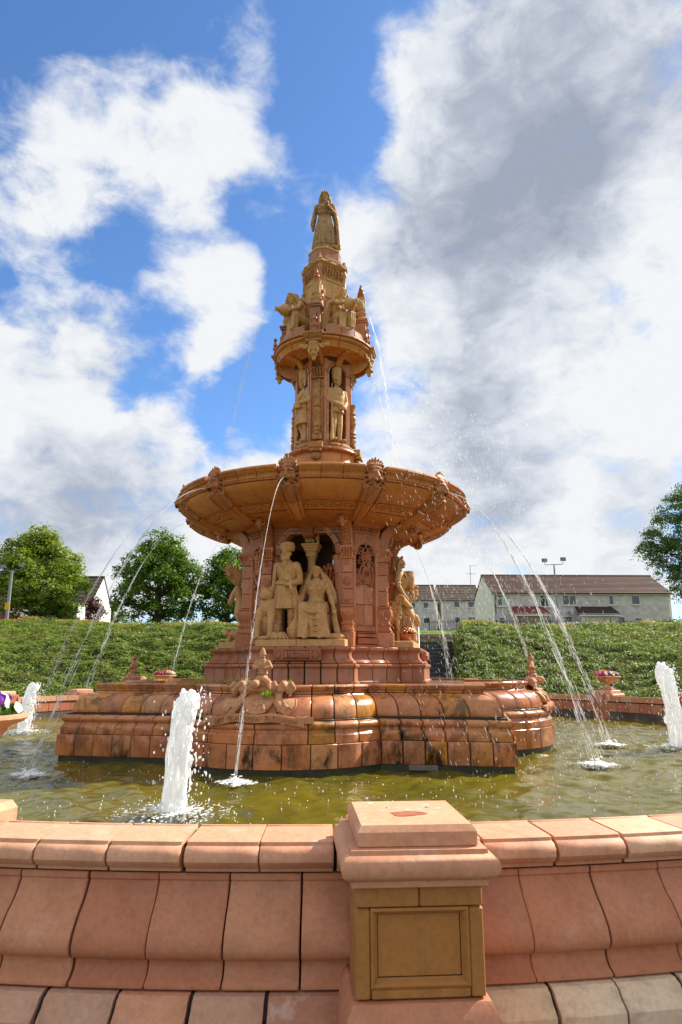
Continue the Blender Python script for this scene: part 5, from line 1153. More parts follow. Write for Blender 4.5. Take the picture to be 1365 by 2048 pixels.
mb.cap((.30, -.30, .055), (.50, -.25, .06), .055, .055, 12); mb.cap((.44, -.20, .05), (.55, -.14, .05), .045, .04, 10)
statue('statue', mb, .008, 'buff stone statue of a seated veiled woman with necklaces in front arch', 'statue', wloc(.20, 1.50, SZ), R(PH), group='buff stone figures in the front arch')
mb = MB(); mb.lathe([(.06, 0), (.10, .01), (.155, .07), (.175, .15), (.165, .22), (.12, .29), (.075, .35), (.052, .41), (.045, .47), (.05, .52), (.065, .55), (.055, .56), (.001, .55)], 36)
mb.lathe([(.172, .17), (.181, .185), (.172, .2)], 36, cap=False); mb.chain([(-.05, -.02, .47), (-.10, -.03, .38), (-.13, -.02, .24)], [.014, .014, .012], 8)
tag(link('stone_jar', mb.mesh('stone_jar', 50), M_buff, None, wloc(-.12, 1.76, SZ), R(PH)), 'round bellied stone jar under the seated woman\'s hand', 'jar')
# crouching beast, heap of cloth
mb = MB(); mb.ell((0, .08, .34), (.17, .24, .32)); mb.ell((0, -.06, .60), (.15, .17, .2)); mb.ell((0, -.12, .84), (.125, .12, .135)); mb.ell((0, -.235, .79), (.065, .07, .055))
for q in (-1, 1): mb.chain([(q * .11, -.1, .55), (q * .14, -.2, .3), (q * .13, -.2, .05)], [.085, .06, .05], 10); mb.cap((q * .13, -.22, .04), (q * .14, -.31, .035), .05, .04, 8); mb.ell((q * .085, -.08, .955), (.04, .025, .045)); mb.ell((q * .16, .05, .18), (.09, .16, .16)); mb.ell((q * .045, -.215, .87), (.025, .02, .015)); mb.cap((q * .1, -.05, .70), (q * .13, -.02, .5), .07, .08, 8)
for i in range(12): mb.ell((.13 * math.cos(i * 2.4), -.02 + .1 * math.sin(i * 1.7), .62 + .02 * i), (.05, .05, .06), n=8, m=6)
statue('beast', mb, .010, 'buff stone crouching beast left of the turbaned man', 'statue', wloc(-.68, 1.66, SZ), R(PH - 12))
mb = MB(); mb.ell((0, 0, .04), (.2, .13, .07))
for i in range(16): a = i * .39; mb.chain([(.22 * math.cos(a), .14 * math.sin(a), .02), (.13 * math.cos(a + .3), .09 * math.sin(a + .3), .10 + .02 * math.sin(i * 2)), (.02 * math.cos(a), .02, .12)], [.022, .03, .02], 7)
mb.chain([(-.15, -.1, .04), (-.27, -.13, .03), (-.35, -.1, .03)], [.04, .035, .02], 8)
statue('cloth_heap', mb, .009, 'crumpled heap of stone drapery at the turbaned man\'s feet', 'drapery', wloc(-.45, 1.82, SZ), R(PH))
# column with small riders, leaf screen behind the woman
ct = thing('stone_column', 'short carved stone column topped by small riding figures behind front statues', 'column', wloc(.03, 1.18, SZ), R(PH))
mb = MB(); mb.lathe([(.17, 0), (.17, .1), (.14, .14)] + [(.12 - .008 * i, .2 + .22 * i) for i in range(7)] + [(.085, 1.60), (.10, 1.62), (.085, 1.64)], 20); obj('shaft', mb, M_buff, ct)
mb = MB(); mb.loft([[(-h, -h, z), (h, -h, z), (h, h, z), (-h, h, z)] for h, z in ((.09, 1.64), (.10, 1.70), (.10, 1.73), (.13, 1.76), (.13, 1.79), (.155, 1.81), (.155, 1.84), (.18, 1.86), (.18, 1.885))]); obj('capital', mb, M_buff, ct)
mb = MB()
mb.cap((-.10, 0, 1.97), (.02, 0, 1.97), .045, .04, 10); mb.chain([(-.10, 0, 1.99), (-.14, 0, 2.06), (-.17, 0, 2.05)], [.035, .03, .02], 8)
for x_ in (-.11, -.08, .02, .045): mb.cap((x_, .02 * (-1) ** int(x_ * 1000), 1.95), (x_ - .01, 0, 1.89), .016, .013, 6)
mb.cap((-.02, 0, 2.0), (-.02, 0, 2.10), .032, .028, 8); mb.ell((-.02, 0, 2.15), .027, n=10); mb.chain([(-.02, -.03, 2.09), (.03, -.05, 2.12), (.05, -.04, 2.07)], [.014, .012, .01], 6); mb.cap((-.02, -.04, 2.0), (-.04, -.05, 1.92), .018, .012, 6)
mb.cap((.12, 0, 1.89), (.125, 0, 2.06), .035, .028, 8); mb.ell((.125, 0, 2.11), .027, n=10); mb.chain([(.10, -.03, 2.04), (.08, -.04, 1.98)], [.014, .012], 6)
link('riders', remesh(mb, .006, 1), M_buff, ct)
mb = MB()
mb.cap((0, 0, .2), (0, 0, 1.1), .12, .15, 12)
for i in range(80):
    t_ = i / 80; a = i * 2.4; z = .35 + 1.12 * t_; r_ = .17 * math.sin(min(1.0, (1.08 - t_) * 1.9) * 1.57)
    mb.chain([(r_ * math.cos(a), r_ * math.sin(a), z - .05), ((r_ + .03) * math.cos(a), (r_ + .03) * math.sin(a), z + .03), ((r_ + .06) * math.cos(a), (r_ + .06) * math.sin(a), z + .02)], [.035, .03, .012], 6)
statue('leaf_screen', mb, .010, 'leafy carved stone pillar behind the seated woman', 'carving', wloc(.36, 1.16, SZ), R(PH), M_orange)

# ---- right hand group: woman in profile with sheaf, ram, second beast, basket of fruit
mb = MB()
mb.loft([ring(.02, .27, .25, .02, 0, 96, 14, .035, .2, 1.4), ring(.25, .235, .225, .01, -.01, 96, 14, .035, .4, 1.4), ring(.55, .205, .20, 0, -.02, 96, 14, .028, .6, 1.3), ring(.82, .19, .175, 0, 0, 96, 14, .018, .8), ring(1.02, .165, .135, 0, .01, 96, 14, .01, .9), ring(1.10, .15, .115, 0, .01, 96)])
mb.chain([(-.09, -.05, .85), (-.12, -.22, .52), (-.12, -.12, .1)], [.11, .095, .08], 12)
mb.loft([ring(1.09, .15, .12), ring(1.20, .185, .15, 0, -.02), ring(1.32, .195, .15, 0, -.01), ring(1.42, .19, .11, 0, .01), ring(1.49, .11, .08, 0, .02), ring(1.52, .06, .06, 0, .02)])
for q in (-1, 1): mb.ell((q * .075, -.125, 1.27), (.075, .06, .07)); mb.ell((q * .18, .01, 1.405), (.08, .085, .075))
mb.tube([(.155 * math.sin(a), -.118 * math.cos(a), 1.10) for a in np.linspace(0, TAU, 33)], .016, 6)
mb.chain([(-.20, .01, 1.39), (-.235, .03, 1.22), (-.245, .0, 1.13), (-.235, -.12, .92)], [.085, .075, .052, .038], 12); mb.lathe([(.088, 1.18), (.095, 1.19), (.088, 1.2)], 16, (-.235, .03, 0)); hand(mb, (-.235, -.13, .91), (.05, -.35, -.9), (-1, 0, 0), 1.0, .5)
mb.chain([(.20, .01, 1.39), (.25, -.02, 1.16), (.08, -.26, 1.08)], [.08, .06, .04], 12); hand(mb, (.08, -.26, 1.08), (-1, -.1, -.1), (0, -1, .3), 1.0, .7)
for i in range(14): a = i * .45; mb.chain([(.05 + .03 * math.cos(a), -.22, .80 - .03 * math.sin(i)), (.05 + .035 * math.cos(a), -.25 + .03 * math.sin(a), 1.05), (.05 + .09 * math.cos(a), -.22 + .07 * math.sin(a), 1.34), (.05 + .12 * math.cos(a), -.19 + .09 * math.sin(a), 1.46)], [.022, .018, .026, .018], 7)
for i in range(14): mb.ell((.05 + .08 * math.cos(i), -.30 + .06 * math.sin(i * 1.7), .90 + .022 * i), (.04, .04, .04), n=8, m=6)
for i in range(6): swag(mb, (-.16 + .02 * i, -.10 - .02 * i, 1.44 - .02 * i), (.0 + .03 * i, -.16, 1.14), -.01, .014, 6, (-.03, -.04, 0))
for i in range(7): mb.chain([(-.14 + .035 * i, -.15 - .01 * i, .98), (-.17 + .035 * i, -.23, .52), (-.20 + .05 * i, -.26, .05)], [.012, .018, .022], 7)
head(mb, (0, -.01, 1.645), .12, -.05, 1.05, 'long')
statue('statue', mb, .009, 'buff stone woman in profile holding a sheaf at the right of the core', 'statue', wloc(.0, 1.66, SZ, 90), R(PH + 90), group='buff stone figures of the right arch')
mb = MB(); mb.ell((0, .12, .52), (.17, .30, .24)); mb.ell((0, -.10, .66), (.12, .14, .17)); mb.chain([(0, -.16, .80), (0, -.24, .84), (.0, -.36, .72)], [.085, .08, .05], 10); mb.ell((0, -.40, .69), (.04, .045, .038))
for q in (-1, 1):
    mb.tube([(q * (.06 + .022 * i / 4), -.20 + .085 * math.cos(i * .5), .84 + .085 * math.sin(i * .5)) for i in range(13)], [.036 - .0022 * i for i in range(13)], 8)
    mb.chain([(q * .08, -.12, .45), (q * .09, -.15, .22), (q * .09, -.14, .03)], [.06, .045, .04], 8); mb.chain([(q * .09, .30, .4), (q * .10, .34, .2), (q * .1, .30, .03)], [.08, .045, .04], 8); mb.ell((q * .1, -.2, .78), (.05, .02, .025))
for i in range(90): a = i * 2.4; t_ = i / 90; mb.ell((.165 * math.cos(a) * (1 - .3 * t_), .42 - .62 * t_, .52 + .22 * math.sin(a) + .1 * t_), (.035, .04, .035), n=7, m=5)
statue('ram', mb, .010, 'buff stone ram with curled horns under the right woman\'s hand', 'statue', wloc(-.27, 1.50, SZ, 90), R(PH + 90))
mb = MB(); mb.ell((0, .12, .36), (.15, .24, .30)); mb.ell((0, -.03, .62), (.12, .13, .12)); mb.ell((0, -.15, .52), (.075, .10, .08)); mb.ell((0, -.22, .42), (.06, .06, .10))
for i in range(18): a = i * .7; mb.chain([(.09 * math.cos(a), .02, .62 + .09 * math.sin(a)), (.14 * math.cos(a), .0, .60 + .15 * math.sin(a)), (.13 * math.cos(a), -.05, .5 + .14 * math.sin(a))], [.035, .035, .02], 7)
for q in (-1, 1): mb.chain([(q * .1, -.05, .4), (q * .11, -.14, .2), (q * .11, -.16, .04)], [.07, .055, .045], 8)
statue('beast', mb, .010, 'maned stone beast crouching beyond the right hand woman', 'statue', wloc(.26, 1.78, SZ, 90), R(PH + 90))
mb = MB(); mb.lathe([(.12, 0), (.15, .03), (.19, .10), (.2, .14), (.18, .15)], 20)
for i in range(46): a = i * 2.4; r_ = .19 * math.sqrt(i / 46); mb.ell((r_ * math.cos(a), r_ * math.sin(a), .15 + .13 * (1 - (r_ / .2) ** 2)), (.032, .032, .032), n=8, m=6)
statue('fruit_basket', mb, .008, 'stone basket heaped with knobbly fruit below the right hand woman', 'carving', wloc(-.24, 1.80, SZ, 90), R(PH + 90), M_orange)

# ---- left hand group: man beside a moose head with broad antlers, cat on the slab
mb = MB()
mb.chain([(.05, .05, .9), (.10, -.02, .48), (.12, .02, .06)], [.13, .10, .07], 12); mb.chain([(-.12, .05, .9), (-.14, -.05, .48), (-.14, .02, .06)], [.13, .10, .07], 12)
mb.loft([ring(.55, .22, .17, 0, .03, 96, 9, .02), ring(.9, .2, .15, 0, .03), ring(1.2, .22, .15, 0, .03), ring(1.38, .22, .13, 0, .04), ring(1.48, .10, .08, 0, .04)]); mb.cap((.22, .03, 1.38), (.27, .0, 1.1), .07, .06); mb.cap((.27, 0, 1.1), (.22, -.16, .95), .055, .04)
head(mb, (-.02, 0, 1.62), 0, 0, 1.05, 'bun')
statue('statue', mb, .011, 'buff stone man half hidden behind the left pilasters', 'statue', wloc(-.05, 1.50, SZ, -90), R(PH - 90))
mb = MB(); mb.chain([(0, .2, .35), (0, -.05, .62), (0, -.10, .95), (0, -.16, 1.15)], [.20, .17, .10, .085], 12); mb.chain([(0, -.16, 1.15), (0, -.26, 1.02), (0, -.33, .86)], [.085, .065, .055], 10); mb.ell((0, .14, .3), (.2, .3, .3))
for q in (-1, 1):
    rings = []
    for i in range(9):
        t_ = i / 8; c = Vector((q * (.05 + .17 * t_), -.17 - .06 * t_, 1.22 + .38 * t_)); w_ = .035 + .14 * math.sin(t_ * 2.6)
        rings.append([c + Vector((q * .02 * math.cos(a), -w_ * math.cos(a), .02 * math.sin(a) + .0)) + Vector((q * .018 * math.sin(a), 0, 0)) for a in np.linspace(0, TAU, 13)[:-1]])
    mb.loft(rings)
    for i in range(6): a = -.9 + i * .42; b0 = Vector((q * .2, -.22, 1.52)); mb.chain([b0 + Vector((0, -.10 * math.cos(a), .10 * math.sin(a))), b0 + Vector((q * .06, -.2 * math.cos(a), .02 + .2 * math.sin(a)))], [.04, .012], 8)
statue('moose', mb, .010, 'buff stone moose with broad antlers at the left of the core', 'statue', wloc(.16, 1.68, SZ, -90), R(PH - 90))
mb = MB(); mb.cap((0, .18, .16), (0, -.12, .17), .10, .10, 12); mb.ell((0, -.26, .2), (.075, .085, .075)); mb.ell((0, -.33, .18), (.035, .03, .03))
for q in (-1, 1): mb.ell((q * .04, -.25, .275), (.02, .015, .03)); mb.cap((q * .07, -.16, .14), (q * .08, -.2, .03), .04, .03); mb.cap((q * .07, .2, .14), (q * .09, .16, .03), .06, .04)
statue('cat', mb, .009, 'small stone cat crouching on the left slab below the moose', 'statue', wloc(.34, 1.72, SZ, -90), R(PH - 90))

# ---- four niche soldiers
def soldier(kilt):
    mb = MB()
    for q in (-1, 1):
        if kilt: mb.chain([(q * .075, .02, .72), (q * .075, -.02, .42), (q * .075 + (.04 if q < 0 else 0), .025, .27), (q * .075 + (.05 if q < 0 else 0), .0, .06)], [.085, .058, .066, .042], 12); mb.lathe([(.066, .33), (.074, .35), (.066, .37)], 14, (q * .08 + (.03 if q < 0 else 0), .01, 0))
        else: mb.chain([(q * .075, .02, .76), (q * .08, .0, .42), (q * .085, .02, .06)], [.092, .072, .056], 12)
        fx = q * .085 + (.05 if kilt and q < 0 else 0); mb.cap((fx, .0, .045), (fx + q * .035, -.14, .035), .046, .036, 8)
    if kilt:
        mb.loft([ring(.45, .205, .165, 0, 0, 96, 20, .018, 0, 1.2), ring(.6, .18, .145, 0, 0, 96, 20, .012), ring(.76, .155, .12, 0, 0, 96)]); mb.ell((.02, -.155, .58), (.05, .03, .09)); mb.chain([(-.17, -.05, .82), (-.20, -.06, .5), (-.21, -.03, .25)], [.05, .05, .03], 8)
    else:
        mb.loft([ring(.68, .185, .14), ring(.76, .17, .13), ring(.86, .155, .12)])
    mb.loft([ring(.74, .155, .12), ring(.86, .155, .115), ring(1.0, .185, .13, 0, -.01), ring(1.13, .205, .135, 0, -.005), ring(1.22, .195, .11, 0, .01), ring(1.28, .10, .08, 0, .015), ring(1.31, .062, .062, 0, .015)])
    mb.tube([(.16 * math.sin(a), -.122 * math.cos(a), .83) for a in np.linspace(0, TAU, 33)], .016, 6)
    for i in range(9): mb.ell((.0, -.128 + abs(i - 5) * .004, .88 + i * .043), .0105, n=8, m=6)
    for q in (-1, 1): mb.ell((q * .19, .0, 1.19), (.075, .075, .065))
    if kilt:
        mb.chain([(-.2, 0, 1.18), (-.26, -.01, .97), (-.04, -.19, .86)], [.07, .062, .042], 12); mb.chain([(.2, 0, 1.18), (.26, -.01, .97), (-.02, -.18, .93)], [.07, .062, .042], 12); hand(mb, (-.03, -.19, .86), (1, -.1, -.2), (0, -1, .2), 1, .6); hand(mb, (-.02, -.19, .93), (-1, -.1, -.3), (0, -1, .2), 1, .6)
        for i in range(4): swag(mb, (.16, -.08, 1.22 - .02 * i), (-.12 + .03 * i, -.13, .88), -.02, .014, 6, (0, -.05, 0))
    else:
        mb.chain([(-.2, 0, 1.18), (-.235, -.02, .95), (.02, -.19, .80)], [.068, .06, .042], 12); mb.chain([(.2, 0, 1.18), (.235, -.02, .95), (.10, -.17, .79)], [.068, .06, .042], 12); hand(mb, (.01, -.19, .80), (1, -.15, -.25), (0, -1, .2), 1, .6); hand(mb, (.11, -.18, .79), (-1, -.2, -.25), (0, -1, .2), 1, .6)
        mb.chain([(-.19, -.10, .02), (-.185, -.10, .3), (-.18, -.09, .55), (-.175, -.08, 1.0), (-.17, -.07, 1.34)], [.042, .03, .024, .018, .010], 8); mb.ell((-.19, -.1, .1), (.05, .03, .1))
    head(mb, (0, -.015, 1.42), -.1 if kilt else .2, 0, 1.0)
    mb.push((0, -.005, 1.42), (-.06, 0, 0))
    if kilt:
        mb.lathe([(.092, .02), (.10, .06), (.112, .16), (.118, .26), (.10, .33), (.05, .37), (.001, .375)], 24)
        for i in range(70): a = i * 2.4; t_ = i / 70; mb.ell(((.105 + .012 * t_) * math.cos(a), (.105 + .012 * t_) * math.sin(a), .05 + .29 * t_), (.026, .026, .03), n=7, m=5)
        mb.chain([(.09, -.03, .3), (.135, -.05, .15), (.125, -.04, -.06)], [.045, .055, .03], 8)
    else:
        mb.lathe([(.094, .025), (.104, .08), (.118, .2), (.124, .29), (.112, .335), (.06, .36), (.001, .362)], 28); mb.tube([(.097 * math.sin(a), -.097 * math.cos(a) - .012, .03) for a in np.linspace(0, TAU, 29)], .012, 6); mb.ell((.035, -.118, .24), (.022, .012, .075))
    mb.pop(); return remesh(mb, .009, 2, .35)
s1, s2 = soldier(False), soldier(True)
for az, me, lb in ((45, s1, 'stone grenadier in tall bearskin hat in the right upper niche'), (-45, s2, 'stone highlander in kilt and feather bonnet in left upper niche'), (135, s2, 'stone highlander in the hidden niche at the back right'), (-135, s1, 'stone grenadier in the hidden niche at the back left')):
    tag(link('soldier_statue', me, M_buff, None, wloc(*(0, .53, 6.262), az), R(PH + az)), lb, 'statue', 'stone soldiers in the upper niches')

# ---- kneeling water carriers
def carrier(left):
    mb = MB(); q = -1 if left else 1
    mb.chain([(-.09, .12, .30), (-.13, -.10, .30), (-.13, .02, .07), (-.13, .25, .06)], [.12, .10, .085, .05], 12)
    mb.chain([(.09, .12, .32), (.13, -.20, .40), (.13, -.19, .05)], [.12, .10, .06], 12); mb.cap((.13, -.2, .05), (.14, -.31, .035), .048, .036, 8)
    mb.ell((0, .12, .30), (.19, .17, .16))
    mb.push((0, .10, .32), (.42 if left else .22, 0, 0))
    mb.loft([ring(0, .165, .14), ring(.12, .14, .11), ring(.25, .165, .13), ring(.36, .175, .12), ring(.43, .15, .09), ring(.47, .08, .07), ring(.5, .055, .055)])
    for s in (-1, 1): mb.ell((s * .07, -.10, .27), (.066, .055, .06)); mb.ell((s * .16, .0, .40), (.07, .07, .06))
    for i in range(4): swag(mb, (.14, -.06, .43 - .02 * i), (-.13, -.08, .14), .0, .016, 6, (0, -.07, 0))
    mb.pop()
    dy = -.10 if left else 0
    mb.chain([(-.17, -.03 + dy * .6, .72), (-.20, -.20, .58), (-.06, -.40, .55)], [.06, .05, .036], 12); mb.chain([(.17, -.03 + dy * .6, .72), (.22, -.18, .56), (.08, -.40, .48)], [.06, .05, .036], 12); hand(mb, (-.06, -.40, .56), (.5, -1, -.2), (-.3, 0, 1), 1, .4); hand(mb, (.08, -.40, .49), (-.4, -1, .1), (.3, 0, -1), 1, .3)
    head(mb, (0, -.10 + dy, .90 - (.03 if left else 0)), .1 * q, .35 if left else .05, 1.05, 'long')
    if not left:
        mb.lathe([(.09, .96), (.105, .985), (.10, 1.01), (.06, 1.02), (.001, 1.025)], 20, (0, -.085, 0))
    mb.push((0, -.44, .52), (1.75, 0, 0)); mb.lathe([(.06, -.18), (.10, -.15), (.135, -.06), (.13, .02), (.08, .10), (.048, .14), (.05, .18), (.066, .205)], 24); mb.pop()
    for i in range(6): mb.chain([(-.16 + .03 * i, -.22 - .02 * (i % 2), .36), (-.15 + .028 * i, -.23, .2), (-.16 + .026 * i, -.24, .03)], [.025, .03, .026], 7)
    for i in range(5): swag(mb, (.16, -.26 + .03 * i, .42 - .03 * i), (-.20, .04 * i, .36 - .05 * i), .07, .024, 8, (0, -.06, 0))
    for i in range(5): mb.chain([(.10 + .025 * i, -.28 + .02 * (i % 2), .42), (.11 + .025 * i, -.28, .24), (.10 + .025 * i, -.28, .08)], [.02, .026, .02], 7)
    for s in (-1, 1):          # mantle falling behind
        for i in range(4): mb.chain([(s * (.05 + .03 * i), .06 + dy * .5, .95 - .04 * i), (s * (.13 + .03 * i), .14, .72), (s * (.20 + .035 * i), .20, .42), (s * (.24 + .04 * i), .22, .06)], [.03, .045, .05, .04], 8)
    return remesh(mb, .009, 2, .35)
c1, c2 = carrier(False), carrier(True)
for az, me, lb in ((45, c1, 'kneeling stone woman pouring a jar, right of the upper shaft'), (-45, c2, 'bowed stone woman pouring a jar, left of the upper shaft'), (135, c1, 'kneeling stone water carrier at the far right of the shaft'), (-135, c2, 'bowed stone water carrier at the far left of the shaft')):
    tag(link('water_carrier_statue', me, M_buff, None, wloc(0, .66, 8.85, az), R(PH + az)), lb, 'statue', 'stone water carriers on the upper tier')

# ---- crowned queen on top
mb = MB()
mb.loft([ring(.0, .285, .25, 0, 0, 110, 15, .04, .2, 1.5), ring(.10, .275, .24, 0, 0, 110, 15, .04, .2, 1.5), ring(.12, .30, .26, 0, 0, 110, 15, .03, .2, 1.5), ring(.40, .265, .23, 0, 0, 110, 15, .028, .3, 1.4), ring(.72, .215, .185, 0, 0, 110, 15, .016, .4), ring(.95, .165, .14, 0, 0, 110), ring(1.0, .15, .125, 0, 0, 110)])
mb.loft([ring(.98, .15, .125), ring(1.1, .18, .14, 0, -.01), ring(1.22, .20, .14), ring(1.30, .185, .11, 0, .01), ring(1.36, .10, .08, 0, .015), ring(1.39, .058, .058, 0, .015)])
for q in (-1, 1): mb.ell((q * .08, -.11, 1.17), (.075, .055, .065)); mb.ell((q * .18, .01, 1.285), (.075, .08, .07))
mb.chain([(-.20, .01, 1.27), (-.26, .03, 1.05), (-.27, -.08, .85)], [.07, .058, .04], 12); hand(mb, (-.27, -.09, .84), (0, -.3, -.95), (1, 0, 0), 1.0, .5); mb.chain([(-.275, -.13, .66), (-.265, -.11, .9), (-.235, -.07, 1.22)], [.022, .017, .022], 8); mb.chain([(-.26, .02, 1.0), (-.29, .02, .82), (-.29, .0, .62)], [.07, .065, .03], 8)
mb.chain([(.20, .01, 1.27), (.26, .02, 1.04), (.10, -.19, 1.15)], [.07, .062, .042], 12); hand(mb, (.10, -.19, 1.15), (-.6, -.5, .6), (0, -1, 0), 1.0, .7); mb.ell((.07, -.23, 1.22), .058, n=14, m=10)
for i in range(5): mb.chain([(.24 + .012 * i, -.02 + .03 * i, 1.12), (.275 + .01 * i, .0 + .02 * i, .92), (.27 + .008 * i, .02, .68)], [.04, .045, .026], 8)
for i in range(5): mb.chain([(.16, .10, 1.3), (.25 + .01 * i, .12 - .03 * i, .9), (.29 + .012 * i, .10 - .05 * i, .4), (.31 + .014 * i, .06 - .06 * i, .04)], [.05, .045, .045, .045], 8)
swag(mb, (-.17, -.10, 1.28), (.13, -.13, 1.03), .0, .018, 8, (0, -.06, 0)); swag(mb, (-.15, -.10, 1.04), (.15, -.10, 1.04), .04, .02, 8, (0, -.09, 0))
head(mb, (0, -.015, 1.515), .05, .04, 1.08, 'long')
mb.push((0, 0, 1.515), (.04, 0, 0), 1.08)
for s in (-1, 1): mb.chain([(s * .06, .0, .11), (s * .10, .04, .02), (s * .115, .05, -.12), (s * .15, .06, -.24)], [.035, .045, .05, .04], 10)
mb.lathe([(.06, .105), (.07, .115), (.066, .13), (.07, .14), (.055, .16), (.02, .175)], 18)
for i in range(8): a = i * .785; mb.cap((.066 * math.cos(a), .066 * math.sin(a), .13), (.078 * math.cos(a), .078 * math.sin(a), .175), .014, .009, 6)
mb.ell((0, 0, .19), .02, n=8); mb.pop()
statue('queen_statue', mb, .009, 'weathered stone statue of a crowned queen on top of the fountain', 'statue', wloc(0, 0, 11.268), R(PH + 6), M_vict)
mb = MB(); mb.ell((.14, -.24, .03), (.10, .05, .045)); mb.ell((.22, -.20, .06), (.05, .05, .06)); mb.ell((.05, -.27, .02), (.05, .04, .03))
statue('carved_lion', mb, .008, 'small carved lion crouching at the crowned queen\'s feet', 'carving', wloc(.08, .02, 11.25), R(PH + 35), M_buff)


# ================================================================ moving water
m = bpy.data.materials.new('white_water'); m.use_nodes = True; m.node_tree.nodes.clear(); t = NT(m.node_tree)
out = t.n('ShaderNodeOutputMaterial'); d = t.n('ShaderNodeBsdfPrincipled', i_Base_Color=(.93, .94, .95, 1), i_Roughness=.45); d.inputs['Specular IOR Level'].default_value = .6
tr = t.n('ShaderNodeBsdfTranslucent', i_Color=(.9, .93, .95, 1)); ms = t.n('ShaderNodeMixShader', i_0=.5, i_1=d.outputs[0], i_2=tr.outputs[0]); t.link(ms.outputs[0], out.inputs['Surface'])
tcw = t.n('ShaderNodeTexCoord').outputs['Object']; stk = t.noise(t.mapping(tcw, (1, 1, .13)), 26, 4, .6)
tpw = t.n('ShaderNodeBsdfTransparent'); m2 = t.n('ShaderNodeMixShader', i_0=t.mr(stk, .50, .68, 0, .55), i_1=ms.outputs[0], i_2=tpw.outputs[0]); t.link(m2.outputs[0], out.inputs['Surface'])
M_foam = m
m = bpy.data.materials.new('clear_water'); m.use_nodes = True; m.node_tree.nodes.clear(); t = NT(m.node_tree)
out = t.n('ShaderNodeOutputMaterial'); d = t.n('ShaderNodeBsdfPrincipled', i_Base_Color=(.9, .92, .95, 1), i_Roughness=.12); d.inputs['Specular IOR Level'].default_value = .8
tp = t.n('ShaderNodeBsdfTransparent'); ms = t.n('ShaderNodeMixShader', i_0=.42, i_1=tp.outputs[0], i_2=d.outputs[0]); t.link(ms.outputs[0], out.inputs['Surface'])
M_jet = m
m = bpy.data.materials.new('foam_film'); m.use_nodes = True; m.node_tree.nodes.clear(); t = NT(m.node_tree)
out = t.n('ShaderNodeOutputMaterial'); d = t.n('ShaderNodeBsdfPrincipled', i_Base_Color=(.85, .87, .86, 1), i_Roughness=.5); tp = t.n('ShaderNodeBsdfTransparent')
tc = t.n('ShaderNodeTexCoord').outputs['Object']; rr = t.n('ShaderNodeVectorMath', operation='LENGTH', i_0=tc).outputs['Value']
nz = t.noise(tc, 12, 7, .75, .6); f = t.mr(t.m('SUBTRACT', t.m('ADD', nz, t.mr(rr, .03, .55, .17, -.24, smooth=False)), .5), .0, .10)
ms = t.n('ShaderNodeMixShader', i_0=f, i_1=tp.outputs[0], i_2=d.outputs[0]); t.link(ms.outputs[0], out.inputs['Surface']); M_film = m

def geyser(az, rad, h, r0, label, lean=(0, 0), seed=0, film=.80):
    x0, y0 = circ(az, rad); th = thing('water_column', label, 'water jet', (x0, y0, 0), 0, 'foaming water columns in the pool')
    mb = MB(); rings = []; n = 44; K = 60
    for i in range(K):
        t_ = i / (K - 1); z = -.05 + (h + .05) * t_; rr = r0 * (1.06 - .24 * t_) * (1 if t_ < .95 else .82 - (t_ - .95) * 4)
        if t_ > .86: rr *= .97
        ring_ = []
        for j in range(n):
            a = TAU * j / n
            k = mnoise.noise((math.cos(a) * 1.6 + seed, math.sin(a) * 1.6, z * 3.2 - seed)) * .26 + mnoise.noise((math.cos(a) * 5 + seed, math.sin(a) * 5, z * 4)) * .13 + mnoise.noise((math.cos(a) * 12, math.sin(a) * 12 + seed, z * 9)) * .055
            r_ = max(rr * (1 + k * (.55 + .75 * t_)), .01)
            ring_.append((r_ * math.cos(a) + lean[0] * t_ * t_, r_ * math.sin(a) + lean[1] * t_ * t_, z))
        rings.append(ring_)
    mb.loft(rings)
    r2 = random.Random(seed + 3)
    for i in range(34):           # ragged lumps tearing off and falling down the lee side
        t_ = r2.uniform(.25, .97); a = r2.gauss(.3, .9); q = r0 * (1.05 - .22 * t_) * r2.uniform(.85, 1.2) + (1 - t_) * .03 * r2.random()
        c = Vector((q * math.cos(a) + lean[0] * t_ * t_, q * math.sin(a) * .8 + lean[1] * t_, h * t_)); s = r0 * r2.uniform(.12, .34)
        mb.ell(c, (s, s, s * r2.uniform(1.0, 2.4)), (0, r2.uniform(-.4, .4), 0), 8, 6)
    for i in range(10): a = r2.uniform(0, TAU); mb.ell((r0 * .45 * math.cos(a) + lean[0], r0 * .45 * math.sin(a) + lean[1], h * r2.uniform(.95, 1.02)), r0 * r2.uniform(.16, .3), n=8, m=6)
    link('foam_column', remesh(mb, .008, 1, .3), M_foam, th)
    mb = MB()
    for i in range(240):
        a = r2.gauss(.2, 1.3); t_ = r2.random(); q = r0 * 1.1 + abs(r2.gauss(0, .10)) * (1.2 - t_ * .5)
        s = r2.uniform(.003, .011); mb.ell((q * math.cos(a) + lean[0] * t_ * t_, q * math.sin(a), h * 1.03 * t_), (s, s, s * r2.uniform(1, 3)), n=5, m=4)
    obj('droplets', mb, M_foam, th, fix=False, kind='stuff')
    splash(th, film, 420, r2)
    return th
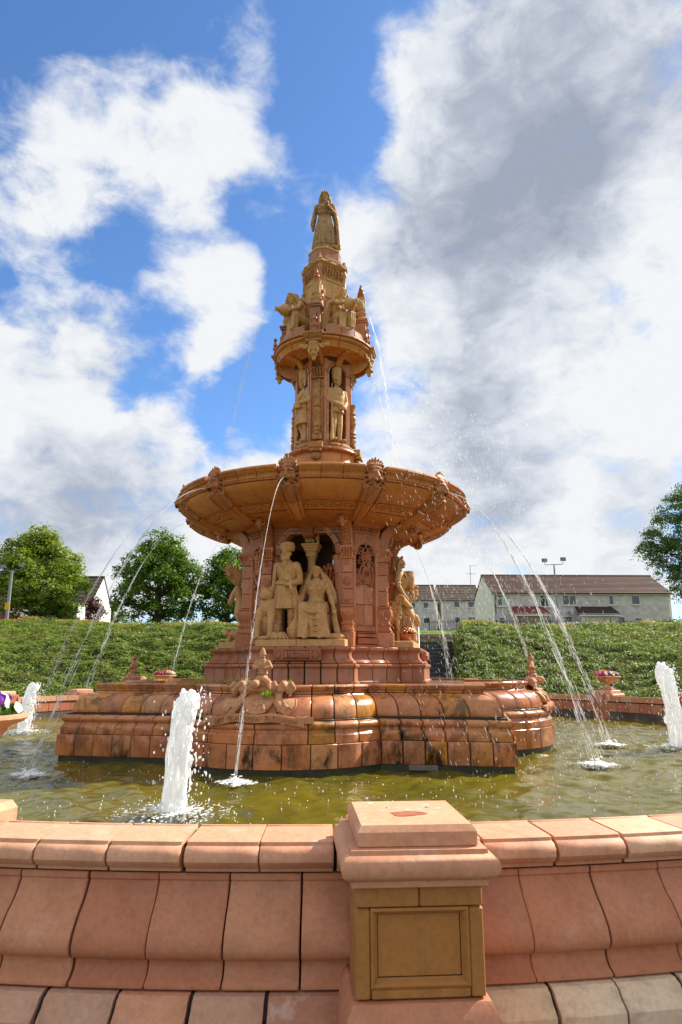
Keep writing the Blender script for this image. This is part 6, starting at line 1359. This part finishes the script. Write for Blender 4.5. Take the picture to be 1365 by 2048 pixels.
def splash(th, fr, cnt, r2, zt=.09):
    mb = MB()
    for i in range(cnt):
        a = r2.uniform(0, TAU); q = fr * .8 * r2.random() ** .8; s = r2.uniform(.004, .017) * (1.25 - q / fr)
        mb.ell((q * math.cos(a), q * math.sin(a), r2.uniform(.02, .07) + (zt * r2.random() ** 2 if q < fr * .35 else 0)), (s * 2.0, s, s * .5), (0, 0, a), 6, 4)
    obj('splash', mb, M_foam, th, fix=False, kind='stuff')
    mb = MB(); n = 48; v = [(0, 0, .075)]; f = []
    for i, q in enumerate((.2, .4, .6, .8, 1.0)):
        for j in range(n): a = TAU * j / n; rr = fr * q * 1.15; v.append((rr * math.cos(a), rr * math.sin(a), (.072 - .006 * i) + .008 * mnoise.noise((rr * 6 * math.cos(a), rr * 6 * math.sin(a), fr))))
    f += [(0, 1 + j, 1 + (j + 1) % n) for j in range(n)]
    for i in range(4): f += [(1 + i * n + j, 1 + (i + 1) * n + j, 1 + (i + 1) * n + (j + 1) % n, 1 + i * n + (j + 1) % n) for j in range(n)]
    mb.add(v, f); obj('foam_ring', mb, M_film, th, fix=False)
geyser(-12.2, 7.1, 1.22, .125, 'tall white water column in front of the fountain, left of centre', (.09, .02), 1)
geyser(-104.7, 7.02, 1.10, .135, 'white water column at the far left beside the urn', (.12, 0), 5)
geyser(76.3, 6.75, 1.52, .15, 'white water column at the right edge of the pool', (-.16, .05), 9)
geyser(168, 7.05, 1.1, .13, 'white water column hidden behind the fountain', (.05, 0), 12)

def jet_path(p0, dirxy, reach, z1, drop, n=44):
    out = []
    for i in range(n + 1):
        t_ = i / n; H = p0[2] - z1
        out.append((p0[0] + dirxy[0] * reach * t_, p0[1] + dirxy[1] * reach * t_, p0[2] - drop * H * t_ - (1 - drop) * H * t_ * t_))
    return out
def jet(label, p0, dxy, reach, z1, drop, r0, seed, spread=1.0, solid=.35, bits=150, end_splash=None):
    r2 = random.Random(seed); P = jet_path(p0, dxy, reach, z1, drop)
    th = thing('water_jet', label, 'water jet', tuple(p0), 0, 'thin water jets of the fountain')
    Q = [tuple(Vector(p) - Vector(p0)) for p in P]; ns = max(3, int(len(Q) * solid))
    mb = MB(); mb.tube([(x + mnoise.noise((i * .9, seed, 0)) * .006 * i / ns, y, z + mnoise.noise((i * .9, 3, seed)) * .008 * i / ns) for i, (x, y, z) in enumerate(Q[:ns + 1])], [r0 * (1 - .35 * i / ns + .25 * mnoise.noise((i * 1.3, seed, 5))) for i in range(ns + 1)], 6); obj('stream', mb, M_jet, th)
    mb = MB()
    for k in range(bits):         # the jet breaks into strings and drops as it falls
        t_ = solid * .8 + (1 - solid * .8) * r2.random() ** .85; i = min(int(t_ * (len(Q) - 1)), len(Q) - 2); fr = t_ * (len(Q) - 1) - i
        a, b_ = Vector(Q[i]), Vector(Q[i + 1]); c = a.lerp(b_, fr); dr = (b_ - a).normalized()
        sp_ = spread * (.006 + .075 * max(0, t_ - .3) ** 1.5); c += Vector((r2.gauss(0, sp_), r2.gauss(0, sp_), r2.gauss(0, sp_ * .6)))
        L_ = r2.uniform(.04, .20) * (1.2 - .4 * t_); w_ = r0 * r2.uniform(.16, .6) * (1 - .35 * t_)
        mb.tube([c - dr * L_, c - dr * L_ * .4, c + dr * L_ * .5, c + dr * L_], [w_ * .15, w_, w_ * .8, w_ * .1], 5)
    for k in range(bits // 3):
        t_ = .3 + .7 * r2.random() ** .7; i = min(int(t_ * (len(Q) - 1)), len(Q) - 2); c = Vector(Q[i]); sp_ = spread * (.012 + .14 * max(0, t_ - .25) ** 1.4)
        c += Vector((r2.gauss(0, sp_), r2.gauss(0, sp_), r2.gauss(0, sp_))); s = r2.uniform(.002, .005); mb.ell(c, (s, s, s * 3), n=5, m=3)
    obj('drops', mb, M_foam, th, fix=False, kind='stuff')
    if end_splash:
        s_ = thing('splash_ring', end_splash[0], 'splash', (P[-1][0], P[-1][1], 0), 0, 'splashes where jets meet the pool'); splash(s_, end_splash[1], end_splash[2], r2, .09)
    return th
LJ = {-12: ('water jet falling from the lion left of centre on the bowl front', .018, ('small white splash below the front lion jet, left of the base', .26, 110)),
      18: None, 48: ('heavy broken jet from the lion at right front of the bowl', .021, ('broad white splash on the water at right', .42, 170)),
      78: ('broken jet from the rightmost lion, ending beyond the flower urn', .021, ('splash of the rightmost jet on the pool', .4, 120)),
      -42: ('strong jet shooting left from the second lion of the bowl', .019, ('pale splash at the left edge of the pool', .34, 160)),
      -72: ('faint jet arcing left from the leftmost lion', .013, None), -102: ('jet falling from the far left edge of the bowl', .015, None),
      -132: ('jet falling behind the fountain, left of the core', .016, None), 108: ('faint jet behind the bowl at right', .012, None), 138: ('jet behind the core at right, by the stair', .017, None)}
for a, v_ in LJ.items():
    if not v_: continue
    az = a + .01 + (PH + 12); x, y = circ(az, 3.24); dx, dy = circ(az, 1)
    jet(v_[0], (x, y, 4.672), (dx, dy), {-12: 2.05, 48: 2.35, 78: 2.35, -42: 2.75, 138: 2.2}.get(a, 2.35), .02, .13, v_[1] * (.34 if a == -12 else .42), a + 200, {-12: .3, 48: 1.0, 78: 1.15, 138: 1.2}.get(a, .9), .7 if a == -12 else .5 if a < 20 else .34, 90 if a == -12 else 150 if a < 20 else 240, v_[2])
for q, lb, rch in ((45, 'thin stream poured from the right hand woman\'s jar', 1.75), (-45, 'faint stream poured from the left hand woman\'s jar', 1.5)):
    az = q + PH; x, y = circ(az, 1.33); dx, dy = circ(az, 1); jet(lb, (x, y, 9.37), (dx, dy), rch * .75, 4.92, .16, .009 if q > 0 else .005, q + 60, .8, .4, 150)
for az, lb in ((112, 'thin stream falling right of the soldiers onto the bowl'), (-150, 'thin stream falling left behind the soldiers')):
    x, y = circ(az, 1.16); dx, dy = circ(az, 1); jet(lb, (x, y, 8.45), (dx, dy), .75, 4.92, .3, .007, int(az) + 400, .6, .3, 120)
# drifting spray on the right hand side
n = 11000; az = R(nr.uniform(10, 150)) if False else np.radians(nr.uniform(15, 140, n)); rr = nr.uniform(1.9, 7.8, n); zz = nr.uniform(.1, 6.2, n)
dens = np.exp(-((rr - 3.6 - (5 - zz) * .35) / 1.1) ** 2); keep = nr.uniform(0, 1, n) < dens
az, rr, zz = az[keep], rr[keep], zz[keep]; mb = MB()
for a, r_, z in zip(az, rr, zz):
    x, y = r_ * math.sin(a), -r_ * math.cos(a); L_ = rnd.uniform(.012, .045); s = rnd.uniform(.0015, .0034); dx = .35 * L_
    mb.add([(x - dx, y, z + L_), (x + s, y, z), (x - s * .5, y + s, z), (x - s * .5, y - s, z), (x + dx, y, z - L_)], [(0, 1, 2), (0, 2, 3), (0, 3, 1), (4, 2, 1), (4, 3, 2), (4, 1, 3)])
obj('spray', mb, M_foam, None, fix=False, kind='stuff')
# drops dancing on the water
mb = MB()
for i in range(1500):
    a = R(rnd.uniform(-80, 110)); r_ = rnd.uniform(4.7, 9.9); x, y = r_ * math.sin(a), -r_ * math.cos(a); s = rnd.uniform(.003, .008)
    mb.ell((x, y, rnd.uniform(0, .03)), (s, s, s * rnd.uniform(.8, 2.4)), n=5, m=3)
obj('raindrops', mb, M_foam, None, fix=False, kind='stuff')
# little plants rooted in the joints
M_fern = leaf_mat('fern_leaf', [(.10, .16, .02), (.20, .26, .03), (.28, .30, .06)], .4, pamt=0)
M_dry = leaf_mat('dry_grass_leaf', [(.30, .24, .08), (.40, .32, .14), (.22, .22, .06)], .4, pamt=0)
def tuft(label, R_, F_, z, n, h, mat, spread):
    mb = MB()
    for i in range(n):
        a = rnd.uniform(0, TAU); q = rnd.uniform(0, spread); L_ = h * rnd.uniform(.5, 1.1); tip = (q * math.cos(a) * 2.2 + rnd.gauss(0, .02), q * math.sin(a) * 1.5, L_); b0 = (q * math.cos(a), q * math.sin(a), 0); w_ = .006
        mb.add([(b0[0] - w_, b0[1], 0), (b0[0] + w_, b0[1], 0), ((b0[0] + tip[0]) / 2 + w_, (b0[1] + tip[1]) / 2, L_ * .6), tip, ((b0[0] + tip[0]) / 2 - w_, (b0[1] + tip[1]) / 2, L_ * .6)], [(0, 1, 2, 3, 4)])
    return tag(obj('grass_tuft', mb, mat, None, wloc(R_, F_, z), R(PH), fix=False), label, 'plant')
tuft('bright green fern growing on the front crest', .13, 4.42, 1.06, 60, .10, M_fern, .05)
tuft('dry grass tuft on the ledge left of the crest', -.45, 4.05, 1.20, 90, .13, M_dry, .12)
tuft('dry yellow grass on the ledge well left of the crest', -1.35, 3.3, 1.19, 120, .12, M_dry, .3)
tuft('small green weed right of the crest top', .34, 4.12, 1.2, 40, .10, M_fern, .05)
tuft('small green plant on the rim below the soldiers', .05, .88, 5.55, 40, .18, M_fern, .05)


# ================================================================ houses, trees, lamps beyond the bank
def gz_(x, y): return float(terrain(np.array(float(x)), np.array(float(y))))
M_harl = plain('grey_harling', (.61, .545, .575), .9, nsc=1.6, c2=(.42, .375, .395), bump=.5)
M_gable = plain('cream_harling', (.80, .73, .67), .9, nsc=1.2, c2=(.70, .67, .60), bump=.3)
M_tile = terra('roof_tile', [(.115, .055, .042), (.135, .068, .05), (.095, .05, .04)], .8, .3, var=.2, sc=.4)
M_tile2 = terra('dark_roof_tile', [(.10, .075, .062), (.12, .088, .072)], .85, .3, var=.2, sc=.4)
M_redt = plain('red_tile', (.20, .045, .04), .75, nsc=3)
M_dkt = plain('dark_tile', (.045, .025, .024), .75, nsc=3)
M_moss = plain('moss', (.20, .15, .02), .95, nsc=6, c2=(.10, .08, .03))
M_frame = plain('window_frame', (.68, .68, .67), .5)
m, t, b = new_mat('window_glass'); b.inputs['Base Color'].default_value = (.035, .045, .055, 1); b.inputs['Roughness'].default_value = .08; b.inputs['Specular IOR Level'].default_value = .8; M_glass = m
M_curt = plain('curtain', (.30, .36, .36), .8, nsc=20, c2=(.5, .55, .55))
M_brick = plain('tan_brick', (.34, .26, .19), .9, nsc=20)
def window(par, x, z, w_, h, y, mull=0, curtain=False, grid=0):
    mb = MB(); e = .07
    mb.box(x, y - .05, z, x + e, y + .12, z + h); mb.box(x + w_ - e, y - .05, z, x + w_, y + .12, z + h); mb.box(x + e, y - .05, z, x + w_ - e, y + .12, z + e); mb.box(x + e, y - .05, z + h - e, x + w_ - e, y + .12, z + h)
    for i in range(mull): xx = x + w_ * (i + 1) / (mull + 1); mb.box(xx - .035, y - .045, z + e, xx + .035, y + .1, z + h - e)
    if grid: mb.box(x + e, y - .045, z + h * .7 - .025, x + w_ - e, y + .1, z + h * .7 + .025)
    f = obj('window', mb, M_frame, par)
    mb = MB(); mb.box(x + e, y - .01, z + e, x + w_ - e, y + .02, z + h - e); obj('pane', mb, M_glass, f)
    mb = MB(); mb.box(x - .06, y - .12, z - .08, x + w_ + .06, y - .002, z - .01); obj('sill', mb, M_frame, f)
    if curtain: mb = MB(); mb.box(x + w_ * .5, y - .022, z + e, x + w_ - e, y - .012, z + h - e); obj('curtain', mb, M_curt, f)
def house(name, label, x0, y0, w_, dep, eave, ridge, mat, gmat, tile, courses, moss=True, skew=0.0):
    z0 = gz_(x0, y0) - .2; th = thing(name, label, 'house', (x0, y0, z0)); e = eave - z0; rg = ridge - z0
    mb = MB(); mb.box(0, 0, 0, w_, dep, e); obj('wall', mb, mat, th)
    for xx in (-.03, w_ - .22):
        mb = MB(); mb.push((xx, 0, 0), (0, 0, 0)); mb.add([(x, y, z) for x in (0, .25) for y, z in ((-.005, 0), (dep + .01, 0), (dep + .01, e), (dep / 2, rg - .06), (-.005, e))], [(0, 1, 2, 3, 4), (9, 8, 7, 6, 5)] + [(j, 5 + j, 5 + (j + 1) % 5, (j + 1) % 5) for j in range(5)]); mb.pop(); obj('gable', mb, gmat, th)
    rf = thing_part('roof', th)
    for side in (0, 1):
        for c in range(courses):
            t0, t1 = c / courses, (c + 1.25) / courses; mb = MB(); t1 = min(t1, 1)
            ya, yb = -.25 + (dep / 2 + .25) * t0, -.25 + (dep / 2 + .25) * t1; za, zb = e - .08 + (rg - e + .08) * t0, e - .08 + (rg - e + .08) * t1
            pts = [(ya, za + .05), (ya, za + .09), (yb, zb + .03), (yb, zb)]
            if side: pts = [(dep - y, z) for y, z in pts]
            mb.loft([[(x, y, z) for y, z in pts] for x in (-.12, w_ + .12)]); obj('tile_course', mb, tile, rf)
    mb = MB(); mb.tube([(-.14, dep / 2, rg + .03), (w_ + .14, dep / 2, rg + .03)], .13, 8); obj('ridge', mb, M_moss if moss else tile, rf)
    mb = MB(); mb.box(-.1, -.34, e - .14, w_ + .1, -.25, e - .02); obj('gutter', mb, M_iron, th)
    mb = MB(); mb.box(-.1, -.25, e - .2, w_ + .1, -.02, e - .04); obj('fascia', mb, M_frame, th)
    return th, z0
def thing_part(name, par):
    o = bpy.data.objects.new(name, None); col.objects.link(o); o.parent = par; return o
# right: long two storey terrace
hx = 18.1; th, z0 = house('terraced_house', 'long grey two storey terrace with mossy brown roof at right', hx, 56, 19.2, 8.0, 9.2, 11.55, M_harl, M_gable, M_tile, 14)
for x, z, w_, h, mu, cu, gr in ((.5, 7.75, 1.0, 1.25, 0, True, 1), (5.1, 7.72, 1.65, 1.25, 2, True, 1), (7.5, 7.88, 1.5, 1.08, 1, False, 0), (12.5, 7.92, .95, 1.05, 0, True, 0), (14.95, 7.95, .95, 1.0, 0, False, 0), (.55, 5.5, 1.1, 1.1, 0, True, 1), (5.4, 5.2, 1.1, 1.6, 0, True, 1), (7.2, 5.5, 1.2, 1.2, 0, False, 0), (13.3, 5.5, .8, 1.2, 0, False, 0), (15.1, 5.4, 1.1, 1.2, 0, True, 1)): window(th, x, z - z0, w_, h, -.02, mu, cu, gr)
for x, w_, tl, wl, ztop in ((2.0, 3.7, M_redt, M_brick, 7.72), (8.75, 4.3, M_dkt, M_harl, 7.72)):
    mb = MB(); mb.box(x, -1.5, 0, x + w_ - .3, .02, 6.75 - z0); obj('porch', mb, wl, th)
    rf = thing_part('porch_roof', th)
    for c in range(6):
        t0, t1 = c / 6, (c + 1.2) / 6; mb = MB(); ya, yb = -1.75 + 1.75 * t0, -1.75 + 1.75 * t1; za, zb = 6.78 - z0 + (ztop - 6.78) * t0, 6.78 - z0 + (ztop - 6.78) * t1
        mb.loft([[(xx, y, z) for y, z in ((ya, za), (ya, za + .07), (yb, zb + .02), (yb, zb - .03))] for xx in (x - .2 + .3 * t0, x + w_ - .1 - .25 * t0)]); obj('tile_course', mb, tl, rf)
    mb = MB(); mb.box(x - .2, -1.8, 6.62 - z0, x + w_ - .1, -1.72, 6.76 - z0); obj('porch_fascia', mb, M_frame, th)
mb = MB(); mb.tube([(.28, -.08, 0), (.28, -.08, 9.0 - z0)], .05, 6); obj('downpipe', mb, M_iron, th)
mb = MB(); mb.box(6.6, -.25, 7.0 - z0, 6.85, -.02, 7.2 - z0); obj('alarm_box', mb, plain('yellow_box', (.75, .42, .02), .5), th)
mb = MB(); mb.push((8.1, -.25, 6.95 - z0), (1.2, 0, .3)); mb.lathe([(.001, 0), (.15, .02), (.24, .07), (.25, .08), (.15, .035), (.001, .015)], 16, cap=False); mb.pop(); obj('satellite_dish', mb, M_grey, th)
an = thing('aerial', 'television aerial on a thin mast left of the terrace roof', 'aerial', (16.65, 59.5, 8.5))
mb = MB(); mb.tube([(0, 0, 0), (0, 0, 4.15)], .03, 6); obj('mast', mb, M_grey, an)
mb = MB(); mb.tube([(-.1, 0, 4.1), (.75, 0, 4.1)], .02, 5); mb.tube([(-.5, 0, 3.2), (.6, 0, 3.2)], .018, 5)
for i in range(5): mb.tube([(-.4 + .2 * i, -.3, 3.2), (-.4 + .2 * i, .3, 3.2)], .01, 4)
obj('antenna', mb, M_grey, an)
# middle: two smaller blocks
for x0, w_, lb, wins in ((12.0, 6.95, 'small grey house beside the right hand statue, dark roof', ((2.35, 10.86, 1.0, 1.0), (4.6, 10.86, .95, 1.0), (4.6, 8.4, 1.05, 1.05), (2.2, 8.4, 1.0, 1.05))), (19.65, 6.6, 'small grey house with dark roof just left of the terrace', ((2.05, 11.04, 1.0, .98), (4.25, 11.04, 1.25, .98), (2.1, 8.5, .95, 1.0), (4.3, 8.5, 1.2, 1.0)))):
    th, z0 = house('house', lb, x0, 95, w_, 8, 12.25, 15.1, M_harl, M_gable, M_tile2, 9, False)
    for x, z, ww, h in wins: window(th, x, z - z0, ww, h, -.02)
lk = thing('link_building', 'dark recessed link between the two small houses', 'building', (18.9, 97.5, 7))
mb = MB(); mb.box(0, 0, 0, .9, 4, 4.9); obj('wall', mb, plain('dark_harling', (.10, .10, .11), .9), lk); window(lk, .1, 3.2, .65, .8, -.03)
# left: white gable behind the tree
th, z0 = house('white_house', 'white gabled house half hidden behind the left tree', -35.5, 58, 10.6, 7.0, 8.0, 11.4, M_gable, plain('white_harling', (.78, .78, .76), .85), M_tile2, 8, False)
th.rotation_euler = (0, 0, R(0))

# railings
def railing(label, x0, x1, y, zt, hoops, sp):
    z0 = gz_((x0 + x1) / 2, y) - .1; th = thing('railing', label, 'railing', (x0, y, z0)); H = zt - z0
    mb = MB(); mb.box(0, -.015, H * .28, x1 - x0, .015, H * .28 + .03); mb.box(0, -.015, H - .22 if hoops else H - .1, x1 - x0, .015, H - .19 if hoops else H - .07); obj('rail', mb, M_iron, th)
    n = int((x1 - x0) / sp); me = None
    for i in range(n):
        if me is None:
            mb = MB()
            if hoops: mb.tube([(-sp * .36, 0, 0), (-sp * .36, 0, H - .2)] + [(-sp * .36 * math.cos(a), 0, H - .2 + .2 * math.sin(a)) for a in np.linspace(.4, 2.74, 5)] + [(sp * .36, 0, H - .2), (sp * .36, 0, 0)], .014, 4); mb.tube([(0, 0, 0), (0, 0, H - .2)], .012, 4)
            else: mb.tube([(0, 0, 0), (0, 0, H)], .014, 4)
            me = mb.mesh('hoop' if hoops else 'bar')
        link('hoop' if hoops else 'bar', me, M_iron, th, ((i + .5) * sp, 0, 0))
    pm = None
    for i in range(int((x1 - x0) / 2.7) + 1): mb = MB(); mb.tube([(i * 2.7, 0, 0), (i * 2.7, 0, H + .12)], .03, 5); obj('post', mb, M_iron, th)
railing('hoop topped iron railing in front of the long terrace', 9.4, 37, 44.5, 5.62, True, .42)
railing('plain iron bar railing in front of the small houses', 5.5, 21, 80, 7.7, False, .28)
# floodlight masts
def mast(label, x, y, zt, sign, k=1.0):
    z0 = gz_(x, y); th = thing('lamp_post', label, 'lamp post', (x, y, z0), 0, 'twin floodlight masts'); H = zt - z0
    mb = MB(); mb.lathe([(.11, 0), (.10, .8), (.085, 2.5), (.065, H)], 12); obj('pole', mb, M_grey, th)
    mb = MB(); mb.tube([(-.85 * k, 0, H + .18 * k), (-.80 * k, 0, H - .02), (.80 * k, 0, H + .05), (.86 * k, 0, H + .25 * k)], .035 * k, 6); obj('cross_arm', mb, M_grey, th)
    for q in (-1, 1):
        mb = MB(); mb.push((q * .86 * k, -.05, H + (.45 + .06 * q) * k), (.12, 0, 0), k); mb.box(-.23, -.10, -.17, .23, .10, .17, .02); mb.pop(); f = obj('floodlight', mb, plain('lamp_housing', (.06, .065, .07), .5), th)
        mb = MB(); mb.push((q * .86 * k, -.05, H + (.45 + .06 * q) * k), (.12, 0, 0), k); mb.box(-.20, -.112, -.14, .20, -.101, .14); mb.pop(); obj('lamp_glass', mb, plain('lamp_glass', (.30, .31, .30), .2), f)
    if sign: mb = MB(); mb.box(-.14, -.13, 1.0, .14, -.10, 1.4, .01); obj('notice', mb, plain('yellow_sign', (.8, .40, .02), .5), th)
mast('grey twin floodlight mast in front of the terrace roof', 21.08, 45, 10.55, False)
mast('grey twin floodlight mast at the left edge beside the tree', -18.25, 25, 7.0, True, .62)

# cars on the road
def car(label, x, y, rz, paint, van=False):
    z0 = gz_(x, y); th = thing('parked_van' if van else 'parked_car', label, 'van' if van else 'car', (x, y, z0), rz)
    m, t, b = new_mat('paint'); b.inputs['Base Color'].default_value = (*paint, 1); b.inputs['Roughness'].default_value = .25; b.inputs['Coat Weight'].default_value = .6
    sec = [(-2.1, .45, .75, .82), (-1.95, .3, .85, .88), (-1.2, .28, .92, .90), (-.2, .28, .95, .90), (1.2, .28, .95, .90), (1.9, .3, .90, .88), (2.1, .45, .75, .8)]
    mb = MB(); mb.loft([[(x_, -w_, zb), (x_, -w_ - .02, (zb + zt) / 2), (x_, -w_ * .93, zt), (x_, w_ * .93, zt), (x_, w_ + .02, (zb + zt) / 2), (x_, w_, zb)] for x_, zb, zt, w_ in sec]); obj('body', mb, m, th)
    H = 1.9 if van else 1.47
    mb = MB(); mb.loft([[(x_, -w_, .9), (x_, -w_ * .82, zt), (x_, w_ * .82, zt), (x_, w_, .9)] for x_, zt, w_ in ((-1.35, .94, .84), (-.65, H - .04, .84), (.2, H, .84), (1.3, H - .06, .84), (1.95, .94 if not van else H - .2, .82))]); obj('roof', mb, m, th)
    for q in (-1, 1):
        mb = MB(); mb.add([(x_, q * (.845 - .14 * s_), z) for x_, z, s_ in ((-1.0, .98, 0), (-.62, H - .14, .9), (1.15, H - .16, .9), (1.6, .98, 0))], [(0, 1, 2, 3)]); mb.add([(x_, q * (.825 - .14 * s_), z) for x_, z, s_ in ((-1.0, .98, 0), (-.62, H - .14, .9), (1.15, H - .16, .9), (1.6, .98, 0))], [(0, 1, 2, 3)]); obj('side_window', mb, M_glass, th, fix=False)
    for x_ in (-1.3, 1.3):
        for q in (-1, 1): mb = MB(); mb.push((x_, q * .82, .31), (R(90), 0, 0)); mb.lathe([(.2, -.1), (.31, -.09), (.31, .09), (.2, .1)], 18); mb.pop(); obj('wheel', mb, M_iron, th)
    for q in (-1, 1): mb = MB(); mb.box(2.05, q * .7 - .12, .68, 2.13, q * .7 + .12, .82, .02); obj('rear_light', mb, plain('rear_light', (.5, .02, .02), .3), th)
car('silver car half hidden behind the bank below the terrace', 24.4, 51, 0, (.50, .54, .58))
car('red car at the left edge behind the bank', -22.7, 32, 0, (.45, .02, .03))
car('white van under the left tree behind the bank', -19.0, 33.5, 0, (.75, .76, .78), True)
# garden items by the railings
tag(obj('traffic_cone', MB().lathe([(.18, 0), (.18, .04), (.12, .05), (.03, .55), (.001, .56)], 14), plain('orange_plastic', (.8, .10, .02), .5), None, (17.2, 78, gz_(17.2, 78))), 'small orange cone on the grass by the railing', 'cone')

# ---------------------------------------------------------------- trees
M_bark = plain('bark', (.075, .055, .04), .9, nsc=12, bump=.8)
def tree(label, x, y, H, lobes, n, size, mat, trunk=.22, aspect=1.7, droop=.25, group='trees beyond the bank', base=None, name='tree'):
    z0 = gz_(x, y) if base is None else base; th = thing(name, label, 'tree', (x, y, z0), 0, group)
    mb = MB(); tops = []
    mb.tube([(0, 0, -.3), (.03, 0, H * .15), (-.04, .03, H * .35), (.02, 0, H * .6), (0, 0, H * .82)], [trunk * 1.25, trunk, trunk * .8, trunk * .5, trunk * .15], 9)
    for cx, cy, cz, rx, rz_ in lobes:
        b0 = Vector((0, 0, max(H * .12, cz - rx * 1.1))); e = Vector((cx, cy, cz)); mid = b0.lerp(e, .5) + Vector((rnd.gauss(0, .12), rnd.gauss(0, .12), .1)); mb.tube([b0, mid, e], [trunk * .4, trunk * .25, trunk * .07], 6)
        for q in range(4): mb.tube([mid.lerp(e, .5), e + Vector((rnd.gauss(0, rx * .5), rnd.gauss(0, rx * .5), rnd.gauss(0, rz_ * .5)))], [trunk * .12, trunk * .03], 4)
    obj('trunk', mb, M_bark, th)
    vol = np.array([l[3] ** 2 for l in lobes]); ks = nr.choice(len(lobes), size=max(40, n // 42), p=vol / vol.sum())
    L = np.array(lobes)[ks]; u = nr.normal(0, 1, (len(ks), 3)); u /= np.linalg.norm(u, axis=1)[:, None]; u[:, 2] = np.where(u[:, 2] < -.5, -u[:, 2] * .6, u[:, 2])
    rad = nr.uniform(.45, 1.08, len(ks)) ** .6
    C = L[:, :3] + u * np.stack([L[:, 3], L[:, 3], L[:, 4]], 1) * rad[:, None]           # clump centres
    m_ = np.repeat(np.arange(len(ks)), n // len(ks)); cs_ = nr.uniform(.22, .5, len(ks))
    o = nr.normal(0, 1, (len(m_), 3)) * np.array([1, 1, .6]) * cs_[m_][:, None] * .62
    P = C[m_] + o; P[:, 2] -= droop * (o[:, 0] ** 2 + o[:, 1] ** 2) / np.maximum(cs_[m_], .1)
    N = u[m_] * .7 + np.array([0, 0, .6]) + o * .5
    link('crown', leaf_mesh('crown', P, N, size, aspect, droop, .5, .6), mat, th); return th
M_lf1 = leaf_mat('sycamore_leaf', [(.07, .12, .014), (.12, .19, .022), (.19, .26, .03), (.27, .31, .04)], .42, .45, (.24, .24, .04), .5, .35)
M_lf2 = leaf_mat('maple_leaf', [(.045, .09, .012), (.08, .15, .018), (.125, .21, .026), (.18, .26, .035)], .4, .45, (.03, .06, .012), .5, .3)
M_lf3 = leaf_mat('birch_leaf', [(.055, .10, .022), (.09, .15, .03), (.14, .21, .05)], .35, .45, (.03, .05, .015), .6, .3)
M_lf4 = leaf_mat('copper_leaf', [(.045, .012, .018), (.08, .02, .028), (.12, .035, .035)], .35, .45, pamt=0)
def crownlobes(H, W_, k, z0, seed):
    r2 = random.Random(seed); out = [(0, 0, H * .62, W_ * .34, H * .26)]
    for i in range(k):
        a = i * 2.4; zt = z0 + (H - z0) * ((i + .5) / k); env = W_ * .5 * math.sin(math.pi * min(max((zt / H) ** .9, .12), .93)) ** .6
        rr = r2.uniform(.14, .22) * W_; q = max(0, env - rr * .75); out.append((q * math.cos(a), q * math.sin(a), zt, rr, rr * .8))
    return out
tree('large yellow green tree at the far left behind the bank', -18.9, 30, 6.0, crownlobes(5.9, 6.6, 24, .9, 3), 26000, .20, M_lf1)
tree('dark round tree left of the fountain behind the bank', -11.3, 32, 6.1, crownlobes(5.95, 6.3, 24, .8, 8), 25000, .20, M_lf2)
tree('smaller dark tree partly behind the left side of the fountain', -6.9, 34.5, 5.6, crownlobes(5.5, 5.2, 20, .8, 13), 19000, .20, M_lf2)
tree('copper leaved bush in front of the white gable', -18.6, 40, 2.6, crownlobes(2.5, 2.6, 9, .3, 21), 4000, .16, M_lf4, .08, name='bush')
tree('tall birch with hanging foliage cut by the right edge', 29.6, 36, 11.6, [(-1.2, 0, 10.0, 1.5, 1.2), (-2.4, .3, 8.6, 1.3, 1.2), (-.2, 0, 8.4, 1.7, 1.4), (-3.6, 0, 7.4, 1.0, .8), (-3.0, -.4, 6.0, 1.25, 1.2), (-1.5, 0, 6.6, 1.6, 1.2), (-4.2, .2, 6.3, .8, .7), (-2.6, .2, 4.4, 1.2, 1.3), (-1.0, 0, 4.4, 1.6, 1.4), (-2.3, -.2, 2.9, .9, 1.1), (.6, 0, 6, 2.0, 1.6), (1.0, 0, 10, 1.7, 1.5), (0, 0, 11.2, 1.2, .9), (-1.2, 0, 2.6, 1.0, 1.0), (-3.6, 0, 5.0, .7, .7)], 30000, .17, M_lf3, .2, 1.9, .5)
for x, y, h, w_, lb in ((15.3, 108, 9.0, 6, 'tree top showing above the small house by the statue'), (20.0, 112, 9.2, 5, 'tree top showing between the two small houses'), (26.5, 112, 8.6, 9, 'tree tops showing above the right small house')):
    tree(lb, x, y, h, crownlobes(h, w_, 12, 2, int(x)), 5000, .34, M_lf1)
for i, (x, y, h) in enumerate(((-42, 75, 7), (-33, 92, 7), (44, 60, 6), (52, 50, 8), (-52, 60, 8))):
    tree(('far tree outside the left of the view', 'far tree hidden behind the left trees', 'tree beyond the right end of the terrace', 'tree well right of the terrace', 'far tree well outside the left of the view')[i], x, y, h, crownlobes(h, 6, 12, 1, i), 4500, .32, M_lf2)
hd = tag(link('hedge', leaf_mesh('hedge', np.stack([nr.uniform(31, 46, 6000), nr.uniform(46, 47.2, 6000), gz_(36, 46) + nr.uniform(0, 1.3, 6000)], -1), np.tile([0, -.6, .6], (6000, 1)), .16), M_lf2), 'dark clipped hedge right of the terrace railing', 'hedge')
